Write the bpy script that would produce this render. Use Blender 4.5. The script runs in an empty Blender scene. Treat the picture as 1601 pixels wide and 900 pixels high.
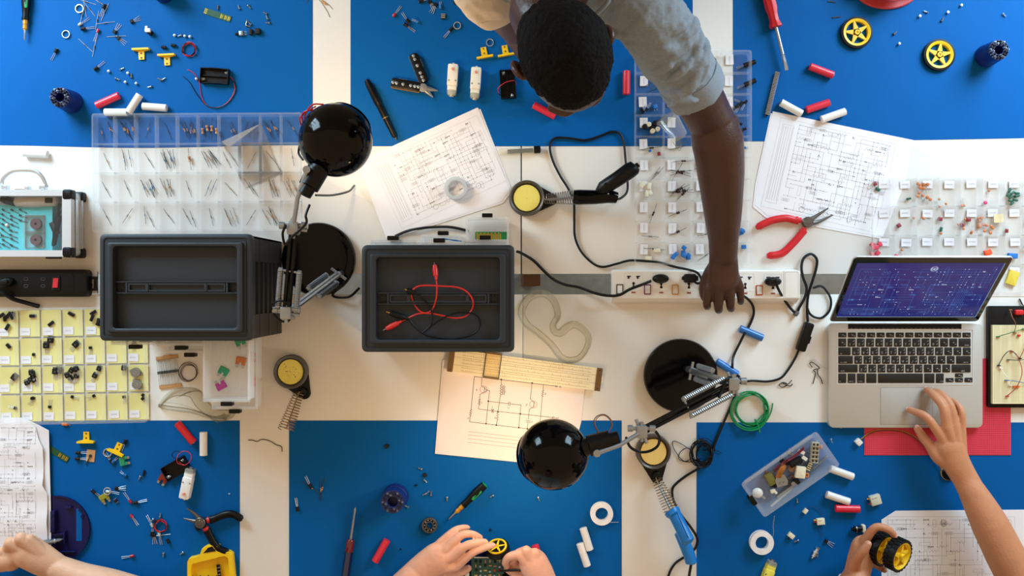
import bpy, bmesh, math, random
from math import pi, sin, cos, radians as R
from mathutils import Vector, Matrix, Euler

SC = bpy.context.scene
COL = SC.collection
S = 0.0015          # metres per photo pixel on the table top
D = 2.3             # camera height above the table tops
TZ = 0.75           # height of the table tops

# ------------------------------------------------------------------ camera
cam_d = bpy.data.cameras.new('camera')
cam_d.sensor_width = 36.0
cam_d.lens = 36.0 * D / (1601 * S)
cam_d.clip_start = 0.05
cam = bpy.data.objects.new('camera', cam_d)
cam.location = (0, 0, TZ + D)
COL.objects.link(cam)
SC.camera = cam

# ------------------------------------------------------------------ light
SC.view_settings.view_transform = 'Standard'
SC.view_settings.look = 'None'
SC.view_settings.gamma = 1
SC.view_settings.use_curve_mapping = False
SC.view_settings.exposure = 0.24
WORLD_COL = (1.0, 0.69, 0.40)
WORLD_STR = 0.57
WIN_W = 64.0
WIN_COL = (0.58, 0.83, 1.0)
BULB_W = 2.0
wd = bpy.data.worlds.new('room_light')
SC.world = wd
wd.use_nodes = True
wd.node_tree.nodes['Background'].inputs[0].default_value = (*WORLD_COL, 1)
wd.node_tree.nodes['Background'].inputs[1].default_value = WORLD_STR


def area(name, loc, target, sx, sy, watts, col):
    l = bpy.data.lights.new(name, 'AREA')
    l.shape = 'RECTANGLE'
    l.size, l.size_y, l.energy, l.color = sx, sy, watts, col
    o = bpy.data.objects.new(name, l)
    o.location = loc
    d = Vector(target) - Vector(loc)
    o.rotation_euler = d.to_track_quat('-Z', 'Y').to_euler()
    COL.objects.link(o)
    return o


WINX, WINY, WINZ = 1.75, 1.28, 1.62
for sx_ in (-1, 1):
    area('window_daylight', (sx_ * WINX, WINY + .06, WINZ), (sx_ * WINX, 0, WINZ - 0.9), 1.0, 1.1, WIN_W, WIN_COL)


# ------------------------------------------------------------------ helpers
def K(h): return S * (1 - h / D)


def W(px, py, h=0.0):
    return Vector(((px - 800.5) * K(h), (450 - py) * K(h), TZ + h))


def lin(c):
    return tuple(((v / 255) / 12.92) if v / 255 <= .04045 else (((v / 255) + .055) / 1.055) ** 2.4 for v in c)


MATS = {}


def M(name, rgb=(200, 200, 200), rough=.5, metal=0., spec=.5, coat=0., var=.12, vs=60., bump=0., bs=300., emit=0., sss=0., stretch=None):
    if name in MATS: return MATS[name]
    m = bpy.data.materials.new(name)
    m.use_nodes = True
    n, l = m.node_tree.nodes, m.node_tree.links
    b = n['Principled BSDF']
    c = lin(rgb)
    b.inputs['Roughness'].default_value = rough
    b.inputs['Metallic'].default_value = metal
    b.inputs['Specular IOR Level'].default_value = spec
    b.inputs['Coat Weight'].default_value = coat
    if coat: b.inputs['Coat Roughness'].default_value = .04
    if sss:
        b.inputs['Subsurface Weight'].default_value = sss
        b.inputs['Subsurface Scale'].default_value = .006
        b.inputs['Subsurface Radius'].default_value = (1., .4, .2)
    tc = n.new('ShaderNodeTexCoord')
    src = tc.outputs['Object']
    if stretch:
        mp = n.new('ShaderNodeMapping')
        mp.inputs['Scale'].default_value = stretch
        l.new(src, mp.inputs['Vector']); src = mp.outputs[0]
    nz = n.new('ShaderNodeTexNoise')
    nz.inputs['Scale'].default_value = vs
    nz.inputs['Detail'].default_value = 4
    l.new(src, nz.inputs['Vector'])
    mx = n.new('ShaderNodeMix'); mx.data_type = 'RGBA'
    mx.inputs['A'].default_value = (*[max(0, v * (1 - var)) for v in c], 1)
    mx.inputs['B'].default_value = (*[min(1, v * (1 + var)) for v in c], 1)
    l.new(nz.outputs['Fac'], mx.inputs['Factor'])
    l.new(mx.outputs['Result'], b.inputs['Base Color'])
    if emit:
        b.inputs['Emission Color'].default_value = (*c, 1)
        b.inputs['Emission Strength'].default_value = emit
    if bump:
        n2 = n.new('ShaderNodeTexNoise')
        n2.inputs['Scale'].default_value = bs
        n2.inputs['Detail'].default_value = 3
        l.new(src, n2.inputs['Vector'])
        bp = n.new('ShaderNodeBump')
        bp.inputs['Strength'].default_value = bump
        bp.inputs['Distance'].default_value = .002
        l.new(n2.outputs['Fac'], bp.inputs['Height'])
        l.new(bp.outputs[0], b.inputs['Normal'])
    MATS[name] = m
    return m


def MC(name, tint=(255, 255, 255), clear=.9, milk=(255, 255, 255), rough=.08, gloss=.1):
    """clear or frosted plastic: part see-through, part milky, with a gloss"""
    if name in MATS: return MATS[name]
    m = bpy.data.materials.new(name)
    m.use_nodes = True
    n, l = m.node_tree.nodes, m.node_tree.links
    n.remove(n['Principled BSDF'])
    out = n['Material Output']
    tr = n.new('ShaderNodeBsdfTransparent'); tr.inputs[0].default_value = (*lin(tint), 1)
    nz = n.new('ShaderNodeTexNoise'); nz.inputs['Scale'].default_value = 40
    di = n.new('ShaderNodeBsdfDiffuse'); di.inputs[0].default_value = (*lin(milk), 1)
    tl = n.new('ShaderNodeBsdfTranslucent'); tl.inputs[0].default_value = (*lin(milk), 1)
    md = n.new('ShaderNodeMixShader'); md.inputs[0].default_value = .4
    l.new(di.outputs[0], md.inputs[1]); l.new(tl.outputs[0], md.inputs[2])
    mr = n.new('ShaderNodeMapRange')
    mr.inputs['To Min'].default_value = max(0, 1 - clear - .03); mr.inputs['To Max'].default_value = min(1, 1 - clear + .03)
    l.new(nz.outputs['Fac'], mr.inputs['Value'])
    m1 = n.new('ShaderNodeMixShader')
    l.new(mr.outputs[0], m1.inputs[0]); l.new(tr.outputs[0], m1.inputs[1]); l.new(md.outputs[0], m1.inputs[2])
    gl = n.new('ShaderNodeBsdfGlossy'); gl.inputs['Roughness'].default_value = rough
    fr = n.new('ShaderNodeFresnel'); fr.inputs[0].default_value = 1.35
    lw = n.new('ShaderNodeMath'); lw.operation = 'MINIMUM'; lw.inputs[1].default_value = gloss
    l.new(fr.outputs[0], lw.inputs[0])
    m2 = n.new('ShaderNodeMixShader')
    l.new(lw.outputs[0], m2.inputs[0]); l.new(m1.outputs[0], m2.inputs[1]); l.new(gl.outputs[0], m2.inputs[2])
    l.new(m2.outputs[0], out.inputs[0])
    MATS[name] = m
    return m


def cr(pts, n=6, closed=False):
    """smooth curve through the points"""
    P = [Vector(p) for p in pts]
    out = []
    L = len(P)
    for i in range(L if closed else L - 1):
        p1, p2 = P[i], P[(i + 1) % L]
        p0 = P[i - 1] if (closed or i > 0) else p1 * 2 - p2
        p3 = P[(i + 2) % L] if (closed or i + 2 < L) else p2 * 2 - p1
        for k in range(n):
            t = k / n
            out.append(.5 * ((2 * p1) + (p2 - p0) * t + (2 * p0 - 5 * p1 + 4 * p2 - p3) * t * t + (3 * p1 - p0 - 3 * p2 + p3) * t ** 3))
    if not closed: out.append(P[-1])
    return out


def rrect(cx, cy, w, d, r, n=4):
    r = min(r, w / 2 - 1e-6, d / 2 - 1e-6)
    pts = []
    for (sx, sy, a0) in ((1, 1, 0), (-1, 1, 90), (-1, -1, 180), (1, -1, 270)):
        for k in range(n + 1):
            a = R(a0 + 90 * k / n)
            pts.append((cx + sx * (w / 2 - r) + r * cos(a), cy + sy * (d / 2 - r) + r * sin(a)))
    return pts


def circ(cx, cy, r, n=24, a0=0):
    return [(cx + r * cos(a0 + 2 * pi * k / n), cy + r * sin(a0 + 2 * pi * k / n)) for k in range(n)]


class MB:
    def __init__(s):
        s.v, s.f, s.m, s.M, s.k = [], [], [], Matrix(), 0

    def mat(s, k): s.k = k; return s

    def at(s, x=0, y=0, z=0, rz=0, rx=0, ry=0):
        s.M = Matrix.Translation((x, y, z)) @ Euler((rx, ry, rz)).to_matrix().to_4x4(); return s

    def add(s, vs, fs):
        b = len(s.v)
        s.v += [tuple(s.M @ Vector(v)) for v in vs]
        s.f += [tuple(b + i for i in f) for f in fs]
        s.m += [s.k] * len(fs)
        return s

    def loft(s, loops, cap0=True, cap1=True, closed=False):
        n, L = len(loops[0]), len(loops)
        vs = [p for l in loops for p in l]
        fs = []
        for i in range(L if closed else L - 1):
            a, b = i * n, ((i + 1) % L) * n
            for j in range(n):
                k = (j + 1) % n
                fs.append((a + j, a + k, b + k, b + j))
        if not closed:
            if cap0: fs.append(tuple(range(n))[::-1])
            if cap1: fs.append(tuple((L - 1) * n + j for j in range(n)))
        return s.add(vs, fs)

    def box(s, x0, x1, y0, y1, z0, z1):
        q = [(x0, y0), (x1, y0), (x1, y1), (x0, y1)]
        return s.loft([[(x, y, z0) for x, y in q], [(x, y, z1) for x, y in q]])

    def prism(s, poly, z0, z1, bev=0.):
        if bev:
            cx = sum(p[0] for p in poly) / len(poly); cy = sum(p[1] for p in poly) / len(poly)
            mx = max(max(abs(p[0] - cx), abs(p[1] - cy)) for p in poly)
            k = 1 - bev / mx
            inn = [(cx + (x - cx) * k, cy + (y - cy) * k) for x, y in poly]
            return s.loft([[(x, y, z0) for x, y in poly], [(x, y, z1 - bev) for x, y in poly], [(x, y, z1) for x, y in inn]])
        return s.loft([[(x, y, z0) for x, y in poly], [(x, y, z1) for x, y in poly]])

    def rbox(s, cx, cy, w, d, z0, z1, r=.003, b=.001, n=4, bb=0.):
        lo = []
        if bb: lo.append([(x, y, z0) for x, y in rrect(cx, cy, w - 2 * bb, d - 2 * bb, max(r - bb, 1e-5), n)])
        lo.append([(x, y, z0 + bb) for x, y in rrect(cx, cy, w, d, r, n)])
        lo.append([(x, y, z1 - b) for x, y in rrect(cx, cy, w, d, r, n)])
        if b:
            lo.append([(x, y, z1 - .3 * b) for x, y in rrect(cx, cy, w - .6 * b, d - .6 * b, max(r - .3 * b, 1e-5), n)])
            lo.append([(x, y, z1) for x, y in rrect(cx, cy, w - 2 * b, d - 2 * b, max(r - b, 1e-5), n)])
        return s.loft(lo)

    def ring(s, outer, inner, z0, z1):
        return s.loft([[(x, y, z0) for x, y in outer], [(x, y, z1) for x, y in outer],
                       [(x, y, z1) for x, y in inner], [(x, y, z0) for x, y in inner]], closed=True)

    def lathe(s, prof, n=24, cap0=True, cap1=True, closed=False, sx=1, sy=1):
        return s.loft([[(r * sx * cos(2 * pi * k / n), r * sy * sin(2 * pi * k / n), z) for k in range(n)] for r, z in prof], cap0, cap1, closed)

    def tube(s, pts, r, n=6, closed=False, flat=1.):
        P = [Vector(p) for p in pts]
        L = len(P)
        rs = r if isinstance(r, (list, tuple)) else [r] * L
        loops, up = [], None
        for i in range(L):
            a = P[i - 1] if (closed or i > 0) else P[i]
            b = P[(i + 1) % L] if (closed or i + 1 < L) else P[i]
            t = (b - a)
            if t.length < 1e-9: t = Vector((1, 0, 0))
            t.normalize()
            if up is None: up = Vector((0, 0, 1)) if abs(t.z) < .9 else Vector((1, 0, 0))
            x = up.cross(t)
            if x.length < 1e-6: x = Vector((1, 0, 0)).cross(t)
            x.normalize()
            up = t.cross(x)
            up.normalize()
            loops.append([P[i] + (x * cos(2 * pi * k / n) + up * sin(2 * pi * k / n) * flat) * rs[i] for k in range(n)])
        return s.loft(loops, closed=closed)

    def cyl(s, p0, p1, r0, r1=None, n=12):
        return s.tube([p0, p1], [r0, r0 if r1 is None else r1], n)

    def ball(s, c, r, n=12, m=7, sc=(1, 1, 1)):
        lo = []
        for i in range(m + 1):
            a = -pi / 2 + pi * i / m
            a = max(-pi / 2 + .08, min(pi / 2 - .08, a))
            lo.append([(c[0] + r * sc[0] * cos(a) * cos(2 * pi * k / n), c[1] + r * sc[1] * cos(a) * sin(2 * pi * k / n), c[2] + r * sc[2] * sin(a)) for k in range(n)])
        return s.loft(lo)

    def line(s, p, q, w, z):
        p, q = Vector(p[:2]), Vector(q[:2])
        d = q - p
        if d.length < 1e-9: return s
        d.normalize()
        nn = Vector((-d.y, d.x)) * w / 2
        e = d * w / 2
        p, q = p - e, q + e
        return s.add([(p.x - nn.x, p.y - nn.y, z), (q.x - nn.x, q.y - nn.y, z), (q.x + nn.x, q.y + nn.y, z), (p.x + nn.x, p.y + nn.y, z)], [(0, 1, 2, 3)])

    def pline(s, pts, w, z):
        for a, b in zip(pts, pts[1:]): s.line(a, b, w, z)
        return s

    def disc(s, c, r, z, n=8):
        return s.add([(x, y, z) for x, y in circ(c[0], c[1], r, n)], [tuple(range(n))])

    def text(s, txt, x, y, size, w, z, adv=.8):
        for ch in txt:
            for st in GLYPH.get(ch, ()):
                s.pline([(x + a * size / 6, y + b * size / 6) for a, b in st], w, z)
            x += size * adv
        return s

    def mesh(s, name, mats, ang=38):
        me = bpy.data.meshes.new(name)
        me.from_pydata(s.v, [], s.f)
        for m in (mats if isinstance(mats, (list, tuple)) else [mats]): me.materials.append(m)
        me.polygons.foreach_set('material_index', s.m)
        me.polygons.foreach_set('use_smooth', [True] * len(s.f))
        me.update()
        me.set_sharp_from_angle(angle=R(ang))
        return me


def _g(t): return [[(int(p[0]), int(p[1])) for p in st.split()] for st in t.split(',')]


GLYPH = {k: _g(v) for k, v in {
    'A': '00 26 40,12 32', 'B': '00 06 36 44 33 03,33 41 30 00', 'C': '45 36 16 05 01 10 30 41', 'D': '00 06 26 44 42 20 00', 'E': '46 06 00 40,03 33',
    'F': '46 06 00,03 33', 'G': '45 36 16 05 01 10 30 41 43 23', 'H': '00 06,40 46,03 43', 'I': '20 26', 'J': '46 41 30 10 01', 'K': '00 06,46 03 40',
    'L': '06 00 40', 'M': '00 06 23 46 40', 'N': '00 06 40 46', 'O': '01 05 16 36 45 41 30 10 01', 'P': '00 06 36 45 44 33 03', 'Q': '01 05 16 36 45 41 30 10 01,22 40',
    'R': '00 06 36 45 44 33 03,23 40', 'S': '45 36 16 05 14 33 41 30 10 01', 'T': '06 46,26 20', 'U': '06 01 10 30 41 46', 'V': '06 20 46', 'W': '06 10 23 30 46',
    'X': '00 46,06 40', 'Y': '06 23 46,23 20', 'Z': '06 46 00 40', '0': '01 05 16 36 45 41 30 10 01,12 34', '1': '14 26 20,10 30', '2': '05 16 36 45 00 40',
    '3': '06 46 23 42 41 30 10 01', '4': '30 36 02 42', '5': '46 06 03 33 42 41 30 00', '6': '36 05 01 10 30 41 43 03', '7': '06 46 10', '8': '13 05 16 36 45 33 13 01 10 30 41 33',
    '9': '10 41 45 36 16 05 04 13 43', '-': '13 33', '.': '20 21', '+': '13 33,22 24', 'O_': '00', '/': '00 46', '=': '12 32,14 34',
    'a': '03 33 30 10 01 32', 'b': '06 00 30 32 03', 'c': '33 03 00 30', 'd': '36 30 00 03 33', 'e': '02 32 33 03 00 30', 'f': '36 16 10,03 23', 'h': '06 00,03 33 30',
    'i': '13 10', 'k': '06 00,33 01 30', 'l': '16 10', 'm': '00 03 43 40,23 20', 'n': '00 03 33 30', 'o': '00 03 33 30 00', 'p': '0- 0-'.replace('-', '0'), 'r': '00 03 33', 's': '33 03 02 32 30 00', 't': '16 10 30,03 23',
}.items()}


def obj(name, data, parent=None, loc=None, rot=None):
    o = bpy.data.objects.new(name, data)
    COL.objects.link(o)
    if parent: o.parent = parent
    if loc is not None: o.location = loc
    if rot is not None: o.rotation_euler = rot
    return o


def tag(o, label, cat, group=None):
    o['label'] = label; o['category'] = cat
    if group: o['group'] = group
    return o


def solo(name, label, cat, mb, mats, px, py, h=0., rz=0., group=None, rot=None):
    """a thing that is one mesh; mb in local metres"""
    me = mb if isinstance(mb, bpy.types.Mesh) else mb.mesh(name, mats)
    o = obj(name, me, None, W(px, py, h), rot or (0, 0, rz))
    return tag(o, label, cat, group)


class Thing:
    def __init__(s, name, label, cat, px, py, h=0., rz=0., group=None, rot=None):
        s.o = obj(name, None, None, W(px, py, h), rot or (0, 0, rz))
        s.o.empty_display_size = .01
        s.org = W(px, py, h)
        s.inv = Euler(rot or (0, 0, rz)).to_matrix().transposed()
        tag(s.o, label, cat, group)

    def p(s, px, py, h=0.): return s.inv @ (W(px, py, h) - s.org)

    def part(s, name, mb, mats, parent=None, label=None, ang=38, loc=None, rot=None):
        me = mb if isinstance(mb, bpy.types.Mesh) else mb.mesh(name, mats, ang)
        o = obj(name, me, parent or s.o, loc, rot)
        if label: o['label'] = label
        return o


def copy_tree(o, parent=None):
    c = o.copy(); COL.objects.link(c)
    if parent: c.parent = parent
    for ch in list(o.children): copy_tree(ch, c)
    return c


def struct(name, mb, mats, loc=(0, 0, 0)):
    o = obj(name, mb.mesh(name, mats), None, loc)
    o['kind'] = 'structure'
    return o


def seg(a, b, h=0.):
    """centre pixel, angle and length in metres between two photo points"""
    pa, pb = W(a[0], a[1], h), W(b[0], b[1], h)
    d = pb - pa
    return (a[0] + b[0]) / 2, (a[1] + b[1]) / 2, math.atan2(d.y, d.x), d.length


ORD = ['first', 'second', 'third', 'fourth', 'fifth', 'sixth', 'seventh', 'eighth', 'ninth', 'tenth', 'eleventh']

# ------------------------------------------------------------------ materials
m_white = M('white_laminate', (232, 229, 224), .35, var=.03, vs=3)
m_ply = M('table_edge_wood', (196, 160, 112), .6, var=.15, vs=40)
m_steel = M('painted_steel_leg', (60, 60, 62), .4, .6)
m_brown = M('brown_wood', (120, 84, 58), .6, var=.25, vs=30)
m_conc = M('concrete', (205, 208, 204), .9, var=.25, vs=45, bump=.3, bs=60)
m_blue = M('blue_paper', (0, 90, 162), .6, spec=.1, var=.05, vs=8, bump=.06, bs=900)
m_wall = M('wall_paint', (190, 180, 165), .8)
m_black = M('black_plastic', (7, 7, 8), .38, spec=.25)
m_blackg = M('black_gloss', (2, 2, 3), .10, spec=.2)
m_blackm = M('black_matte', (14, 14, 16), .6, spec=.3)
m_rub = M('black_rubber', (7, 7, 8), .5, spec=.3, var=.2)
m_dark = M('dark_grey_plastic', (32, 42, 51), .5, var=.1, vs=250, bump=.25, bs=900)
m_darkb = M('grey_side_plastic', (36, 36, 37), .6, var=.15, vs=120)
m_chrome = M('chrome', (214, 222, 230), .2, .75)
m_alu = M('brushed_aluminium', (214, 217, 221), .36, .4, var=.04, vs=400)
m_silver = M('dull_silver', (158, 166, 174), .35, .9)
m_lead = M('tinned_wire', (205, 206, 210), .35, .4)
m_leadd = M('dull_wire', (92, 88, 84), .4, .7)
m_brass = M('brass', (190, 150, 80), .3, .9)
m_red = M('red_plastic', (205, 28, 38), .4)
m_redw = M('red_wire', (196, 26, 32), .4)
m_pink = M('red_battery_sleeve', (222, 42, 66), .35, coat=.2, var=.05)
m_wbat = M('white_battery_sleeve', (236, 234, 230), .35, coat=.2, var=.03)
m_bbat = M('blue_battery_sleeve', (0, 104, 186), .35, coat=.2, var=.05)
m_yel = M('yellow_plastic', (246, 200, 22), .4, var=.05)
m_green = M('green_plastic', (0, 140, 70), .4)
m_pcb = M('green_circuit_board', (8, 76, 44), .4, var=.15, vs=200)
m_navy = M('navy_plastic', (16, 36, 110), .38, var=.08)
m_navyd = M('deep_navy_plastic', (15, 15, 70), .4, spec=.3)
m_paper = M('paper', (238, 236, 240), .8, var=.02, vs=10)
m_ink = M('printed_ink', (150, 146, 152), .8)
m_inkl = M('pale_printed_ink', (186, 182, 188), .8)
m_inkb = M('black_ink', (20, 18, 24), .8)
m_tan = M('tan_resistor', (206, 158, 108), .45)
m_bres = M('blue_resistor', (70, 130, 175), .45)
m_dres = M('dark_resistor', (70, 56, 44), .5)
m_clear = MC('clear_plastic', (255, 255, 255), .985, gloss=.012)
m_clearw = MC('clear_plastic_wall', (255, 255, 255), .90, gloss=.03)
m_lens = MC('clear_goggle_plastic', (255, 254, 248), .95, milk=(255, 250, 240), rough=.03, gloss=.09)
m_frost = MC('frosted_plastic', (255, 255, 255), .62, (250, 252, 253), .3, gloss=.06)
m_yliner = M('pale_yellow_card', (232, 224, 150), .8, var=.03)
m_sponge = M('yellow_sponge', (246, 228, 116), .95, var=.12, vs=500, bump=.5, bs=700)
m_spongeo = M('amber_sponge', (248, 212, 126), .95, var=.12, vs=500, bump=.5, bs=700)
m_iron = M('cast_iron_grey', (92, 88, 84), .4, .6, var=.15, vs=200)
m_ironm = M('matte_grey_rim', (88, 90, 92), .6)
m_spring = M('bronze_spring', (150, 126, 96), .3, .9)
m_springs = M('steel_spring', (150, 140, 132), .3, .9)
m_card = M('brown_card', (200, 150, 98), .8)
m_key = M('black_key', (10, 10, 11), .45)
m_keyl = M('key_legend', (190, 192, 196), .6)
m_gold = M('gold_contact', (200, 168, 70), .3, .8)
m_cream = M('cream_plastic', (230, 222, 196), .5)
m_orange = M('orange_plastic', (224, 112, 40), .5)
m_capg = M('green_capacitor', (20, 92, 66), .4)
m_capo = M('orange_disc', (200, 120, 70), .5)
m_capr = M('red_film_capacitor', (214, 60, 84), .4)
m_capm = M('maroon_capacitor', (138, 36, 48), .4)
m_capb = M('bright_blue_plastic', (20, 110, 190), .4)
m_tint = M('teal_foam', (84, 190, 196), .9, var=.08, vs=200)
m_iblue = M('blue_iron_handle', (0, 120, 200), .4, var=.05)
m_gcopper = M('green_wire', (0, 140, 78), .4)
m_gap = M('gap_shade', (12, 12, 12), .9)

# ------------------------------------------------------------------ the room
mb = MB(); mb.box(-4, 4, -3, 3, -.1, 0)
struct('floor', mb, m_conc)
wy0, wy1 = WINY, WINY + .18
w2, hh = .53, .58
mb = MB()
z0, z1 = WINZ - hh, WINZ + hh
mb.box(-4, 4, wy0, wy1, 0, z0); mb.box(-4, 4, wy0, wy1, z1, 3.4)
for a, b in ((-4, -WINX - w2), (-WINX + w2, WINX - w2), (WINX + w2, 4)): mb.box(a, b, wy0, wy1, z0, z1)
struct('wall_back', mb, m_wall)
m_frame = M('window_frame_paint', (225, 225, 222), .5)
for i, sx_ in enumerate((-1, 1)):
    mb = MB()
    cx = sx_ * WINX
    mb.box(cx - w2, cx - w2 + .04, wy0, wy0 + .05, z0, z1); mb.box(cx + w2 - .04, cx + w2, wy0, wy0 + .05, z0, z1)
    mb.box(cx - w2, cx + w2, wy0, wy0 + .05, z0, z0 + .04); mb.box(cx - w2, cx + w2, wy0, wy0 + .05, z1 - .04, z1)
    for k in (1, 2): mb.box(cx - w2 + k * .353 - .012, cx - w2 + k * .353 + .012, wy0, wy0 + .04, z0, z1)
    for k in (1, 2): mb.box(cx - w2, cx + w2, wy0, wy0 + .04, z0 + k * .387 - .012, z0 + k * .387 + .012)
    struct('window_%d' % (i + 1), mb, m_frame)


def table(label, x0, x1, y0, y1, extra=None):
    t = obj('worktable', None, None, ((x0 + x1) / 2, (y0 + y1) / 2, 0))
    tag(t, label, 'table', 'white worktables pushed together')
    w, d = x1 - x0, y1 - y0
    mb = MB(); mb.rbox(0, 0, w, d, TZ - .025, TZ, .002, .0008)
    obj('tabletop', mb.mesh('tabletop', m_white), t)
    for sy in (-1, 1):
        mb = MB(); mb.box(-w / 2 + .06, w / 2 - .06, sy * (d / 2 - .075) - .015, sy * (d / 2 - .075) + .015, TZ - .085, TZ - .0252)
        obj('apron', mb.mesh('apron', m_steel), t)
    for sx in (-1, 1):
        for sy in (-1, 1):
            mb = MB(); cx, cy = sx * (w / 2 - .04), sy * (d / 2 - .1)
            mb.rbox(cx, cy, .04, .04, 0, TZ - .0252, .004, 0)
            obj('leg', mb.mesh('leg', m_steel), t)
    return t


GT, GB = (450 - 428) * S, (450 - 460) * S
SEAM = (815 - 800.5) * S
table('white worktable along the upper edge, left of the dark seam', -1.45, SEAM - .0014, GT, .74)
table('white worktable along the upper edge, right of the dark seam', SEAM + .0014, 1.6, GT, .74)
table('white worktable along the lower edge, left of the thin seam', -1.45, SEAM + .0035, -.74, GB)
tb = table('white worktable along the lower edge, right of the thin seam', SEAM + .0045, 1.6, -.74, GB)
mb = MB(); mb.box(SEAM - .0013, SEAM + .0013, GT + .001, .739, TZ - .004, TZ - .0012)  # dark strip set in the open seam to paint the shade there
struct('seam_shade_1', mb, m_gap)
mb = MB(); mb.box(SEAM + .0036, SEAM + .0044, -.739, GB - .001, TZ - .004, TZ - .0012)  # same painted shade for the thinner lower seam
struct('seam_shade_2', mb, m_gap)
mb = MB()
mb.box(.028, .068, .005, .045, 0, .70)
stool = tag(obj('wooden_post', mb.mesh('wooden_post', m_brown)), 'brown wooden post glimpsed below the gap between the tables', 'post')


def sheet(label, x0, x1, y0, y1, curl=None):
    """thin paper mat; y are photo rows; the inner edge may lift a little"""
    mb = MB()
    nx = 40
    a, b = W(x0, y0), W(x1, y1)
    xs = [a.x + (b.x - a.x) * i / nx for i in range(nx + 1)]
    ya, yb = sorted((a.y, b.y))
    cy = (ya + yb) / 2
    cx = (a.x + b.x) / 2

    def row(y, amp, z):
        return [(x - cx, y + (amp(x) if amp else 0) - cy, z) for x in xs]
    lo = row(ya, curl if curl else None, .0) , row(yb, None, .0)
    vs, fs = [], []
    for z in (.0002, .0008):
        vs += [(x, y, z) for x, y, _ in lo[0]] + [(x, y, z) for x, y, _ in lo[1]]
    n = nx + 1
    for i in range(nx):
        fs.append((2 * n + i, 2 * n + i + 1, 3 * n + i + 1, 3 * n + i))
        fs.append((i + 1, i, n + i, n + i + 1))
        fs.append((i, i + 1, 2 * n + i + 1, 2 * n + i))
        fs.append((n + i + 1, n + i, 3 * n + i, 3 * n + i + 1))
    fs.append((0, 2 * n, 3 * n, n)); fs.append((n - 1, 2 * n - 1, 4 * n - 1, 3 * n - 1))
    mb.add(vs, fs)
    o = obj('table_mat', mb.mesh('table_mat', m_blue), None, (cx, cy, TZ))
    tag(o, label, 'mat', 'blue paper mats')


sheet('blue paper mat in the upper left corner of the tables', -140, 489, -36, 229, lambda x: .003 * sin(x * 9))
sheet('blue paper mat at the upper middle, under the leaning man', 548, 1083, -36, 228.5)
sheet('blue paper mat in the upper right corner, under the yellow spoked wheels', 1146, 1730, -36, 221, lambda x: .008 * (x - .5) ** 2 * 2)
sheet('blue paper mat in the lower left corner, beside the yellow bit case', -140, 375, 657, 938)
sheet('blue paper mat at the lower middle, under the hands on the robot', 452, 972, 657, 938)
sheet('blue paper mat in the lower right corner, below the laptop', 1089, 1730, 660, 938)
# ------------------------------------------------------------------ drawer cabinets
CW, CD, CH = .317, .222, .27


def drawer_mb(w, d, h):
    """open tray, front face at y = 0, running back to +y"""
    mb = MB()
    t = .0016
    mb.box(-w / 2, w / 2, 0, d, 0, t)
    for x in (-w / 2, w / 2 - t): mb.box(x, x + t, 0, d, t, h)
    mb.box(-w / 2 + t, w / 2 - t, 0, t, t, h); mb.box(-w / 2 + t, w / 2 - t, d - t, d, t, h)
    mb.box(-w / 2 - .002, w / 2 + .002, -.004, 0, h - .008, h + .001)
    for x in (-w / 2 - .003, w / 2): mb.box(x, x + .003, 0, d, h - .003, h + .001)
    for k in (1, 2): mb.box(-w / 2 + w * k / 3 - .0006, -w / 2 + w * k / 3 + .0006, t, d - t, t, t + .0016)
    return mb


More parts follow.
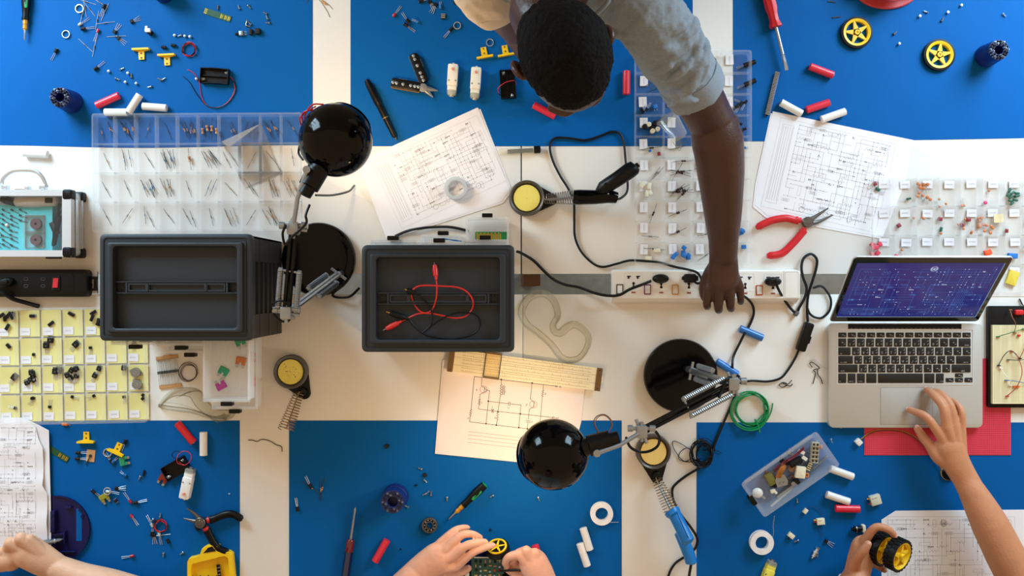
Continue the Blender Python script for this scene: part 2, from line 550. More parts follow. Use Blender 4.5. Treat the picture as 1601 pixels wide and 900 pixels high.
def cabinet(label, px, py, rz, ext):
    t = Thing('drawer_cabinet', label, 'cabinet', px, py, 0, rz, 'dark drawer cabinets')
    mb = MB()                                    # body: floor, back, left side, dividers, grooved sides
    y0, y1 = -CD / 2 + .004, CD / 2 - .004
    x1 = CW / 2 - .001
    mb.box(-x1, x1, y0, y1, 0, .008)
    mb.box(-x1, x1, y1 - .004, y1, .008, CH - .024)
    for s in (-1, 1):
        mb.box(min(s * (x1 - .012), s * (x1 - .006)), max(s * (x1 - .012), s * (x1 - .006)), y0, y1 - .004, .008, CH - .024)
        a, b = sorted((s * (x1 - .006), s * x1))
        mb.box(a, b, y0, y0 + .05, .008, CH - .024); mb.box(a, b, y1 - .052, y1, .008, CH - .024)
        for k in range(7): mb.box(a, b, y0 + .05, y1 - .052, .008 + k * .038, .008 + k * .038 + .012)
        for k in range(3): mb.box(s * x1 - .0008, s * x1 + .0008, y0 + .004, y1 - .004, .04 + k * .08, .0425 + k * .08)
    for k in (-1, 1): mb.box(k * .0505 - .001, k * .0505 + .001, y0 + .002, y1 - .004, .008, CH - .024)
    for r in range(1, 4): mb.box(-x1 + .012, x1 - .012, y0 + .002, y1 - .004, .008 + r * .0595 - .0015, .008 + r * .0595)
    t.part('body', mb, m_darkb)
    mb = MB()                                    # lid: stepped rim and a sunk tray
    mb.ring(rrect(0, 0, CW, CD, .011), rrect(0, 0, .255, .17, .006), CH - .0239, CH - .008)
    o2 = rrect(0, 0, CW - .008, CD - .008, .009)
    mb.loft([[(x, y, CH - .008) for x, y in rrect(0, 0, CW, CD, .011)], [(x, y, CH - .0055) for x, y in o2],
             [(x, y, CH - .0055) for x, y in rrect(0, 0, CW - .016, CD - .016, .008)],
             [(x, y, CH - .0075) for x, y in rrect(0, 0, CW - .017, CD - .017, .008)],
             [(x, y, CH - .0075) for x, y in rrect(0, 0, CW - .024, CD - .024, .006)],
             [(x, y, CH - .006) for x, y in rrect(0, 0, CW - .025, CD - .025, .006)],
             [(x, y, CH - .006) for x, y in rrect(0, 0, CW - .035, CD - .035, .005)],
             [(x, y, CH + .001) for x, y in rrect(0, 0, CW - .037, CD - .037, .005)],
             [(x, y, CH + .002) for x, y in rrect(0, 0, CW - .041, CD - .041, .004)],
             [(x, y, CH + .002) for x, y in rrect(0, 0, .262, .176, .009)],
             [(x, y, CH + .0005) for x, y in rrect(0, 0, .257, .171, .008)],
             [(x, y, CH - .022) for x, y in rrect(0, 0, .254, .168, .008)]], cap0=False, cap1=True)
    lid = t.part('lid', mb, m_dark)
    mb = MB()                                    # sunk handle channel and carry handle
    zf = CH - .022
    for y in (-.0115, .0115): mb.box(-.126, .126, y - .0012, y + .0012, zf, zf + .013)
    for s in (-1, 1):
        mb.box(s * .1045 - .002, s * .1045 + .002, -.0103, .0103, zf, zf + .012)
        mb.pline([(s * .118, -.006), (s * .123, 0), (s * .118, .006), (s * .110, .006), (s * .110, -.006), (s * .118, -.006)], .0015, zf + .0008)
    t.part('handle_channel', mb, m_dark, parent=lid)
    mb = MB()
    mb.box(-.101, .101, -.0088, .0088, zf + .0005, zf + .006)
    for a, b in ((-.099, -.064), (-.058, .058), (.064, .099)):
        mb.ring(rrect((a + b) / 2, 0, b - a + .004, .0176, .001, 1), rrect((a + b) / 2, 0, b - a - .002, .0105, .001, 1), zf + .006, zf + .012)
    for x in (-.061, .061): mb.box(x - .002, x + .002, -.0086, .0086, zf + .006, zf + .0135)
    t.part('carry_handle', mb, m_dark, parent=lid)
    dw, dd, dh = .0965, .19, .05
    outs = {}
    for r in range(4):
        for c in range(3):
            e = ext.get((c, r), 0.)
            x = (-.0985, 0, .0985)[c] + (0.0015 if c == 0 else -.0015 if c == 2 else 0)
            z = .008 + (3 - r) * .0595 + .0005
            d = t.part('drawer', drawer_mb(dw - (.004 if c != 1 else .002), dd, dh), m_frost, loc=(x, y0 - e + .005, z))
            mb = MB(); mb.rbox(0, -.008, .024, .009, dh - .016, dh + .002, .0015, .001)
            t.part('pull', mb, m_black, parent=d)
            outs[(c, r)] = t.o.matrix_basis @ Vector((x, y0 - e, z))
    return t, outs


cab1, out1 = cabinet('dark grey drawer cabinet beside the desk lamp, one translucent drawer pulled far out', 273.5, 449, 0, {(0, 0): .015, (1, 0): .017, (2, 0): .135, (1, 1): .036, (2, 1): .158, (0, 1): .004})
# seen from above its lid, the cabinet stands a little nearer the picture centre
cab1.o.location = ((273.5 - 800.5) * K(CH), (450 - 449) * K(CH), TZ)
cab2, out2 = cabinet('dark grey drawer cabinet with red and black test leads lying on its lid', 684.5, 466, pi, {(2, 0): .017, (2, 1): .012, (1, 0): .012, (1, 2): .034, (0, 0): .018, (0, 3): .078})
cab2.o.location = ((684.5 - 800.5) * K(CH), (450 - 466.5) * K(CH), TZ)


# ------------------------------------------------------------------ laptop
lt = Thing('laptop', 'open silver laptop with black keys and a blue circuit diagram on screen', 'laptop', 1416, 588, 0)
LP = lambda x, y, h=.018: lt.p(x, y, h)
a, b = LP(1296, 668.5), LP(1536.5, 505)
bw, bd, bcx, bcy = b.x - a.x, b.y - a.y, (a.x + b.x) / 2, (a.y + b.y) / 2
mb = MB(); mb.rbox(bcx, bcy, bw, bd, .002, .018, .012, .0012, 5, .003)
base = lt.part('base', mb, M('laptop_aluminium', (198, 199, 196), .42, .55, var=.03, vs=700))
a, b = LP(1309.5, 600), LP(1520.5, 515.5)
mb = MB(); mb.ring(rrect((a.x + b.x) / 2, (a.y + b.y) / 2, b.x - a.x + .004, b.y - a.y + .004, .003, 2), rrect((a.x + b.x) / 2, (a.y + b.y) / 2, b.x - a.x, b.y - a.y, .002, 2), .018, .0188)
mb.ring(rrect((a.x + b.x) / 2, (a.y + b.y) / 2, b.x - a.x + .001, b.y - a.y + .001, .002, 2), rrect((a.x + b.x) / 2, (a.y + b.y) / 2, b.x - a.x - .0005, b.y - a.y - .0005, .002, 2), .018, .0183)
lt.part('keyboard_frame', mb, m_alu, parent=base)
rows = [(519.5, 527, [14.96] * 14, ['-'] * 14), (528.8, 541.6, [14.5] * 13 + [21], list('`1234567890-=') + ['del']),
        (542.8, 554.9, [21.5] + [14.5] * 13, ['tab'] + list('QWERTYUIOP[]/')), (556, 568.4, [25] + [14.5] * 11 + [25], ['caps'] + list('ASDFGHJKL;/') + ['ret']),
        (569.5, 581.8, [32.5] + [14.5] * 10 + [32], ['shift'] + list('ZXCVBNM.-/') + ['sh'])]


def key(x, y0, w, y1, txt):
    p, q = LP(x, y1), LP(x + w, y0)
    mb = MB(); mb.rbox(0, 0, q.x - p.x, q.y - p.y, 0, .0012, .0015, .0003, 2)
    mb.mat(1)
    ww, hh_ = (q.x - p.x) / 2, (q.y - p.y) / 2
    if len(txt) == 1 and (txt.isalnum()):
        mb.text(txt, -ww * .62, -hh_ * .62, .0046, .0007, .0014)
        for (ax, ay) in ((.35, .3), (.35, -.45)):
            mb.line((ww * ax, hh_ * ay), (ww * ax + .0028, hh_ * ay), .0008, .0014); mb.line((ww * ax + .0026, hh_ * ay), (ww * ax + .0026, hh_ * ay + .003), .0007, .0014)
    elif len(txt) > 1:
        mb.text({'del': 'delete', 'tab': 'tab', 'caps': 'caps lock', 'ret': 'return', 'shift': 'shift', 'sh': 'shift', 'ctl': 'control', 'opt': 'option', 'fn': 'fn'}.get(txt, ''), -ww * .75 if x < 1450 else ww * .0, -hh_ * .72, .0022, .0005, .0014, .75)
    elif txt != ' ':
        mb.line((-.001, 0), (.0018, 0), .001, .0014)
        if txt in '-=;/[].`': mb.line((ww * .4, -hh_ * .4), (ww * .4 + .0025, -hh_ * .4), .0008, .0014)
    lt.part('key', mb, [m_key, m_keyl], parent=base, loc=((p.x + q.x) / 2, (p.y + q.y) / 2, .018))


for y0, y1, ws, tx in rows:
    x = 1310.8
    tot = sum(ws)
    k = (1519.8 - 1310.8) / tot
    for w, tch in zip(ws, tx):
        key(x, y0, w * k - 2.5, y1, tch); x += w * k
x = 1310.8
for w, tch in ((14.6, 'fn'), (14.5, 'ctl'), (14.5, 'opt'), (18.2, ' '), (72.5, ' '), (18.2, ' '), (14.5, 'opt')):
    key(x, 583.5, w - 2.5, 598.3, tch); x += w
key(1478.6, 590.5, 12.2, 597, '-'); key(1493.2, 583.2, 12.2, 589.4, '-'); key(1493.2, 590.5, 12.2, 597, '-'); key(1508, 590, 12, 597, '-')
a, b = LP(1376.5, 663), LP(1457.5, 606)
mb = MB(); mb.rbox((a.x + b.x) / 2, (a.y + b.y) / 2, b.x - a.x, b.y - a.y, .018, .0183, .002, .0001, 2)
lt.part('trackpad', mb, M('trackpad_grey', (186, 186, 182), .4, .4, var=.02), parent=base)
mb = MB()
e = LP(1376.5, 606)
mb.ring(rrect((a.x + b.x) / 2, (a.y + b.y) / 2, b.x - a.x + .0012, b.y - a.y + .0012, .002, 2), rrect((a.x + b.x) / 2, (a.y + b.y) / 2, b.x - a.x, b.y - a.y, .002, 2), .018, .01815)
lt.part('trackpad_groove', mb, m_ironm, parent=base)
mb = MB(); p, q = LP(1326, 514, .018), LP(1503, 506, .018); mb.box(p.x, q.x, p.y, q.y, .0175, .019)
for k in range(24): mb.mat(1).box(p.x + .004 + k * .0107, p.x + .011 + k * .0107, p.y + .0005, p.y + .002, .019, .0192)
lt.part('hinge_cover', mb, [m_black, m_ironm], parent=base)
# lid: local x across, local y up the panel
h0, h1 = LP(1296.5, 505.5, .018), LP(1529, 500.5, .018)
t0, t1 = lt.p(1330.5, 404, .183), lt.p(1581, 400, .183)
lo = (h0 + h1) / 2; hi = (t0 + t1) / 2
ang = math.atan2(hi.z - lo.z, hi.y - lo.y)
LLn = (hi - lo).length
LW = (h1 - h0).length
mb = MB(); mb.rbox(0, LLn / 2, LW, LLn, -.006, -.0012, .009, .0005, 5, .002)
lid = lt.part('lid', mb, m_alu, loc=lo, rot=(ang, 0, 0))
mb = MB(); mb.rbox(0, LLn / 2, LW - .003, LLn - .003, -.0012, 0, .008, .0003, 5)
lt.part('bezel', mb, M('bezel_glass', (8, 8, 9), .1, coat=.5), parent=lid)
sw, s0, s1 = LW * .93, LLn * .085, LLn * .915
mb = MB(); mb.box(-sw / 2, sw / 2, s0, s1, 0, .0002)
rnd = random.Random(5)
cw_, ch_ = sw, s1 - s0


def circuit(mb, x0, y0, w, h, rnd, n, u, lw, z, mats=(1, 2), text=True):
    """orthogonal diagram lines with dots, coils, boxes, parallel runs"""
    gx, gy = max(3, int(w / u)), max(3, int(h / u))
    P = lambda i, j: (x0 + i * u, y0 + j * u)
    for k in range(n):
        mb.mat(mats[0])
        i, j = rnd.randint(0, gx), rnd.randint(0, gy)
        kind = rnd.random()
        if kind < .55:
            pts = [P(i, j)]
            hor = rnd.random() < .5
            for q in range(rnd.randint(1, 3)):
                if hor: i = max(0, min(gx, i + rnd.choice([-1, 1]) * rnd.randint(2, max(3, gx // 4))))
                else: j = max(0, min(gy, j + rnd.choice([-1, 1]) * rnd.randint(2, max(3, gy // 3))))
                hor = not hor
                pts.append(P(i, j))
            mb.pline(pts, lw, z)
            mb.mat(mats[1])
            if rnd.random() < .7: mb.disc(pts[0], lw * 2.2, z + .00005, 6)
            if rnd.random() < .4: mb.disc(pts[-1], lw * 2.2, z + .00005, 6)
        elif kind < .68:
            c = P(i, j); a, b = u * rnd.choice([1.6, 2.4]), u * .7
            if rnd.random() < .5: a, b = b, a
            c = (min(max(c[0], x0), x0 + w - a), min(max(c[1], y0), y0 + h - b))
            q = rrect(c[0] + a / 2, c[1] + b / 2, a, b, rnd.choice([.0001, u * .34]), 3)
            mb.pline(q + [q[0]], lw, z)
        elif kind < .76:
            c = P(min(i, gx - 3), min(j, gy - 1))
            q = [(c[0] + u * .35 * m, c[1] + (u * .3 if m % 2 else -u * .3) * (0 < m < 7)) for m in range(8)]
            mb.pline(q, lw, z)
        elif kind < .84:
            c = P(min(i, gx - 2), min(j, gy - 2))
            for m in range(4): mb.pline(circ(c[0] + u * .4 * m, c[1], u * .32, 8) + [(c[0] + u * .4 * m + u * .32, c[1])], lw, z)
        elif text:
            mb.mat(mats[1]); c = P(min(i, gx - 2), j)
            for m in range(rnd.choice([1, 1, 2, 4])): mb.disc((c[0] + m * u * .35, c[1]), u * .13, z, 6)
            if rnd.random() < .5: mb.line((c[0] - u * .2, c[1] + u * .25), (c[0] + u * .5, c[1] + u * .25), lw * 1.4, z)
    return mb


circuit(mb, -sw / 2 + .012, s0 + .01, sw - .024, s1 - s0 - .022, rnd, 150, .0085, .00045, .0005, (1, 2))
for k in range(7): mb.mat(1).line((-sw / 2 + .005, s0 + .012 + k * .0032), (-sw / 2 + .1 + k * .004, s0 + .012 + k * .0032), .0004, .0005)
for k in range(6): mb.mat(1).line((sw * .28 + k * .004, s0 + .02), (sw * .28 + k * .004, s0 + .1), .0004, .0005)
mb.mat(2).text('60', sw * .02, s1 - .022, .008, .0008, .0006)
mb.pline(circ(sw * .02 + .006, s1 - .018, .008, 14) + [(sw * .02 + .014, s1 - .018)], .0005, .0006)
mb.mat(3).box(sw / 2 - .0012, sw / 2, s0, s1, .0002, .0006); mb.box(-sw / 2, sw / 2, s0, s0 + .0012, .0002, .0006)
lt.part('screen', mb, [M('lit_screen', (30, 34, 112), .12, emit=.55, var=.15, vs=12), M('screen_line', (74, 116, 190), .3, emit=.6), M('screen_mark', (190, 205, 235), .3, emit=.8), M('screen_edge', (110, 150, 190), .3, emit=.6)], parent=lid)


# ------------------------------------------------------------------ desk lamps
def spring(mb, p, q, r, turns, wr, n=10):
    p, q = Vector(p), Vector(q)
    ax = (q - p); L = ax.length; ax.normalize()
    u = ax.orthogonal().normalized(); v = ax.cross(u)
    pts = []
    for i in range(int(turns * n) + 1):
        a = 2 * pi * i / n
        rr = r if not isinstance(r, tuple) else r[0] + (r[1] - r[0]) * i / (turns * n)
        pts.append(p + ax * L * i / (turns * n) + (u * cos(a) + v * sin(a)) * rr)
    return mb.tube(pts, wr, 5)


def lamp(label, bpx, brad, post, elbow, joint, neck, ball_c, ball_r, wires, red=False, plane=None):
    t = Thing('desk_lamp', label, 'lamp', bpx[0], bpx[1], 0, 0, 'black jointed desk lamps')
    P = lambda a: t.p(*a)
    br = brad * S
    mb = MB(); mb.lathe([(br - .002, 0), (br, .003), (br, .018), (br - .003, .022), (br - .008, .023), (br - .02, .0225)], 48)
    t.part('base', mb, m_blackg)
    A, B, C = P(post), P(elbow), P(joint)
    mb = MB(); mb.cyl((A.x, A.y, .0226), (A.x, A.y, A.z + .01), .008, .006, 12)
    t.part('post', mb, m_silver)

    def arm(p, q, off, col, nm, sprg):
        mb = MB()
        d = (q - p).normalized()
        s = d.cross(Vector((0, 0, 1))).normalized() if abs(d.z) < .98 else Vector((1, 0, 0))
        mb.mat(0)
        for k in (-1, 1): mb.tube([p + s * off * k * .24, q + s * off * k * .24], .0045, 6)
        mb.mat(1)
        for k in (-1, 1):
            mb.cyl(p + s * off * 1.4 * k, p - s * off * 0 + s * off * .2 * k, .0035, None, 8)
            mb.cyl(q + s * off * 1.4 * k, q + s * off * .2 * k, .0035, None, 8)
        ap = t.part(nm, mb, [col, m_silver])
        for k in (-1, 1):
            mb = MB()
            a_, b_ = p + (q - p) * sprg[0] + s * off * k, p + (q - p) * sprg[1] + s * off * k
            spring(mb, a_, b_, .0052, 22, .0012, 8); mb.cyl(a_, b_, .0042, None, 8)
            for e_ in (a_, b_): mb.cyl(e_ + s * .004, e_ - s * .004, .005, None, 10); mb.cyl(e_, e_ - s * off * k, .0025, None, 6)
            t.part('tension_spring', mb, m_silver, parent=ap)
        return ap
    arm(A + Vector((0, 0, .006)), B, .015, m_silver, 'lower_arm', (.15, .5))
    arm(B, C, .019, m_black, 'upper_arm', (.06, .5))
    for nm, p in (('elbow_joint', B), ('head_joint', C)):
        mb = MB(); mb.rbox(p.x, p.y, .022, .026, p.z - .012, p.z + .012, .004, .002, 3, .002)
        mb.cyl(p + Vector((-.024, .006, 0)), p + Vector((.024, .006, 0)), .0042, None, 10)
        mb.cyl(p + Vector((.016, .006, 0)), p + Vector((.028, .006, 0)), .007, None, 10); mb.cyl(p + Vector((-.028, .006, 0)), p + Vector((-.018, .006, 0)), .007, None, 10)
        mb.cyl(p + Vector((0, -.02, .004)), p + Vector((0, .02, .004)), .004, None, 10)
        t.part(nm, mb, m_silver)
    N, G = P(neck), P(ball_c)
    ax = (G - N).normalized()          # from socket into the shade
    # shade: apex toward socket, opening away and down
    rr = ball_r
    dirs = (N - G); dh_ = Vector((dirs.x, dirs.y, 0)).normalized()
    tilt = R(50)
    apex = dh_ * sin(tilt) + Vector((0, 0, cos(tilt)))
    rot = apex.to_track_quat('Z', 'Y').to_matrix()
    prof = [(rr * sin(a_), rr * cos(a_)) for a_ in [R(x) for x in range(6, 137, 5)]]
    prof_in = [((rr - .0016) * sin(a_), (rr - .0016) * cos(a_)) for a_ in [R(x) for x in range(136, 5, -10)]]
    mb = MB()
    mb.M = Matrix.Translation(G) @ rot.to_4x4()
    mb.lathe(prof[:1] + prof, 48, True, False)
    mb.lathe([(prof[-1][0], prof[-1][1]), (prof[-1][0] + .002, prof[-1][1] - .001), (prof[-1][0] + .0015, prof[-1][1] - .003), (prof[-1][0] - .0016, prof[-1][1] - .002)], 48, False, False)
    mb.mat(1).lathe(prof_in, 36, False, True)
    sh = t.part('lamp_shade', mb, [m_blackg, m_white], ang=60)
    mb = MB(); mb.M = Matrix.Translation(G) @ rot.to_4x4()
    mb.ball((0, 0, -.008), .026, 16, 10)
    t.part('bulb', mb, M('lit_bulb', (255, 214, 150), .5, emit=5.), parent=sh)
    # socket
    s0_ = G + dh_ * (rr * .80) + Vector((0, 0, rr * .30)); s1_ = N
    mb = MB(); mb.tube([s0_, s0_ + (s1_ - s0_) * .3, s0_ + (s1_ - s0_) * .32, s1_], [.019, .018, .022, .021], 20)
    d = (s1_ - s0_).normalized()
    mb.tube([s1_, s1_ + d * .012, s1_ + d * .013, s1_ + d * .03], [.021, .0205, .015, .014], 20)
    sk = t.part('socket', mb, m_black)
    sd = d.cross(Vector((0, 0, 1))).normalized()
    mid = s0_ + (s1_ - s0_) * .55 + Vector((0, 0, .021))
    mb = MB(); mb.tube([mid + sd * .014, mid + (C - mid) * .5 + sd * .012 + Vector((0, 0, .004)), C + Vector((0, 0, .006))], [.005, .0045, .0045], 8)
    mb.cyl(mid + sd * .014 + Vector((0, 0, -.008)), mid + sd * .014 + Vector((0, 0, .006)), .0075, None, 14)
    t.part('head_bracket', mb, m_silver)
    for i, (nm, pts, r_, m_) in enumerate(wires):
        mb = MB(); mb.tube(cr([P(q) for q in pts], 6), r_, 7)
        t.part(nm, mb, m_)
    l = bpy.data.lights.new('lamp_bulb_light', 'POINT'); l.energy = BULB_W; l.color = (1., .72, .42); l.shadow_soft_size = .022
    lo_ = bpy.data.objects.new('lamp_bulb_light', l); COL.objects.link(lo_); lo_.parent = t.o
    lo_.location = G - apex * .045
    return t


lamp('black desk lamp between the two dark cabinets, round shade tipped over the white table', (500, 405.5), 57,
     (530, 428, .05), (448, 489, .30), (459, 357, .36), (487, 284, .37), (525, 219, .34), 57.5 * K(.34),
     [('cable', [(535, 445, .03), (520, 462, .012), (545, 464, .02), (562, 450, .01)], .003, m_black),
      ('cable', [(447, 352, .38), (442, 365, .37), (446, 382, .36), (455, 372, .37), (478, 350, .39), (478, 336, .39), (484, 320, .38)], .0026, m_black),
      ('cable', [(428, 490, .3), (424, 478, .31), (436, 470, .32), (452, 474, .32)], .0024, m_black),
      ('cable', [(428, 490, .3), (436, 500, .29), (450, 502, .29), (458, 490, .3)], .0024, m_black),
      ('cable', [(494, 305, .3), (520, 305, .2), (545, 299, .1), (554, 290, .012)], .0024, m_black),
      ('cable', [(474, 250, .34), (467, 240, .33), (468, 228, .33)], .0022, m_black),
      ('red_wire', [(474, 196, .34), (472, 180, .35), (480, 173, .36), (492, 172, .355)], .0016, m_redw),
      ('red_wire', [(476, 192, .34), (477, 180, .35), (488, 164, .36), (506, 163, .36)], .0016, m_redw),
      ('red_wire', [(471, 196, .33), (469, 185, .34), (477, 176, .35), (494, 166, .35)], .0016, m_redw)])
lamp('black desk lamp beside the blue batteries, round shade over the hand drawn diagram', (1062.5, 586), 57,
     (1080, 579, .05), (1146, 600, .26), (1003, 674, .31), (945, 690, .32), (865, 710, .30), 55.5 * K(.30),
     [('cable', [(979, 684, .31), (985, 698, .29), (1000, 706, .28), (1015, 705, .28), (1028, 697, .28), (1031, 684, .30), (1025, 674, .31)], .003, m_black),
      ('cable', [(1107, 592, .25), (1120, 597, .26), (1132, 599, .27), (1150, 597, .26), (1156, 589, .25), (1147, 587, .25), (1136, 593, .27), (1130, 608, .27), (1124, 621, .28)], .003, m_black),
      ('thin_wire', [(935, 676, .33), (928, 660, .34), (934, 650, .34), (946, 648, .34), (956, 658, .34), (954, 674, .33)], .001, m_leadd),
      ('thin_wire', [(936, 676, .33), (930, 662, .345), (936, 651, .345), (947, 650, .345), (957, 662, .345), (953, 674, .33)], .001, M('rusty_wire', (150, 80, 50), .4))])


# ------------------------------------------------------------------ compartment boxes
def comp_box(name, label, quad, nc, nr, h, px0=None, liner=None, labels=None, seed=1, cells=None, wall=None):
    """quad: photo corners TL TR BR BL of the outside; returns a function cell(c, r, u, v) in photo pixels"""
    c = [W(*q) for q in quad]
    ex = ((c[1] - c[0]) + (c[2] - c[3])) / 2; ey = ((c[0] - c[3]) + (c[1] - c[2])) / 2
    w, d = ex.length, ey.length
    rz = math.atan2(ex.y, ex.x)
    cpx = sum(q[0] for q in quad) / 4; cpy = sum(q[1] for q in quad) / 4
    t = Thing(name, label, 'storage box', cpx, cpy, .0012, rz)
    f = .0016
    mb = MB(); mb.rbox(0, 0, w - .004, d - .004, 0, f, .004, 0)
    t.part('floor', mb, m_clear)
    mb = MB()
    ow, iw = rrect(0, 0, w, d, .005), rrect(0, 0, w - .0034, d - .0034, .004)
    mb.loft([[(x, y, 0) for x, y in rrect(0, 0, w - .004, d - .004, .005)], [(x, y, h) for x, y in ow], [(x, y, h) for x, y in iw], [(x, y, f) for x, y in rrect(0, 0, w - .0075, d - .0075, .004)]], False, False)
    mb.ring(rrect(0, 0, w + .005, d + .005, .006), ow, h - .004, h - .0015)
    t.part('wall', mb, wall or m_clearw)
    mb = MB()
    for k in range(1, nc): mb.box(-w / 2 + w * k / nc - .0011, -w / 2 + w * k / nc + .0011, -d / 2 + .0022, d / 2 - .0022, f, h - .003)
    for k in range(1, nr):
        for i in range(nc):
            mb.box(-w / 2 + w * i / nc + (.0022 if i == 0 else .0011), -w / 2 + w * (i + 1) / nc - (.0022 if i == nc - 1 else .0011), -d / 2 + d * k / nr - .0011, -d / 2 + d * k / nr + .0011, f, h - .003)
    t.part('divider_grid', mb, m_clearw)

    def cell(ci, ri, u=.5, v=.5, z=None):
        """local metres of a point in a cell; v runs down the photo"""
        return Vector((-w / 2 + w * (ci + u) / nc, d / 2 - d * (ri + v) / nr, f + .0002 if z is None else z))
    if liner:
        for i in range(nc):
            for r in range(nr):
                p = cell(i, r)
                mb = MB(); mb.box(p.x - w / nc / 2 + .0022, p.x + w / nc / 2 - .0022, p.y - d / nr / 2 + .0022, p.y + d / nr / 2 - .0022, f, f + .0005)
                t.part('card_liner', mb, m_yliner)
    if labels:
        rn = random.Random(seed)
        for i in range(nc):
            for r in range(nr):
                if cells and (i, r) in cells: continue
                p = cell(i, r, labels[0], labels[1])
                lw_, lh_ = labels[2], labels[3]
                z = h - .003 if not liner else f + .0009
                z = f + .0012
                mb = MB(); mb.box(-lw_ / 2, lw_ / 2, -lh_ / 2, lh_ / 2, 0, .0003)
                mb.mat(1)
                if labels[4]:                       # writing runs down
                    y = lh_ * .28
                    while y > -lh_ * .3:
                        s_ = rn.uniform(.0012, .0028); mb.pline([(-.001, y), (.0014, y - s_ * .5), (-.0008, y - s_)], .0006, .0005); y -= s_ + .0012
                else:
                    x = -lw_ * .32
                    while x < lw_ * .28:
                        s_ = rn.uniform(.0014, .003); mb.pline([(x, -.0012), (x + s_ * .4, .0014), (x + s_, -.001)], .0006, .0005); x += s_ + .001
                t.part('label_sticker', mb, [m_paper, m_inkl], loc=(p.x + rn.uniform(-.002, .002), p.y + rn.uniform(-.001, .001), z), rot=(0, 0, rn.uniform(-.04, .04)))
    t.cell = cell
    t.f = f
    return t


rbx = comp_box('resistor_box', 'clear plastic compartment box full of long-leaded resistors, beside the lamp shade', [(151, 182), (474, 180), (474, 361), (153, 362)], 10, 4, .026)
ybx = comp_box('transistor_box', 'compartment box lined with pale yellow card, holding black chips and transistors', [(-2, 484), (233, 480), (234, 656), (-1, 661)], 7, 4, .03, liner=True, labels=(.30, .78, .0235, .018, False), seed=3)
cbx = comp_box('component_box', 'long clear compartment box with white labels, under the reaching arm', [(999, 84), (1180, 84), (1160, 412), (984, 412)], 4, 10, .026, labels=(.32, .30, .0185, .0235, True), seed=8)
fbx = comp_box('capacitor_box', 'clear compartment box of red, orange and green capacitors behind the laptop', [(1358, 279), (1628, 277), (1632, 459), (1358, 459)], 8, 4, .03, labels=(.70, .22, .0235, .018, False), seed=12)


mb = MB(); mb.box(-.10, .10, -.032, .032, 0, .0008)
solo('white_card', 'plain white card under the lower right end of the capacitor box', 'card', mb, m_white, 1590, 442, .0002)
# ------------------------------------------------------------------ power strips
ps = Thing('power_strip', 'long white power strip with black plugs and coloured switch frames', 'power strip', 1102, 455, 0)
a, b = ps.p(957, 467, .032), ps.p(1251, 423, .032)
mb = MB()
cx, cy, w, d = (a.x + b.x) / 2, (a.y + b.y) / 2, b.x - a.x, b.y - a.y
mb.loft([[(x, y, 0) for x, y in rrect(cx, cy - .004, w - .004, d + .012, .004)], [(x, y, .006) for x, y in rrect(cx, cy - .004, w, d + .014, .004)],
         [(x, y, .03) for x, y in rrect(cx, cy, w, d, .004)], [(x, y, .032) for x, y in rrect(cx, cy, w - .003, d - .003, .003)]])
ps.part('body', mb, M('white_plastic', (238, 234, 228), .35, var=.02))
m_hole = M('socket_hole', (18, 18, 44), .6)
SWC = [('black_switch_frame', (60, 34, 34)), ('purple_switch_frame', (112, 34, 108)), ('amber_switch_frame', (206, 150, 50)), ('lime_switch_frame', (150, 180, 60)), ('grey_switch_frame', (120, 120, 120)), ('orange_switch_frame', (190, 72, 36))]
for i in range(6):
    x = 990.5 + i * 43.3
    if i > 3: x += 1.5
    yo = 0.3 * i
    c = ps.p(x, 440 + yo, .032)
    mb = MB(); mb.ring(rrect(c.x, c.y, .0425, .0415, .003), rrect(c.x, c.y, .0412, .0402, .003), .032, .0325)
    for sx in (-1, 1):
        mb.mat(1).box(c.x + sx * .0105 - .0045, c.x + sx * .0105 + .0045, c.y + .0105, c.y + .0135, .032, .0324)
        mb.box(c.x + sx * .0105 - .0022 - .001, c.x + sx * .0105 + .0022 - .001, c.y + .0065, c.y + .0105, .032, .0324)
    mb.mat(2)
    c2 = c + Vector((0, -.008, 0))
    mb.disc((c2.x, c2.y + .004), .0032, .0324, 12); mb.box(c2.x - .0016, c2.x + .0016, c2.y - .007, c2.y + .002, .032, .0323); mb.box(c2.x - .003, c2.x + .003, c2.y - .007, c2.y - .003, .032, .0323)
    mb.mat(3); mb.box(c.x - .0048, c.x + .0048, c.y - .0265, c.y - .0235, .032, .0327)
    ps.part('socket', mb, [m_white, m_hole, m_blackm, M('neon_red', (150, 26, 28), .4)])
    q = ps.p(x - 21.5, 452 + yo, .032)
    mb = MB(); mb.ring(rrect(q.x, q.y, .0158, .0235, .001, 1), rrect(q.x, q.y, .0118, .019, .001, 1), .032, .0336)
    mb.mat(1); mb.loft([[(q.x - .0058, q.y - .0093, .032), (q.x + .0058, q.y - .0093, .032), (q.x + .0058, q.y + .0093, .032), (q.x - .0058, q.y + .0093, .032)],
                        [(q.x - .0056, q.y - .009, .0362), (q.x + .0056, q.y - .009, .0362), (q.x + .0056, q.y + .009, .0335), (q.x - .0056, q.y + .009, .0335)]])
    ps.part('rocker_switch', mb, [M(SWC[i][0], SWC[i][1], .4), m_white], label=SWC[i][0].replace('_', ' ') + ' around a white rocker')
mb = MB(); c = ps.p(1225.5, 445, .032); mb.box(c.x - .0003, c.x + .0003, c.y - .032, c.y + .032, .0319, .0322)
mb.ring(rrect(ps.p(1238, 445, .032).x, c.y, .03, .06, .002), rrect(ps.p(1238, 445, .032).x, c.y, .0292, .0592, .002), .0319, .0322)
ps.part('end_panel', mb, m_ironm)


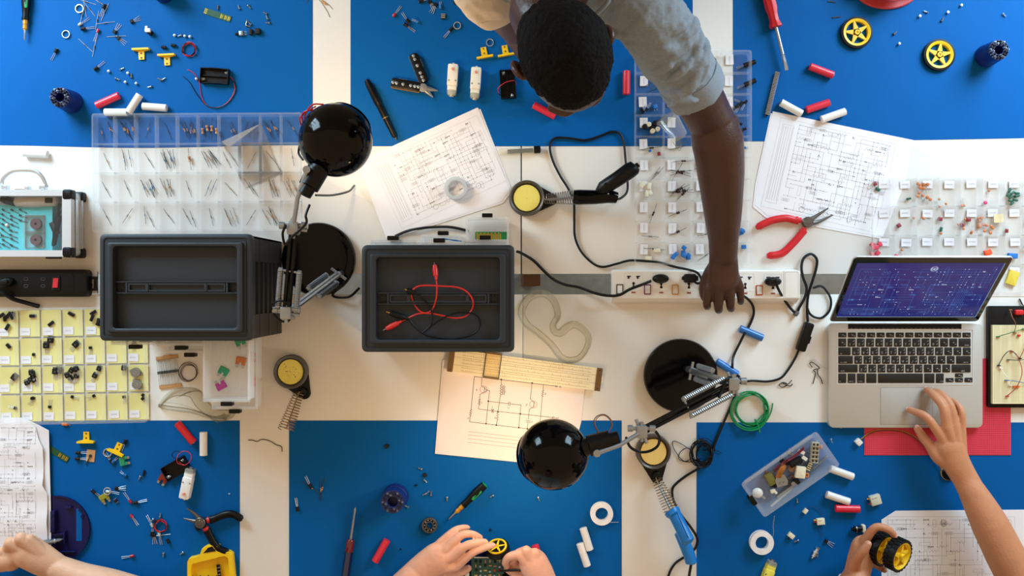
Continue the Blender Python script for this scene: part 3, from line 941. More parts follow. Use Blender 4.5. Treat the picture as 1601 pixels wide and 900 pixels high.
def cable(name, label, pts, r, mat=None, cat='cable', plug=None, n=7):
    x0, y0, h0_ = pts[0]
    t = Thing(name, label, cat, x0, y0, 0)
    mb = MB(); mb.tube(cr([t.p(*q) for q in pts], n), r, 7)
    t.part('cord', mb, mat or m_rub)
    if plug:
        for (kind, px, py, ang_, h) in plug:
            mb = MB(); c = t.p(px, py, h)
            mb.at(c.x, c.y, c.z, ang_)
            if kind == 'flat':        # oval two-pin plug seen from its back
                mb.lathe([(.011, 0), (.0125, .004), (.0125, .012), (.009, .018), (.005, .0195)], 20, sx=1.5, sy=.85)
                mb.rbox(0, 0, .022, .012, .018, .023, .005, .002)
            else:
                mb.rbox(0, 0, .026, .02, 0, .02, .004, .002); mb.rbox(-.014, 0, .008, .008, .004, .014, .002, .001); mb.rbox(.012, 0, .012, .012, .004, .018, .003, .001)
            t.part('plug', mb, m_rub)
    return t


cable('power_cable', 'black power cable from the cabinet to the second socket of the white strip',
      [(808, 393, .02), (816, 396, .012), (834, 407, .006), (850, 423, .006), (866, 437, .006), (884, 445, .006), (905, 449, .012), (930, 458, .03), (950, 462, .036), (968, 461, .041), (985, 452, .042), (1003, 445, .045), (1018, 439, .053)], .0034,
      plug=[('flat', 1032, 435.5, 0, .033)])
cable('iron_cable', 'black cable looping from the black soldering iron to the third socket',
      [(962, 311, .05), (970, 310, .02), (980, 300, .008), (981, 280, .008), (978, 250, .006), (975, 222, .006), (968, 208, .006), (955, 206, .006), (940, 212, .006), (915, 219, .006), (890, 216, .006), (868, 216, .006), (860, 228, .006), (864, 250, .006), (876, 275, .006), (888, 294, .006), (897, 315, .006), (898, 345, .006), (899, 370, .006), (908, 392, .006), (925, 410, .006), (942, 417, .006), (965, 412, .006), (985, 407, .005), (1010, 408, .005), (1035, 411, .005), (1055, 417, .006), (1075, 421, .026), (1090, 426, .046), (1097, 438, .05), (1092, 443, .048), (1086, 441, .046)], .0028,
      plug=[('cube', 1077.5, 435, 0, .033)])
sc = cable('switched_cable', 'black cable with an inline switch, knotted beside the laptop',
           [(1212, 437, .058), (1217, 452, .045), (1230, 474, .012), (1244, 489, .006), (1250, 480, .006), (1258, 465, .008), (1261, 450, .01), (1255, 432, .012), (1253, 416, .012), (1257, 403, .01), (1268, 397, .008), (1277, 405, .006), (1276, 420, .006), (1270, 440, .006), (1264, 460, .006), (1262, 480, .006), (1263, 503, .008)], .0032,
           plug=[('flat', 1207, 440, 0, .034)])
mb = MB(); mb.tube(cr([sc.p(*q) for q in [(1271, 450, .006), (1283, 447, .006), (1291, 453, .006), (1299, 468, .006), (1297, 485, .006), (1286, 496, .006), (1275, 496, .006), (1266, 490, .006), (1261, 478, .006)]], 7), .0028, 7)
sc.part('cord', mb, m_rub)
mb = MB(); mb.tube(cr([sc.p(*q) for q in [(1249, 546, .008), (1243, 560, .006), (1232, 578, .006), (1220, 591, .006), (1200, 596, .006), (1175, 595, .006), (1152, 599, .02), (1140, 600, .12), (1134, 602, .24)]], 7), .0028, 7)
sc.part('cord', mb, m_rub)
x, y, a_, L_ = seg((1264, 504), (1249, 548), .004)
c = sc.p(x, y, .003)
mb = MB(); mb.at(c.x, c.y, c.z, a_); mb.rbox(0, 0, L_, .0215, 0, .018, .005, .003, 4, .002); mb.rbox(.004, .010, .018, .008, .003, .015, .002, .001)
sc.part('inline_switch', mb, m_black)
mb = MB(); c = sc.p(1244, 490, .003); mb.at(c.x, c.y, c.z, .9); mb.rbox(0, 0, .012, .009, 0, .01, .002, .001)
sc.part('cable_tie', mb, m_ironm)
cable('lamp_cable', 'black cable from under the hand, past two blue batteries and behind the blue iron',
      [(1162, 462, .05), (1170, 468, .03), (1177, 478, .012), (1178, 492, .006), (1170, 512, .006), (1164, 521, .017), (1156, 537, .008), (1147, 556, .006), (1145, 570, .017), (1146, 586, .006), (1149, 605, .006), (1148, 620, .006), (1138, 645, .006), (1125, 675, .006), (1117, 695, .006), (1112, 712, .012), (1098, 728, .012), (1075, 742, .006), (1058, 755, .006), (1051, 766, .006), (1054, 785, .006), (1066, 806, .006), (1080, 824, .006), (1090, 842, .006), (1086, 858, .006), (1072, 869, .006), (1055, 881, .006), (1045, 900, .006), (1040, 930, .006)], .0030)

bs = Thing('power_strip', 'black power strip with a red rocker switch, below the silver case', 'power strip', 70, 443, 0)
a, b = bs.p(-60, 464, .03), bs.p(136, 421, .03)
cx, cy, w, d = (a.x + b.x) / 2, (a.y + b.y) / 2, b.x - a.x, b.y - a.y
mb = MB(); mb.rbox(cx, cy, w, d, 0, .03, .01, .003, 5, .002)
mb.ring(rrect(cx - .01, cy, w - .04, d - .012, .012), rrect(cx - .01, cy, w - .0415, d - .0135, .0115), .0295, .0308)
bs.part('body', mb, m_black)
mb = MB(); p0_ = bs.p(136, 443, 0)
for dy in (-.014, .013): mb.box(p0_.x - .002, p0_.x + .026, p0_.y + dy - .003, p0_.y + dy + .003, .002, .012)
for dx in (.004, .022): mb.box(p0_.x + dx - .002, p0_.x + dx + .002, p0_.y - .017, p0_.y + .016, .002, .010)
mb.ring(circ(p0_.x + .009, p0_.y - .003, .0055, 12), circ(p0_.x + .009, p0_.y - .003, .003, 12), .002, .008)
bs.part('hanging_tab', mb, m_black)
for x in (41, 67.5):
    c = bs.p(x, 442, .03); mb = MB()
    for dy in (.009, -.007): mb.pline(rrect(c.x, c.y + dy, .009, .006, .0005, 1) + [rrect(c.x, c.y + dy, .009, .006, .0005, 1)[0]], .0009, .0311)
    mb.mat(1); mb.box(c.x - .013, c.x - .008, c.y - .003, c.y + .003, .0300, .0309)
    bs.part('socket', mb, [m_ironm, m_blackm])
c = bs.p(88, 442, .03)
mb = MB(); mb.ring(rrect(c.x, c.y, .019, .033, .001, 1), rrect(c.x, c.y, .0125, .023, .001, 1), .030, .033)
mb.mat(1); mb.loft([[(c.x - .006, c.y - .0113, .03), (c.x + .006, c.y - .0113, .03), (c.x + .006, c.y + .0113, .03), (c.x - .006, c.y + .0113, .03)],
                    [(c.x - .0058, c.y - .011, .037), (c.x + .0058, c.y - .011, .037), (c.x + .0058, c.y + .011, .033), (c.x - .0058, c.y + .011, .033)]])
bs.part('rocker_switch', mb, [m_blackm, M('red_switch_plastic', (214, 24, 34), .3)], label='red rocker switch in a black frame')  # rocker in plain red plastic
mb = MB(); c = W(144, 441, 0); mb.box(-.017, .016, -.025, .026, 0, .0008)
mb.mat(1).box(.0145, .016, -.025, .026, .0008, .0016)
solo('metal_plate', 'small white plate under the hanging tab of the black power strip', 'plate', mb, [m_white, m_black], 143, 442, .0003)
t = cable('plug_cable', 'thick black plug cable lying over the lower edge of the black strip', [(-20, 455, .055), (4, 458, .05), (20, 467, .03), (40, 473, .012), (61, 479, .006)], .005, plug=[('flat', 12, 441, .3, .031)])

# ------------------------------------------------------------------ silver case
sv = Thing('aluminium_case', 'silver case with a clear lid showing a rotary tool and bits in teal foam', 'case', 60, 350, 0)
h = .075
P = lambda x, y, z=h: sv.p(x, y, z)
a, b = P(-70, 401), P(111, 296.5)
cx, cy, w, d = (a.x + b.x) / 2, (a.y + b.y) / 2, b.x - a.x, b.y - a.y
mb = MB(); mb.ring(rrect(cx, cy, w - .006, d - .006, .008), rrect(cx, cy, w - .014, d - .014, .006), .004, .05)
mb.rbox(cx, cy, w - .006, d - .006, 0, .004, .008, 0)
sv.part('body', mb, m_alu)
mb = MB()
wi = P(97, 391); wj = P(97, 306)
inner = [(cx - w / 2 + .012, wi.y), (wi.x, wi.y), (wi.x, wj.y), (cx - w / 2 + .012, wj.y)]
ox = rrect(cx, cy, w, d, .004, 1)
xx0, xx1, yy0, yy1 = cx - w / 2, cx + w / 2, cy - d / 2, cy + d / 2
mb.box(xx0, xx1, yy0, inner[0][1], .056, h); mb.box(xx0, xx1, inner[2][1], yy1, .056, h)
mb.box(inner[1][0], xx1, inner[0][1], inner[2][1], .056, h); mb.box(xx0, inner[0][0], inner[0][1], inner[2][1], .056, h)
lidf = sv.part('lid_frame', mb, m_alu)
mb = MB(); mb.box(inner[0][0], inner[1][0], inner[0][1], inner[2][1], .062, .064)
sv.part('clear_window', mb, m_clear, parent=lidf)
for yy, nm in ((yy0, 0), (yy1, 1)):
    for zz0, zz1 in ((.054, h + .0012), (.0, .018)):
        mb = MB(); yc = yy + (.0105 if nm == 0 else -.0105)
        mb.rbox(xx1 - .009, yc, .022, .024, zz0, zz1, .006, .003)
        sv.part('corner_guard', mb, m_black)
mb = MB()
for z0_, z1_ in ((.016, .024), (.044, .054)): mb.box(xx1 - .005, xx1 + .002, yy0 + .02, yy1 - .02, z0_, z1_)
sv.part('edge_trim', mb, m_chrome)
hb = [P(3, 293, .04), P(4, 281, .045), P(12, 272, .045), P(22, 267, .045), P(38, 266, .045), P(55, 268, .045), (P(66, 277, .045)), P(73, 293, .04)]
mb = MB(); mb.tube(cr(hb, 5), .0046, 8, flat=.8)
for x in (9, 68): c = P(x, 293, .04); mb.rbox(c.x, c.y, .014, .012, .033, .048, .002, .001)
sv.part('handle', mb, m_chrome)
mb = MB(); c = P(36, 295, .045); mb.rbox(c.x, c.y - .002, .032, .008, .036, .052, .002, .001); mb.rbox(c.x + .012, c.y, .01, .012, .04, .055, .002, .001)
sv.part('latch', mb, m_chrome)
mb = MB(); c = P(84, 402.5, .05); mb.box(c.x - .016, c.x + .016, c.y - .003, c.y + .0035, .044, .056); sv.part('hinge', mb, m_steel)
foam_z = .042
mb = MB(); p, q = P(-20, 391, foam_z), P(82, 320, foam_z); mb.box(p.x, q.x, p.y, q.y, .006, foam_z)
solo_o = mb.mesh('foam_insert', m_tint)
o = obj('foam_insert', solo_o, None, sv.o.location)
tag(o, 'teal foam insert inside the silver case', 'foam')
o = Thing('rotary_tool', 'grey rotary tool lying along the top inside the silver case', 'tool', 50, 315, .02)
mb = MB(); P2 = lambda x, y, z: o.p(x, y, z)
mb.tube(cr([P2(24, 316, .045), P2(32, 315, .045), (P2(50, 315, .046)), P2(72, 314, .046), P2(86, 314, .045), P2(90, 314, .045)], 4), [.009, .010, .0115, .012, .012, .0125, .013, .013, .0135, .0135, .0135, .0135, .0135, .013, .013, .0125, .012, .012, .010, .009, .006][:21], 14)
o.part('body', mb, M('grey_tool_plastic', (176, 172, 162), .5))
mb = MB(); mb.tube(cr([P2(2, 311, .045), P2(10, 313, .045), P2(24, 316, .045)], 3), [.006, .007, .0085, .009, .009, .0095, .0095], 12); o.part('collar', mb, m_black)
mb = MB(); c = P2(76, 313, .058); mb.rbox(c.x, c.y, .017, .012, c.z - .003, c.z + .0015, .002, .0006); o.part('switch', mb, m_black)
o = Thing('tool_cable', 'black cable bundled at the right end inside the silver case', 'cord', 86, 355, .02)
mb = MB(); rn = random.Random(4)
pts = [(93, 318, .045)]
for k in range(6): pts += [(84 + rn.uniform(-2, 2), 385 - rn.uniform(0, 6), .03 + .004 * k), (93 + rn.uniform(-2, 2) - k * .8, 328 + rn.uniform(0, 14), .032 + .004 * k)]
mb.tube(cr([o.p(*q) for q in pts], 6), .0036, 6); mb.at(*o.p(86, 357, .045), .4); mb.rbox(0, 0, .012, .03, -.004, .008, .003, .001)
o.part('cord', mb, m_rub)
o = Thing('disc_box', 'small clear box of brown cutting discs on the teal foam', 'box', 56, 360, foam_z + .0005)
p, q = o.p(39, 388, foam_z), o.p(71, 336, foam_z)
w, d = q.x - p.x, q.y - p.y
mb = MB(); cx, cy = (p.x + q.x) / 2, (p.y + q.y) / 2
mb.ring(rrect(cx, cy, w, d, .002), rrect(cx, cy, w - .002, d - .002, .0015), 0, .012); mb.rbox(cx, cy, w, d, 0, .001, .002, 0); mb.box(cx - w / 2, cx + w / 2, cy - .0008, cy + .0008, .001, .011)
o.part('box_body', mb, m_clearw)
for y in (350, 375):
    tt = solo('cutting_disc', 'stack of brown cutting discs in the ' + ('upper' if y == 350 else 'lower') + ' half of the small clear box', 'disc', MB().lathe([(.0125, 0), (.0125, .008), (.003, .008), (.003, 0)], 20, closed=True), M('brown_abrasive', (92, 66, 66), .9, var=.3, vs=600), 58, y, foam_z + .0016)
rn = random.Random(9)
me = MB().tube([(-.009, 0, .0018), (.004, 0, .0018)], .0011, 5).tube([(.004, 0, .0018), (.010, 0, .0018)], [.0018, .0024], 6).mesh('rotary_bit', m_steel)
for r in range(8):
    for c in range(4):
        x = -8 + c * 13.5 + rn.uniform(-1, 1)
        y = 331 + r * 7.6 + rn.uniform(-1, 1)
        if x > 34 or (c == 3 and r > 2): continue
        solo('rotary_bit', 'thin dark rotary bit pushed into the teal foam', 'bit', me, None, x + 4, y, foam_z + .0002, R(155) + rn.uniform(-.2, .2), 'rotary bits in the teal foam')
solo('rotary_bit', 'white felt polishing ball among the dark bits in the teal foam', 'bit', MB().ball((0, 0, .004), .004), m_white, 12, 352, foam_z + .0005)

# ------------------------------------------------------------------ papers
def paper(name, label, pts, h, th=.0012, rz=0., draw=None, curl=None, stack=None, group=None):
    """pts photo outline (clockwise from TL); draw(mb, O) inks it, O maps photo pixels to local"""
    cx = sum(p[0] for p in pts) / len(pts); cy = sum(p[1] for p in pts) / len(pts)
    t = Thing(name, label, 'paper', cx, cy, h)
    O = lambda x, y: tuple(t.p(x, y, h)[:2])
    mb = MB()
    poly = [O(*p) for p in pts][::-1]
    if stack:
        for k, (dx, dy) in enumerate(stack):
            mb.prism([(x + dx * S, y - dy * S) for x, y in poly], th * k * .4, th * k * .4 + th * .3)
    z = th if not stack else th * (len(stack) * .4 + .3)
    mb.prism(poly, (z - th * .4) if stack else 0, z)
    if draw: draw(mb, O, z + .0003)
    t.part('sheet', mb, [m_paper, m_ink, m_inkb, m_inkl])
    t.z = h + z
    return t


def sch_draw(origin, ex, w, h, seed, n=170, u=8., flip=1, lw=.00042, left=True):
    """schematic print in a frame at photo point origin, ex = direction of its long edge (photo)"""
    def f(mb, O, z):
        e = Vector(ex).normalized(); g = Vector((-e.y, e.x)) * flip
        m2 = MB()
        rnd = random.Random(seed)
        L0 = 34 if left else 4
        circuit(m2, L0, 8, w - L0 - 8, h - 16, rnd, int(n * .8), u, .25, 0, (1, 2))
        if left:
            for k in range(5): m2.mat(1).line((10 + k * 3.6, 14), (10 + k * 3.6, h - 16), .3, 0)
            q = rrect(17, h * .5, 18, h - 24, 1, 1); m2.mat(3).pline(q + [q[0]], .3, 0)
        q = rrect(w / 2, h / 2, w - 6, h - 6, .5, 1); m2.mat(3).pline(q + [q[0]], .25, 0)
        for k in range(3):
            c = (w * (.35 + .2 * k), h - 12 - k); m2.mat(1).pline(circ(c[0], c[1], 4, 12) + [(c[0] + 4, c[1])], .35, 0)
        vs = []
        for (x, y, _) in m2.v:
            q = Vector(origin) + e * x + g * y
            vs.append((*O(q.x, q.y), z))
        fl = [tuple(reversed(f_)) for f_ in m2.f] if flip > 0 else m2.f
        b = len(mb.v); mb.v += vs; mb.f += [tuple(b + i for i in f_) for f_ in fl]; mb.m += m2.m
    return f


def sheet60(mb, O, z):
    sch_draw((1384, 804), (1, 0), 205, 135, 45, 200, 7, left=False)(mb, O, z)
    c = O(1475, 817)
    mb.mat(2).text('60', c[0] - .0052, c[1] - .0035, .0068, .0006, z)
    q = circ(c[0], c[1], .0075, 16); mb.pline(q + [q[0]], .0005, z)


paper('schematic_sheet', 'stack of circuit diagrams half under the fallen pen, a tape roll on top',
      [(559, 253), (747, 168), (797, 297), (783, 315), (604, 372)], .0012, stack=[(4, 2), (2, 3), (1, 1)],
      draw=sch_draw((578, 254), (.909, -.417), 186, 118, 21, 210, 6.4))
paper('schematic_sheet', 'circuit diagram sheet with a curled corner, under the open red pliers', [(1208, 174), (1428, 219), (1415, 285), (1380, 370), (1330, 361), (1200, 337), (1180, 320), (1184, 284)], .0012, stack=[(-3, 3)],
      draw=sch_draw((1219, 180), (.974, .226), 190, 148, 33, 240, 6.6, left=True))
pc = paper('schematic_sheet', 'circuit diagram sheet beneath the raised yellow wheels', [(1378, 812), (1400, 798), (1640, 796), (1640, 960), (1378, 960)], .0012,
           draw=sheet60)
def tall_sheets():
    t = Thing('schematic_sheet', 'folded pile of long diagram sheets at the left edge, under the writing hand', 'paper', 35, 745, 0)
    z0_ = .0060
    mb = MB()
    for k in range(3):
        prof = [(77 + k * 1.0, 672), (78 + k * 1.2, 730), (80 + k, 790), (81 + k * .8, 866)]
        L = [(-40, 655), (38, 652), (64, 664)] + prof + [(-40, 866)]
        zz = .001 + .001 * k
        poly = [tuple(t.p(x - (3 - k) * .8, y, .003)[:2]) for x, y in L][::-1]
        mb.prism(poly, z0_ + zz - .001, z0_ + zz)
    # wavy top sheet
    ys = [652, 668, 684, 698, 714, 730, 744, 757, 770, 784, 800, 814, 830, 848, 866]
    wv = [.0, .001, .0035, .007, .004, .0015, .003, .008, .004, .0015, .003, .0065, .003, .001, 0]
    loops = []
    for y, hz in zip(ys, wv):
        x1 = 62 if y < 690 else (70 if y < 760 else 76 if y < 850 else 74)
        if y == 652: x1 = 36
        if y == 668: x1 = 58
        xs = [-40 + (x1 + 40) * i / 8 for i in range(9)]
        loops.append([tuple(t.p(x, y, .006)[:2]) + (z0_ + .004 + hz,) for x in xs])
    vs = [p for l in loops for p in l]; nn = len(vs)
    fs = []
    for i in range(len(loops) - 1):
        for j in range(8): a_ = i * 9 + j; fs.append((a_, a_ + 9, a_ + 10, a_ + 1))
    mb.add(vs, fs)
    rnd = random.Random(77)
    m2 = MB(); circuit(m2, 0, 0, 60, 170, rnd, 130, 6, .26, 0, (1, 2))

    def hz(y):
        for (a, ha), (b, hb_) in zip(zip(ys, wv), list(zip(ys, wv))[1:]):
            if a <= y <= b: return ha + (hb_ - ha) * (y - a) / (b - a)
        return 0
    vs = []
    for (x, y, _) in m2.v:
        X, Y = x - 2, 668 + y
        vs.append(tuple(t.p(X, Y, .006)[:2]) + (z0_ + .0046 + hz(Y),))
    b = len(mb.v); mb.v += vs; mb.f += [tuple(reversed([b + i for i in f_])) for f_ in m2.f]; mb.m += m2.m
    t.part('sheet', mb, [m_paper, m_ink, m_inkb, m_inkl])
tall_sheets()


def hand_circuit(mb, O, z):
    C = lambda x, y: (660 + x / 4.286, 530 + y / 4.286)
    Lw = .00095

    def pl(*pts): mb.mat(2).pline([O(*C(*p)) for p in pts], Lw, z)

    def zig(a, b, n=7, amp=6):
        a, b = Vector(a), Vector(b); d = (b - a); q = Vector((-d.y, d.x)).normalized() * amp
        pl(a, *[a + d * (i + .5) / n + (q if i % 2 else -q) for i in range(n)], b)

    def dot(x, y, r=1.3): mb.mat(2).disc(O(*C(x, y)), r * S, z + .0001, 10)

    def ringc(x, y, r, m=2):
        q = [O(*C(x + r * cos(a * pi / 9), y + r * sin(a * pi / 9))) for a in range(19)]
        mb.mat(m).pline(q, Lw * .8, z)
    pl((350, 250), (905, 315)); pl((350, 250), (328, 470)); zig((328, 470), (322, 515)); pl((322, 515), (318, 553), (705, 600))
    pl((400, 257), (398, 310), (432, 340)); pl((432, 345), (388, 370), (385, 400)); zig((385, 400), (382, 440)); pl((382, 440), (377, 467), (435, 475))
    pl((432, 340), (452, 345), (428, 565)); pl((440, 415), (580, 432)); pl((590, 433), (662, 440), (648, 592)); pl((580, 420), (578, 445)); pl((590, 421), (588, 446))
    pl((530, 270), (530, 300)); zig((530, 300), (525, 375), 9); pl((525, 375), (508, 485)); zig((508, 485), (503, 540)); pl((503, 540), (497, 575))
    for k in range(3): pl((540 + k * 7, 310 + k), (536 + k * 7, 370 + k))
    pl((435, 475), (880, 525)); pl((465, 470), (480, 490), (465, 488), (480, 470), (465, 470))
    pl((737, 293), (725, 400), (755, 430)); pl((750, 450), (718, 470), (712, 535)); pl((700, 545), (725, 548)); pl((700, 555), (725, 558)); pl((708, 562), (705, 598))
    pl((812, 303), (810, 340)); zig((810, 340), (805, 385)); pl((805, 385), (790, 560))
    for d_ in ((530, 270), (737, 293), (443, 415), (508, 485), (658, 500), (428, 565), (497, 575), (648, 592), (705, 600)): dot(*d_)
    ringc(412, 337, 24, 4); ringc(745, 437, 24, 4); ringc(900, 313, 7); ringc(880, 525, 7)
    pl((420, 320), (415, 352)); pl((752, 420), (745, 455))
    for y0_ in (618, 640, 665, 690):
        mb.mat(2).line(O(*C(310 - (y0_ - 618) * .1, y0_)), O(*C(700, y0_ + 45)), .0005, z)
    for (tx, x, y) in (('R', 365, 340), ('C', 400, 425), ('1', 470, 455), ('L', 560, 350), ('C', 580, 462), ('R', 700, 440), ('Q', 825, 365), ('+', 700, 532), ('C', 735, 555), ('R', 490, 528), ('R', 308, 530), ('OUT', 895, 530), ('IN', 918, 318)):
        c = O(*C(x, y)); mb.mat(2).text(tx, c[0] - .001, c[1] - .002, .0038, .0005, z)
    c = O(*C(350, 238)); mb.mat(2).text('Power', c[0], c[1], .003, .0005, z)


t = Thing('circuit_drawing', 'pile of pinkish sheets with a hand drawn transistor circuit, below the slide rule', 'paper', 790, 640, .0012)
O = lambda x, y: tuple(t.p(x, y, .003)[:2])
mb = MB(); pts = [(695, 562), (916, 592), (909, 658), (890, 730), (683, 709)]
for k, (dx, dy) in enumerate([(3, -5), (1.5, -2), (-1, 0)]): mb.prism([O(x + dx - 2, y + dy) for x, y in pts][::-1], .0005 * k, .0005 * k + .0004)
mb.prism([O(*p) for p in pts][::-1], .0015, .0021)
hand_circuit(mb, O, .0024)
t.part('sheet', mb, [M('pinkish_paper', (240, 228, 224), .8, var=.02, vs=10), m_ink, m_inkb, m_inkl, M('red_ink', (190, 90, 80), .8)])

# ------------------------------------------------------------------ red mat, breadboard
mb = MB(); p, q = W(1351, 711), W(1580, 560); w, d = q.x - p.x, q.y - p.y
mb.box(-w / 2, w / 2, -d / 2, d / 2, 0, .0012)
nx_, ny_ = 76, 50
for k in range(ny_): mb.box(-w / 2 + .0015, w / 2 - .0015, -d / 2 + .003 + k * (d - .006) / ny_, -d / 2 + .003 + k * (d - .006) / ny_ + .0026, .0012, .0019)
for k in range(nx_): mb.mat(1).box(-w / 2 + .0015 + k * (w - .003) / nx_, -w / 2 + .0015 + k * (w - .003) / nx_ + .0018, -d / 2 + .002, d / 2 - .002, .0012, .0016)
solo('grip_mat', 'red ribbed rubber mat lying under the laptop', 'mat', mb, [M('red_rubber', (224, 62, 88), .55, var=.05), M('dark_red_rubber', (182, 34, 60), .6)], 1465.5, 635.5, .001)
bb = Thing('breadboard', 'cream breadboard on a black plate with jumper wires, at the right edge', 'breadboard', 1595, 558, 0)
p, q = bb.p(1545.5, 637, .014), bb.p(1668, 478, .014)
mb = MB(); mb.rbox((p.x + q.x) / 2, (p.y + q.y) / 2, q.x - p.x, q.y - p.y, .0022, .014, .005, .001); bb.part('base_plate', mb, m_black)
p, q = bb.p(1552, 631, .023), bb.p(1650, 508, .023)
mb = MB(); mb.box(p.x, q.x, p.y, q.y, .014, .023)
w = q.x - p.x
for x_ in (1568, 1586, 1590, 1596): c = bb.p(x_, 560, .023); mb.mat(2).box(c.x - .0004, c.x + .0004, p.y, q.y, .023, .0232)
mb.mat(1)
for ix in range(26):
    for iy in range(46):
        if ix in (4, 9, 10, 16, 17): continue
        x_ = p.x + .004 + ix * .0037; y_ = p.y + .005 + iy * .0039
        mb.add([(x_ - .0006, y_ - .0006, .02315), (x_ + .0006, y_ - .0006, .02315), (x_ + .0006, y_ + .0006, .02315), (x_ - .0006, y_ + .0006, .02315)], [(0, 1, 2, 3)])
board = bb.part('board', mb, [M('cream_board', (226, 214, 172), .5), M('board_hole', (120, 112, 84), .8), m_yliner])
m_jred = M('jumper_red', (180, 40, 44), .4)
for pts, m_, nm in ([[(1561, 571), (1570, 555), (1581, 548), (1594, 560)], M('jumper_navy', (30, 34, 60), .4), 1], [[(1560, 526), (1580, 520), (1600, 514)], M('jumper_green', (20, 110, 70), .4), 1],
                    [[(1564, 575), (1572, 586), (1580, 594), (1579, 602)], m_white, 1], [[(1574, 619), (1590, 604), (1598, 580), (1590, 555), (1581, 549)], m_jred, 1],
                    [[(1573, 594), (1590, 596), (1606, 600)], M('jumper_blue', (60, 104, 160), .4), 1], [[(1576, 562), (1592, 563), (1610, 560)], M('jumper_grey', (60, 90, 76), .4), 1],
                    [[(1579, 484), (1583, 496), (1588, 506), (1586, 520)], M('jumper_copper', (150, 92, 60), .4), 1], [[(1594, 560), (1600, 548), (1606, 530)], m_jred, 1]):
    mb = MB(); q3 = [bb.p(x_, y_, .024 + .012 * sin(pi * i / (len(pts) - 1))) for i, (x_, y_) in enumerate(pts)]
    mb.tube(cr(q3, 5), .0009, 5)
    for e in (pts[0], pts[-1]): c = bb.p(*e, .023); mb.box(c.x - .0035, c.x + .0035, c.y - .0012, c.y + .0012, .0232, .027)
    bb.part('jumper_wire', mb, m_)
mb = MB(); c = bb.p(1592, 524, .023); mb.ball((c.x, c.y, .026), .0034, sc=(1.3, .8, .8)); bb.part('red_indicator', mb, m_red)
mb = MB(); c = bb.p(1588, 604, .023)
for dx in (-.004, .004): mb.lathe([(.0, .0235), (.003, .0235), (.003, .028), (0, .0285)], 10) if 0 else mb.box(c.x + dx - .003, c.x + dx + .003, c.y - .002, c.y + .002, .0232, .027)
bb.part('orange_capacitor', mb, m_orange)
mb = MB(); c = bb.p(1594, 488, .02); mb.rbox(c.x, c.y, .02, .012, .0142, .022, .004, .002); bb.part('red_terminal', mb, m_red)
# ------------------------------------------------------------------ people
def skin(name, rgb, spec=.35, rough=.5):
    return M(name, rgb, rough, spec=spec, var=.14, vs=45, bump=.3, bs=260, sss=.12)


sk_dark = skin('dark_brown_skin', (64, 35, 24), .5, .4)
sk_tan = skin('tan_skin', (196, 134, 98))
sk_pale = skin('pale_skin', (226, 168, 142))
sk_fair = skin('fair_skin', (222, 172, 140))
m_nail = M('fingernail', (226, 166, 150), .3, var=.04)
m_grey = M('grey_heather_knit', (136, 148, 160), .9, spec=.2, var=.28, vs=160, bump=.35, bs=500, stretch=(1, 3.2, 3.2))
m_grey_lit = M('grey_cloth_painted_lit', (200, 188, 172), .9, spec=.2, var=.1, vs=150, bump=.3, bs=600)  # grey shirt cloth with the warm light on it painted into the colour
m_hair = M('short_black_hair', (9, 7, 7), .8, spec=.15, var=.6, vs=260, bump=1., bs=420)
m_hairb = M('brown_hair', (60, 40, 28), .7, var=.4, vs=200, bump=.8, bs=300)


def limb(mb, pts, rad, flat=1., n=28, k=4):
    """tapered limb through the points with rounded ends"""
    P = [Vector(p) for p in pts]
    C = cr(P, k)
    rs = []
    for i in range(len(P) - 1): rs += [rad[i] + (rad[i + 1] - rad[i]) * (t / k) for t in range(k)]
    rs.append(rad[-1])
    mb.tube(C, rs, n, flat=flat)
    mb.ball(P[0], rad[0], n, 8, (1, 1, flat)); mb.ball(P[-1], rad[-1], n, 8, (1, 1, flat))
    return mb


def flesh(t, name, mb, mat, voxel=.002, it=6, parent=None, disp=None, label=None):
    o = t.part(name, mb, mat, parent=parent, label=label, ang=180)
    r = o.modifiers.new('remesh', 'REMESH'); r.mode = 'VOXEL'; r.voxel_size = voxel; r.use_smooth_shade = True
    s = o.modifiers.new('smooth', 'SMOOTH'); s.factor = .5; s.iterations = it
    if disp:
        for (sc, st, dp) in disp:
            tx = bpy.data.textures.new(name + '_folds', 'CLOUDS'); tx.noise_scale = sc; tx.noise_depth = dp
            d = o.modifiers.new('folds', 'DISPLACE'); d.texture = tx; d.strength = st; d.mid_level = .5; d.texture_coords = 'LOCAL'
    return o


def nail(t, tip, prev, r, up=Vector((0, 0, 1)), parent=None):
    d = (tip - prev).normalized()
    s = d.cross(up).normalized(); u = s.cross(d).normalized()
    m = Matrix((s, d, u)).transposed().to_4x4()
    mb = MB(); mb.M = Matrix.Translation(tip + d * r * .15 + u * r * .62) @ m
    mb.ball((0, 0, 0), r, 10, 6, (.62, .8, .30))
    t.part('fingernail', mb, m_nail, parent=parent)


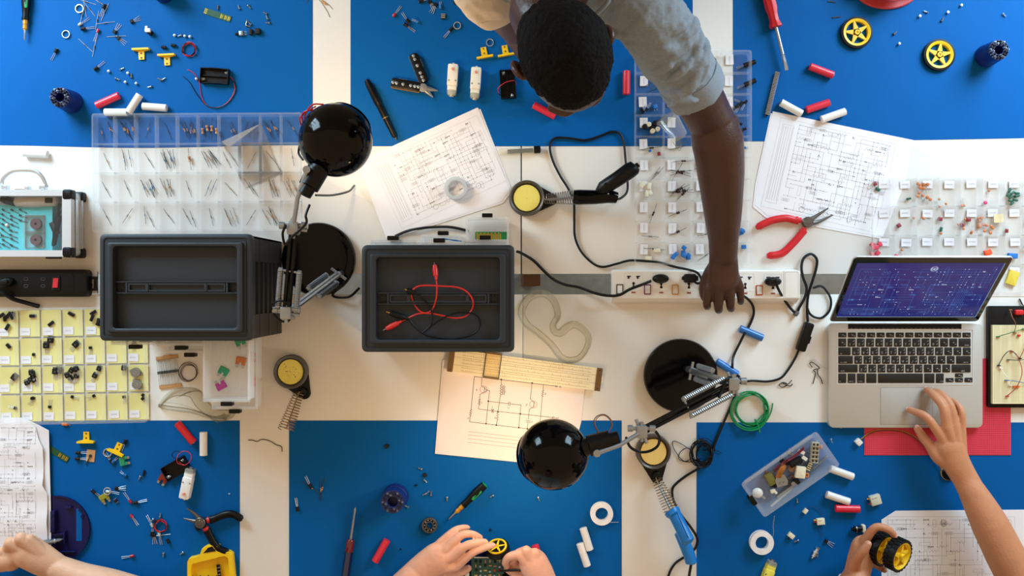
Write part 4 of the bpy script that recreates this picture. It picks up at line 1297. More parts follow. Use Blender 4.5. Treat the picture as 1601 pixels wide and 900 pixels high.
def hand(t, mb, wrist, wr, fingers, thumb, back=.0115, wflat=.8):
    """fingers: list of joint lists [(px,py,h)...] from knuckle to tip; thumb likewise"""
    w = t.p(*wrist)
    tips = []
    for i, f in enumerate(fingers):
        P = [t.p(*q) for q in f]
        k = (.92, 1., .96, .84)[i]
        limb(mb, [w + (P[0] - w) * .1 + (P[min(3, len(P) - 1)] - P[0]) * .0, w + (P[0] - w) * .55, P[0]], [wr * .62, back * 1.08, back * k])
        r0 = .0100 * k
        rr = [back * .98 * k, r0, .0090 * k, .0078 * k][:len(P)]
        limb(mb, P, rr)
        tips.append((P[-1], P[-2], rr[-1]))
    P = [t.p(*q) for q in thumb]
    limb(mb, [w + (P[0] - w) * .25] + P, ([wr * .6, .0155, .0122, .0108, .0085])[:len(P) + 1])
    tips.append((P[-1], P[-2], .0085 if len(P) >= 4 else .0100))
    # palm web
    A, B = t.p(*fingers[0][0]), t.p(*fingers[-1][0])
    limb(mb, [A + (w - A) * .22, B + (w - B) * .22], [back, back * .9])
    limb(mb, [w + (A - w) * .55, w + (B - w) * .55], [back * 1.1, back])
    return tips


def head(t, c, face, crown, skinm, hairm, hairline=0., fuzz=.0):
    """returns matrix; adds skull to mb and hair/eyes as parts; local y = face, z = crown"""
    f, u = Vector(face).normalized(), Vector(crown).normalized()
    s = f.cross(u).normalized(); u = s.cross(f)
    m = Matrix((s, f, u)).transposed().to_4x4()
    return Matrix.Translation(c) @ m


def skull(mb, Mx):
    mb.M = Mx
    mb.ball((0, -.012, .030), 1, 28, 18, (.074, .094, .084))
    mb.ball((0, .030, .010), 1, 24, 14, (.064, .060, .075))
    mb.ball((0, .034, -.052), 1, 24, 14, (.052, .050, .058))
    mb.ball((0, .062, -.088), 1, 16, 10, (.026, .022, .020))
    limb(mb, [(0, .088, .012), (0, .100, -.012), (0, .108, -.030)], [.008, .010, .013], n=12)
    for sx in (-1, 1):
        mb.ball((sx * .012, .100, -.034), .008, 10, 8)
        mb.ball((sx * .034, .062, -.030), 1, 14, 10, (.022, .022, .02))
        limb(mb, [(sx * .010, .090, .024), (sx * .030, .088, .028), (sx * .050, .072, .022)], [.007, .008, .007], n=10)
        limb(mb, [(sx * .072, .000, .018), (sx * .083, -.012, .026), (sx * .088, -.022, .012), (sx * .084, -.018, -.012), (sx * .074, -.002, -.026)], [.0055, .0065, .007, .0065, .006], n=10)
        limb(mb, [(sx * .072, -.004, -.004), (sx * .080, -.012, -.002)], [.010, .008], n=10)
    limb(mb, [(-.020, .086, -.064), (0, .093, -.061), (.020, .086, -.064)], [.005, .0065, .005], n=10)
    limb(mb, [(-.016, .085, -.071), (0, .091, -.071), (.016, .085, -.071)], [.005, .0065, .005], n=10)
    mb.M = Matrix()


def eyes(t, Mx, parent):
    for sx in (-1, 1):
        mb = MB(); mb.M = Mx
        mb.ball((sx * .031, .079, .004), .0115, 14, 9); mb.mat(1).ball((sx * .031, .0865, .004), .0058, 12, 7)
        t.part('eye', mb, [m_white, m_blackm], parent=parent)


# the man leaning in from the upper edge
man = Thing('person', 'man in a grey t-shirt leaning over the table, one hand on the white power strip', 'person', 950, 0, 0)
P = man.p
hc = P(881, 90, .595)
yaw = Vector((.37, -.929, 0)); up = Vector((0, 0, 1)); pit = R(41)
HM = head(man, hc, yaw * cos(pit) - up * sin(pit), yaw * sin(pit) + up * cos(pit), None, None)
mb = MB(); skull(mb, HM)
SL, SR = P(1012, 22, .45), P(752, -52, .44)
chest = (SL + SR) / 2
axis = Vector((.38, .92, 0)).normalized()
hip = chest + axis * .34 + up * -.40
limb(mb, [HM @ Vector((0, -.045, -.03)), HM @ Vector((0, -.06, -.09)), chest + axis * .02 + up * .03, chest + axis * .12], [.058, .056, .06, .08])
limb(mb, [SL, chest + axis * .06, SR], [.045, .07, .045])
limb(mb, [chest + axis * .1, chest + axis * .2 - up * .17, hip], [.09, .1, .1], k=2)
# his left arm (right in the photo): upper arm, elbow, forearm, hand on the strip
limb(mb, [SL, P(1058, 92, .385), P(1090, 148, .325), P(1110, 186, .265)], [.046, .047, .050, .048])
limb(mb, [P(1112, 186, .262), P(1122, 222, .245), P(1127, 270, .208), P(1130, 330, .162), P(1131, 374, .128), P(1131, 398, .112)], [.047, .054, .050, .0415, .033, .0315])
mb.ball(P(1136, 194, .260), .027, 20, 12)
limb(mb, [P(1131, 385, .122), P(1131, 412, .110), P(1131, 436, .100)], [.030, .033, .036], .62)
tips = hand(man, mb, (1131, 400, .108), .030, [
    [(1108, 452, .094), (1105, 474, .086), (1106, 479, .062), (1107, 470, .046)],
    [(1124, 458, .098), (1123, 480, .088), (1124, 484, .062), (1125, 474, .044)],
    [(1141, 457, .096), (1142, 478, .086), (1143, 482, .062), (1143, 472, .044)],
    [(1156, 449, .090), (1158, 466, .082), (1158, 472, .062), (1157, 464, .046)]],
    [(1110, 428, .085), (1101, 448, .068), (1102, 463, .052), (1107, 470, .043)], .0132)
# his right arm, mostly hidden under the head
limb(mb, [SR, P(778, 0, .35), P(812, 40, .24)], [.05, .046, .043])
limb(mb, [P(812, 40, .24), P(835, 80, .16), P(858, 121, .08)], [.043, .038, .028])
hand(man, mb, (858, 121, .08), .028, [
    [(872, 148, .05), (880, 160, .036), (884, 164, .022), (884, 162, .012)], [(880, 142, .05), (891, 153, .04), (897, 158, .024), (898, 157, .012)],
    [(886, 133, .05), (899, 141, .04), (906, 146, .024), (907, 146, .012)], [(889, 124, .048), (901, 129, .038), (908, 133, .024), (909, 134, .012)]],
    [(858, 138, .06), (862, 152, .04), (869, 160, .022), (875, 162, .012)])
body = flesh(man, 'body', mb, sk_dark, .0024, 8)
eyes(man, HM, body)
# hair: a close cap set back on the skull
mb = MB(); mb.M = HM
mb.ball((0, -.0275, .0360), 1, 40, 26, (.0790, .0920, .0835))
mb.ball((0, .010, .060), 1, 30, 18, (.062, .050, .0530))
mb.ball((0, -.040, -.012), 1, 30, 18, (.068, .066, .062))
flesh(man, 'hair', mb, m_hair, .0024, 4, disp=[(.006, .004, 1), (.02, .003, 0)])
# t-shirt
mb = MB()
limb(mb, [P(905, -40, .47) - up * .0, chest + axis * .07 + up * .0, chest + axis * .21 - up * .16, hip + axis * .02], [.075, .128, .135, .14], .88, 24)
limb(mb, [SL + up * .005, chest + axis * .07, SR], [.066, .10, .064], n=20)
limb(mb, [SL + up * .004 - Vector((.03, -.02, 0)), SL + up * .004, P(1040, 66, .40), P(1066, 106, .362), P(1080, 131, .340)], [.07, .069, .067, .064, .062], n=28)
for k, (q0, q1, r_) in enumerate([((985, 30, .505), (1040, 95, .43), .012), ((1005, 15, .51), (1060, 80, .445), .012), ((980, 70, .47), (1020, 88, .44), .013), ((1025, 125, .39), (1085, 100, .43), .009), ((1035, 140, .365), (1100, 112, .40), .009), ((950, 55, .47), (1000, 62, .47), .014), ((1000, 45, .50), (1015, 90, .43), .012)]):
    limb(mb, [P(*q0), (P(*q0) + P(*q1)) / 2 + Vector((.006, .004, .004)), P(*q1)], [r_ * .5, r_, r_ * .5], n=10)
path = cr([SL + up * .004, P(1040, 66, .40), P(1066, 106, .362), P(1080, 131, .340)], 6)
rnf = random.Random(3)
for k in range(13):
    f = 2 + k * 15 / 13; i = int(f); c_ = path[i].lerp(path[i + 1], f - i); d_ = (path[i + 1] - path[i]).normalized()
    s_ = d_.cross(up).normalized(); n_ = s_.cross(d_)
    a0 = rnf.uniform(-1.3, .6); sp = rnf.uniform(.7, 1.5); sl_ = rnf.uniform(-.035, .035)
    limb(mb, [c_ + (s_ * sin(a0 + sp * t) + n_ * cos(a0 + sp * t)) * (.0655 - .002 * abs(t - .5)) + d_ * sl_ * (t - .5) * 1.5 for t in (0, .25, .5, .75, 1)], [.004, .010, .012, .010, .004], n=10)
shirt = flesh(man, 'shirt', mb, m_grey, .0026, 4, disp=[(.05, .014, 1), (.012, .003, 1)])
# rolled hems: open rings of cloth round each arm
def hem(t, c, axis_, r, w, mat, nm, thick=.004, flat=1.):
    a = axis_.normalized()
    q = a.to_track_quat('Z', 'Y').to_matrix().to_4x4()
    mb = MB(); mb.M = Matrix.Translation(c) @ q
    n = 40
    prof = [(r - thick, -w), (r, -w), (r + .0012, 0), (r, w * .6), (r - .002, w), (r - thick - .001, w * .8)]
    lo = []
    for rr, z in prof: lo.append([((rr + .0018 * sin(7 * 2 * pi * k / n)) * cos(2 * pi * k / n), (rr + .0018 * sin(5 * 2 * pi * k / n)) * sin(2 * pi * k / n) * flat, z) for k in range(n)])
    mb.loft(lo, closed=True)
    t.part(nm, mb, mat, ang=80)
dl = P(1092, 150, .325) - P(1058, 92, .385)
hem(man, P(1082, 133, .338), dl, .063, .022, m_grey, 'sleeve_hem')
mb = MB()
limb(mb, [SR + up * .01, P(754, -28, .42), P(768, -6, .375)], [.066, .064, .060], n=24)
flesh(man, 'sleeve', mb, m_grey_lit, .003, 4, disp=[(.04, .012, 1)], label='grey shirt sleeve with warm light painted into its colour')
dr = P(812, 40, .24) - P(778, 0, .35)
hem(man, P(769, -4, .37), dr, .061, .02, m_grey_lit, 'sleeve_hem')
# collar ring
hem(man, P(900, -24, .535), (HM @ Vector((0, -.06, -.09)) - chest), .068, .008, m_grey, 'collar', .006)
# jeans and shoes, out of the picture behind the table
mb = MB()
m_denim = M('dark_denim', (44, 52, 74), .9, var=.2, vs=200)
sd = Vector((axis.y, -axis.x, 0))
for s_ in (-1, 1):
    hp = hip + sd * .085 * s_
    kn = hp + Vector((0, .03, 0)); kn.z = -.30 - .0
    an = kn + Vector((0, .05, 0)); an.z = -TZ + .07
    limb(mb, [hip + sd * .05 * s_, hp - up * .08, kn, an], [.12, .10, .075, .06])
flesh(man, 'jeans', mb, m_denim, .006, 4)
for s_ in (-1, 1):
    mb = MB(); a_ = hip + sd * .085 * s_ + Vector((0, .05, 0))
    mb.at(a_.x, a_.y - .04, -TZ, 0); mb.lathe([(.05, 0), (.052, .02), (.05, .04), (.035, .08), (.03, .1)], 20, sx=.95, sy=2.3)
    man.part('shoe', mb, m_blackm)


def sitter(t, SLp, SRp, mb, shirtm, hairm, sleeve=True):
    """shoulders, torso and head of a seated person beyond the lower edge"""
    c = (SLp + SRp) / 2
    hp = c + Vector((0, -.12, -.5))
    limb(mb, [SLp, c + Vector((0, -.01, .0)), SRp], [.045, .07, .045], k=3)
    limb(mb, [c + Vector((0, -.02, 0)), (c + hp) / 2, hp], [.08, .085, .09], k=2)
    H = head(t, c + Vector((0, .05, .18)), Vector((0, .75, -.66)), Vector((0, .66, .75)), None, None)
    limb(mb, [c, H @ Vector((0, -.03, -.06))], [.06, .052])
    skull(mb, H)
    m2 = MB()
    limb(m2, [c + Vector((0, -.02, .01)), (c + hp) / 2, hp], [.112, .118, .125], .85, 22, 3)
    limb(m2, [SLp, c + Vector((0, -.01, 0)), SRp], [.068, .09, .068], k=3)
    return H, m2


def finish(t, mb, H, m2, skinm, shirtm, hairm, vox=.0022):
    b = flesh(t, 'body', mb, skinm, vox, 5)
    eyes(t, H, b)
    flesh(t, 'shirt', m2, shirtm, .005, 4, disp=[(.05, .012, 1)])
    mh = MB(); mh.M = H; mh.ball((0, -.0225, .0360), 1, 40, 26, (.081, .094, .0855)); mh.ball((0, -.05, -.02), 1, 30, 18, (.068, .062, .07)); mh.ball((0, .030, .075), 1, 24, 14, (.058, .05, .045))
    flesh(t, 'hair', mh, hairm, .003, 3, disp=[(.012, .006, 1)])
    hp = (H @ Vector((0, -.06, -.27))) * 1; hp.z = -.06; hp.y -= .03
    mj = MB()
    for s in (-1, 1):
        k_ = hp + Vector((s * .12, .36, -.07)); a_ = k_ + Vector((0, -.03, 0)); a_.z = -TZ + .09
        limb(mj, [hp + Vector((s * .05, 0, 0)), hp + Vector((s * .09, .12, -.02)), k_, a_], [.10, .085, .065, .05])
        ms = MB(); ms.at(a_.x, a_.y + .05, -TZ); ms.lathe([(.042, 0), (.045, .02), (.042, .05), (.028, .08), (.02, .09)], 18, sx=1., sy=2.4)
        t.part('shoe', ms, m_blackm)
    flesh(t, 'trousers', mj, m_denim, .006, 3)
    w_ = t.org + hp
    st = obj('stool', None, None, (w_.x, w_.y, 0)); tag(st, 'round dark stool under the person in the ' + shirtm.name.replace('_', ' '), 'stool', 'round stools at the tables')
    ms = MB(); ms.lathe([(.15, .545), (.16, .55), (.16, .57), (.15, .58), (.001, .58)], 32); obj('seat', ms.mesh('seat', m_blackm), st)
    for k in range(4):
        ms = MB(); an_ = pi / 4 + k * pi / 2; ms.cyl((.11 * cos(an_), .11 * sin(an_), .545), (.17 * cos(an_), .17 * sin(an_), 0), .012, None, 10); obj('leg', ms.mesh('leg', m_steel), st)
    return b


# person at the lower right: hand on the trackpad, other hand holding the wheels
pr = Thing('person', 'person at lower right with one hand on the laptop trackpad, the other holding yellow wheels', 'person', 1500, 800, 0)
P = pr.p
mb = MB()
SRp, SLp = P(1640, 1060, .40) , P(1340, 1090, .40)
el = P(1600, 925, .085)
limb(mb, [SRp, (SRp + el) / 2 + Vector((.01, 0, 0)), el], [.05, .047, .042])
limb(mb, [el, P(1572, 868, .08), P(1548, 820, .075), P(1524, 775, .068), P(1512, 754, .063)], [.042, .0435, .041, .032, .0265], .9)
limb(mb, [P(1522, 772, .067), P(1508, 746, .063), P(1496, 725, .062), P(1485, 700, .060)], [.030, .029, .031, .034], .74)
wr_ = (1501, 735, .061)
tips = hand(pr, mb, wr_, .0285, [
    [(1470, 680, .068), (1449, 652, .066), (1432, 644, .045), (1421, 640, .028)],
    [(1481, 668, .073), (1475, 637, .072), (1460, 618, .050), (1449, 609, .028)],
    [(1491, 664, .071), (1486, 634, .070), (1472, 616, .050), (1461, 611, .029)],
    [(1503, 670, .064), (1503, 644, .066), (1494, 630, .050), (1484, 624, .030)]],
    [(1468, 715, .056), (1455, 697, .050), (1444, 684, .042), (1434, 669, .032)], .0125)
la = P(1325, 945, .10)
limb(mb, [SLp, (SLp + la) / 2, la], [.05, .047, .041])
limb(mb, [la, P(1332, 920, .085), P(1340, 899, .07)], [.041, .036, .030])
limb(mb, [P(1339, 900, .07), P(1346, 873, .07), P(1350, 855, .073)], [.029, .03, .028], .8)
tips2 = hand(pr, mb, (1340, 896, .07), .029, [
    [(1352, 844, .088), (1369, 824, .104), (1388, 827, .110), (1398, 836, .108)],
    [(1358, 850, .062), (1372, 838, .060), (1388, 848, .058), (1394, 862, .056)],
    [(1360, 862, .050), (1378, 858, .040), (1390, 868, .042), (1394, 876, .048)],
    [(1358, 876, .046), (1372, 884, .036), (1380, 889, .040), (1383, 891, .048)]],
    [(1336, 880, .090), (1342, 869, .108), (1350, 860, .118), (1357, 850, .122)], .0125)
H, m2 = sitter(pr, SLp, SRp, mb, None, None)
for a_, e_ in ((SRp, el), (SLp, la)): limb(m2, [a_, a_ + (e_ - a_) * .62], [.068, .064])
b = finish(pr, mb, H, m2, sk_tan, M('olive_shirt', (96, 104, 84), .9), m_hair)
for q in tips[:3]: nail(pr, *q, parent=b)
nail(pr, *tips[4], parent=b); nail(pr, *tips2[4], parent=b); nail(pr, *tips2[0], parent=b)

# person at the lower middle: both hands on the small robot
pm = Thing('person', 'person at lower middle whose two hands work on a small green circuit board robot', 'person', 750, 900, 0)
P = pm.p
mb = MB()
SLp, SRp = P(640, 1080, .42), P(905, 1080, .42)
la, ra = P(600, 960, .07), P(880, 975, .09)
limb(mb, [SLp, (SLp + la) / 2 + Vector((-.02, 0, 0)), la], [.052, .05, .045])
limb(mb, [la, P(622, 930, .07), P(643, 903, .072)], [.045, .040, .032])
limb(mb, [P(640, 905, .071), P(664, 886, .074), P(684, 872, .076)], [.031, .034, .036], .66)
tips = hand(pm, mb, (648, 897, .072), .031, [
    [(714, 884, .078), (738, 864, .090), (757, 856, .086), (770, 852, .078)],
    [(708, 868, .086), (728, 853, .096), (746, 848, .090), (758, 847, .082)],
    [(700, 855, .084), (722, 836, .088), (739, 835, .078), (750, 840, .066)],
    [(690, 847, .074), (709, 830, .074), (721, 825, .064), (730, 824, .054)]],
    [(690, 893, .060), (708, 895, .052), (722, 893, .050), (732, 888, .050)], .0128)
limb(mb, [SRp, (SRp + ra) / 2 + Vector((.02, 0, 0)), ra], [.052, .05, .045])
limb(mb, [ra, P(864, 940, .08), P(850, 912, .07)], [.045, .040, .032])
limb(mb, [P(851, 914, .07), P(842, 895, .07), P(834, 880, .07)], [.032, .034, .034], .72)
tips2 = hand(pm, mb, (848, 908, .07), .030, [
    [(812, 866, .082), (796, 870, .078), (790, 879, .068), (793, 885, .060)],
    [(823, 861, .084), (808, 866, .066), (803, 878, .054), (812, 884, .050)],
    [(836, 864, .080), (824, 870, .058), (818, 882, .050), (826, 886, .050)],
    [(846, 874, .070), (838, 880, .052), (832, 890, .048), (838, 893, .050)]],
    [(826, 898, .052), (812, 897, .050), (801, 893, .052), (793, 889, .053)], .0125)
H, m2 = sitter(pm, SLp, SRp, mb, None, None)
for a_, e_ in ((SRp, ra), (SLp, la)): limb(m2, [a_, a_ + (e_ - a_) * .62], [.072, .07])
b = finish(pm, mb, H, m2, sk_pale, M('white_shirt', (214, 212, 208), .9), m_hairb)
for q in tips[:4]: nail(pm, *q, parent=b)
nail(pm, *tips2[4], parent=b)

# person at the lower left: hand with the pen
pl_ = Thing('person', 'person at lower left writing with a metal pen over the folded diagrams', 'person', 60, 880, 0)
P = pl_.p
mb = MB()
SRp, SLp = P(250, 1080, .42), P(-20, 1080, .42)
el = P(222, 935, .06); el2 = P(-50, 960, .08)
limb(mb, [SRp, (SRp + el) / 2 + Vector((.02, 0, 0)), el], [.052, .05, .044])
limb(mb, [el, P(172, 917, .055), P(128, 903, .052), P(92, 889, .050)], [.044, .040, .034, .030])
limb(mb, [P(94, 890, .05), P(68, 876, .055), P(44, 862, .058)], [.030, .036, .039], .75)
tips = hand(pl_, mb, (88, 887, .052), .030, [
    [(46, 843, .076), (58, 852, .062), (66, 856, .046), (66, 851, .036)],
    [(33, 841, .082), (28, 858, .062), (40, 866, .046), (52, 862, .038)],
    [(16, 848, .078), (10, 866, .056), (24, 876, .042), (36, 872, .036)],
    [(4, 862, .066), (2, 880, .046), (14, 888, .038), (26, 884, .034)]],
    [(62, 880, .048), (56, 868, .040), (60, 860, .036), (66, 855, .035)], .0140)
limb(mb, [SLp, (SLp + el2) / 2, el2], [.05, .047, .042]); limb(mb, [el2, P(-60, 880, .06), P(-70, 820, .04)], [.042, .036, .03])
hand(pl_, mb, (-70, 820, .04), .03, [[(-88, 770, .04), (-92, 745, .035), (-93, 730, .02), (-93, 722, .012)], [(-76, 765, .042), (-77, 738, .036), (-77, 722, .02), (-77, 714, .012)], [(-64, 768, .04), (-62, 742, .035), (-61, 727, .02), (-61, 720, .012)], [(-53, 776, .036), (-49, 756, .03), (-47, 744, .02), (-46, 738, .012)]],
     [(-88, 800, .035), (-100, 782, .026), (-106, 768, .018), (-110, 758, .012)])
mb.ball(P(16, 872, .05), .03, 20, 12); mb.ball(P(4, 876, .045), .026, 20, 12)
H, m2 = sitter(pl_, SLp, SRp, mb, None, None)
for a_, e_ in ((SRp, el), (SLp, el2)): limb(m2, [a_, a_ + (e_ - a_) * .62], [.072, .07])
finish(pl_, mb, H, m2, sk_fair, M('navy_shirt', (40, 50, 80), .9), m_hairb)
# ------------------------------------------------------------------ small parts on the mats
EPS = .001


# ---- batteries
def batt(a, b, colm, label, h=.0008, grp=None):
    x, y, an, L = seg(a, b, h + .009)
    r = .0088
    t = Thing('battery', label, 'battery', x, y, h, an, grp)
    mb = MB(); mb.M = Euler((0, pi / 2, 0)).to_matrix().to_4x4(); mb.M.translation = (0, 0, r)
    l = L / 2
    mb.lathe([(r - .0012, -l), (r, -l + .0008), (r, l - .0008), (r - .0012, l)], 20, True, False)
    mb.lathe([(r - .0012, l), (r - .0022, l - .0004)], 20, False, False)
    t.part('sleeve', mb, colm)
    mb = MB(); mb.M = Euler((0, pi / 2, 0)).to_matrix().to_4x4(); mb.M.translation = (0, 0, r)
    mb.lathe([(r - .0021, l - .0006), (r - .0021, l - .0003), (.0032, l - .0003), (.003, l + .0012), (.001, l + .0013)], 16)
    t.part('terminal', mb, m_silver)
    return t


batt((189, 150), (153, 166), m_pink, 'red battery beside the stacked white batteries, above the resistor box')
batt((166, 176.5), (202, 176.5), m_wbat, 'white battery lying level against the rim of the resistor box')
batt((221, 149), (203, 177), m_wbat, 'white battery propped up slanting on another white battery', h=.006)
batt((263, 170), (225, 167), m_wbat, 'white battery right of the slanting one, above the resistor box')
batt((78, 242), (40, 240), m_wbat, 'white battery alone on the white table above the silver case')
batt((868, 183), (834, 165), m_pink, 'red battery half hidden under the leaning man\'s head')
batt((978.5, 149), (979, 112), m_pink, 'red battery between the leaning head and the long component box')
batt((1264, 105), (1301, 119), m_pink, 'red battery alone on the upper right mat under the wheels')
batt((1259, 173), (1295, 161), m_pink, 'red battery between two white ones at the diagram corner')
batt((1252, 179), (1219, 161), m_wbat, 'white battery at the diagram corner, left of the red one', h=.0022)
batt((1282, 188), (1320, 175), m_wbat, 'white battery at the diagram edge, right of the red one', h=.0022)
batt((279, 660), (305, 691), m_red, 'bright red battery below the clear goggles, lower left mat')
batt((320, 711), (320, 674), m_wbat, 'white battery upright beside the bright red battery on the lower left mat')
batt((606, 842), (587, 876), m_pink, 'red battery between the navy bit holder and the left working hand')
batt((836, 850), (845, 880), m_pink, 'red battery poking out beside the right working hand')
batt((911, 823), (922, 858), m_wbat, 'upper white battery of the pair beside the solder spool')
batt((906, 847), (918, 883), m_wbat, 'lower white battery of the pair beside the solder spool')
batt((1155, 513), (1191, 528), m_bbat, 'blue battery crossed by the black lamp cable')
batt((1119, 564), (1152, 585), m_bbat, 'blue battery beside the round black lamp base')
batt((1296, 731), (1332, 744), m_wbat, 'white battery sticking out from under the tray of loose parts')
batt((1290, 771), (1326, 783), m_wbat, 'white battery right above the red one, near the parts tray')
batt((1304, 793), (1342, 794), m_pink, 'red battery right below the white one, near the parts tray')
batt((1356, 836), (1336, 862), m_pink, 'red battery hidden behind the hand with the wheels')


# ---- bit holders
def bit_barrel(px, py, label, r=.026, hh=.062, top=True):
    t = Thing('bit_holder', label, 'bit holder', px, py, .0008, 0, 'navy screwdriver bit holders')
    mb = MB(); mb.lathe([(r * .86, 0), (r, .002), (r, .010), (r * .95, .012), (r * .97, .026), (r * .92, .028), (r * .94, .042), (r * .9, hh - .004), (r * .88, hh), (r * .40, hh), (r * .38, hh - .03)], 40)
    t.part('body', mb, m_navy)
    n = 0
    for ri, cnt in ((.74, 18), (.53, 12)):
        for k in range(cnt):
            a = 2 * pi * (k + .5 * n) / cnt
            x, y = r * ri * cos(a), r * ri * sin(a)
            mb = MB(); mb.cyl((x, y, hh - .01), (x, y, hh + .003), .0026, None, 6); mb.cyl((x, y, hh + .003), (x * 1.03, y * 1.03, hh + .0075), .0022, .0012, 6)
            t.part('screwdriver_bit', mb, m_steel if k % 3 else m_silver)
        n += 1
    return t


bit_barrel(113, 160, 'navy bit holder packed with bits, in the upper left corner')
bit_barrel(257, -12, 'navy round holder cut off by the upper edge of the photo')
bit_barrel(1541, 88, 'navy bit holder packed with bits, in the upper right corner')
bit_barrel(619, 775, 'navy bit holder packed with bits, on the lower middle mat', .030)

# ---- bulldog style yellow clips
_cl = {}


def clip(px, py, rot, label):
    if not _cl:
        mb = MB(); mb.prism([(-.0065, -.013), (.0065, -.013), (.007, .006), (.0195, .0085), (.0195, .012), (-.0195, .012), (-.0195, .0085), (-.007, .006)], .002, .0042, 0)
        _cl['plate'] = mb.mesh('plate', m_yel)
        mb = MB(); mb.box(-.0195, .0195, .0085, .0128, 0, .012); _cl['jaw'] = mb.mesh('jaw', m_yel)
        mb = MB()
        for y in (-.009, .0015): mb.ring(circ(0, y, .0022, 10), circ(0, y, .0012, 10), .0042, .0048); mb.disc((0, y), .0013, .0044, 8)
        _cl['hole_rim'] = mb.mesh('hole_rim', m_brown)
    t = Thing('yellow_clip', label, 'clip', px, py, .0008, rot, 'yellow flat clips')
    for k, m in _cl.items(): t.part(k, m, None)


clip(222, 85, .04, 'yellow flat clip left of its twin on the upper left mat')
clip(262, 94, .05, 'yellow flat clip beside the small black spacers, upper left mat')
clip(757, 83, 3.32, 'yellow flat clip left of its twin near the leaning man\'s arm')
clip(790, 80, 3.32, 'yellow flat clip nearest the leaning man\'s arm')
clip(136, 683, pi, 'yellow flat clip lying level on the lower left mat')
clip(185, 700, 2.72, 'yellow flat clip lying tilted on loose parts, lower left mat')


# ---- screwdrivers
def screwdriver(name, label, tip, end, kind, h=.001):
    x, y, an, L = seg(end, tip, h)
    t = Thing('screwdriver', label, 'screwdriver', x, y, h, an)
    X = lambda f: -L / 2 + L * f
    A = lambda mb, prof, r0=0, n=14, flat=1: mb.tube([(X(f), 0, prof_z) for f, _ in prof], [r for _, r in prof], n)
    if kind == 'mini':
        prof_z = .0105
        mb = MB(); A(mb, [(0, .007), (.02, .0095), (.2, .0105), (.38, .0085), (.5, .0068), (.58, .0085), (.60, .0080)]); t.part('handle', mb, m_black)
        mb = MB(); A(mb, [(-.01, .004), (-.008, .0088), (.0, .0088), (.001, .006)]); t.part('end_cap', mb, m_green)
        mb = MB(); mb.at(X(.25), .004, .0188); mb.rbox(0, 0, L * .26, .007, -.002, .0012, .0034, .0006); mb.mat(1).rbox(0, 0, L * .12, .0022, .0012, .0016, .001, 0); t.part('grip_insert', mb, [m_green, m_black])
        mb = MB(); A(mb, [(.60, .0058), (.68, .0058), (.685, .0046), (.70, .0046), (.705, .0056), (.77, .0054), (.78, .0042), (.80, .004)]); t.part('collar', mb, M('amber_collar', (214, 150, 50), .35, .4))
        mb = MB(); A(mb, [(.80, .0028), (.95, .0026), (1, .0008)]); t.part('bit', mb, m_silver)
    elif kind == 'red':
        prof_z = .0155
        mb = MB(); lo = []
        for f, r in [(0, .011), (.02, .0145), (.45, .0145), (.50, .0115), (.56, .0115), (.60, .0155), (.615, .0150)]:
            lo.append([(X(f), r * (1 - .12 * (k % 2)) * cos(2 * pi * k / 16), prof_z + r * (1 - .12 * (k % 2)) * sin(2 * pi * k / 16)) for k in range(16)])
        mb.loft(lo); t.part('handle', mb, m_red, ang=20)
        mb = MB(); A(mb, [(.61, .0042), (.86, .0042)]); mb.tube([(X(.86), 0, prof_z), (X(.87), 0, prof_z), (X(.93), 0, prof_z)], [.0036, .0050, .0050], 6); mb.loft([[(X(.93), -.0035, prof_z - .0035), (X(.93), .0035, prof_z - .0035), (X(.93), .0035, prof_z + .0035), (X(.93), -.0035, prof_z + .0035)], [(X(1), -.0042, prof_z - .001), (X(1), .0042, prof_z - .001), (X(1), .0042, prof_z + .001), (X(1), -.0042, prof_z + .001)]]); t.part('shaft', mb, m_silver)
    else:
        prof_z = .011
        mb = MB(); lo = []
        for f, r in [(0, .006), (.01, .0085), (.10, .010), (.50, .010), (.52, .0095)]:
            lo.append([(X(f), r * (1 - .15 * (k % 2)) * cos(2 * pi * k / 12), prof_z + r * (1 - .15 * (k % 2)) * sin(2 * pi * k / 12)) for k in range(12)])
        mb.loft(lo); t.part('handle', mb, M('clear_navy_handle', (24, 30, 66), .12, coat=.6), ang=20)
        mb = MB(); A(mb, [(.52, .0085), (.53, .0095), (.64, .0095), (.655, .007)]); t.part('collar', mb, M('dark_red_collar', (104, 22, 34), .2, coat=.5))
        mb = MB(); A(mb, [(.65, .0034), (.96, .0030), (.975, .0034), (1, .001)]); t.part('shaft', mb, m_silver)


screwdriver('a', 'small black and green screwdriver with amber collar, upper left corner', (42, 65), (45, -14), 'mini')
screwdriver('b', 'small black and green screwdriver with amber collar, above the working hands', (702, 810), (758, 756), 'mini')
screwdriver('c', 'large red screwdriver with a flat blade, upper right mat', (1227, 112), (1184, -62), 'red')
screwdriver('d', 'long screwdriver with clear navy handle and dark red collar', (557, 791), (536, 935), 'clear')


# ---- small metal bits
_sc = {}


def screw_mesh(k):
    if k not in _sc:
        mb = MB()
        if k == 'side': mb.tube([(-.0055, 0, .0022), (.0025, 0, .0022)], .0014, 8); mb.tube([(.0022, 0, .0022), (.0032, 0, .0022), (.0048, 0, .0022)], [.0014, .0034, .0028], 10)
        else: mb.lathe([(.0015, 0), (.0015, .004), (.0034, .0042), (.0032, .0056), (.001, .006)], 10)
        _sc[k] = mb.mesh('screw', m_silver)
    return _sc[k]


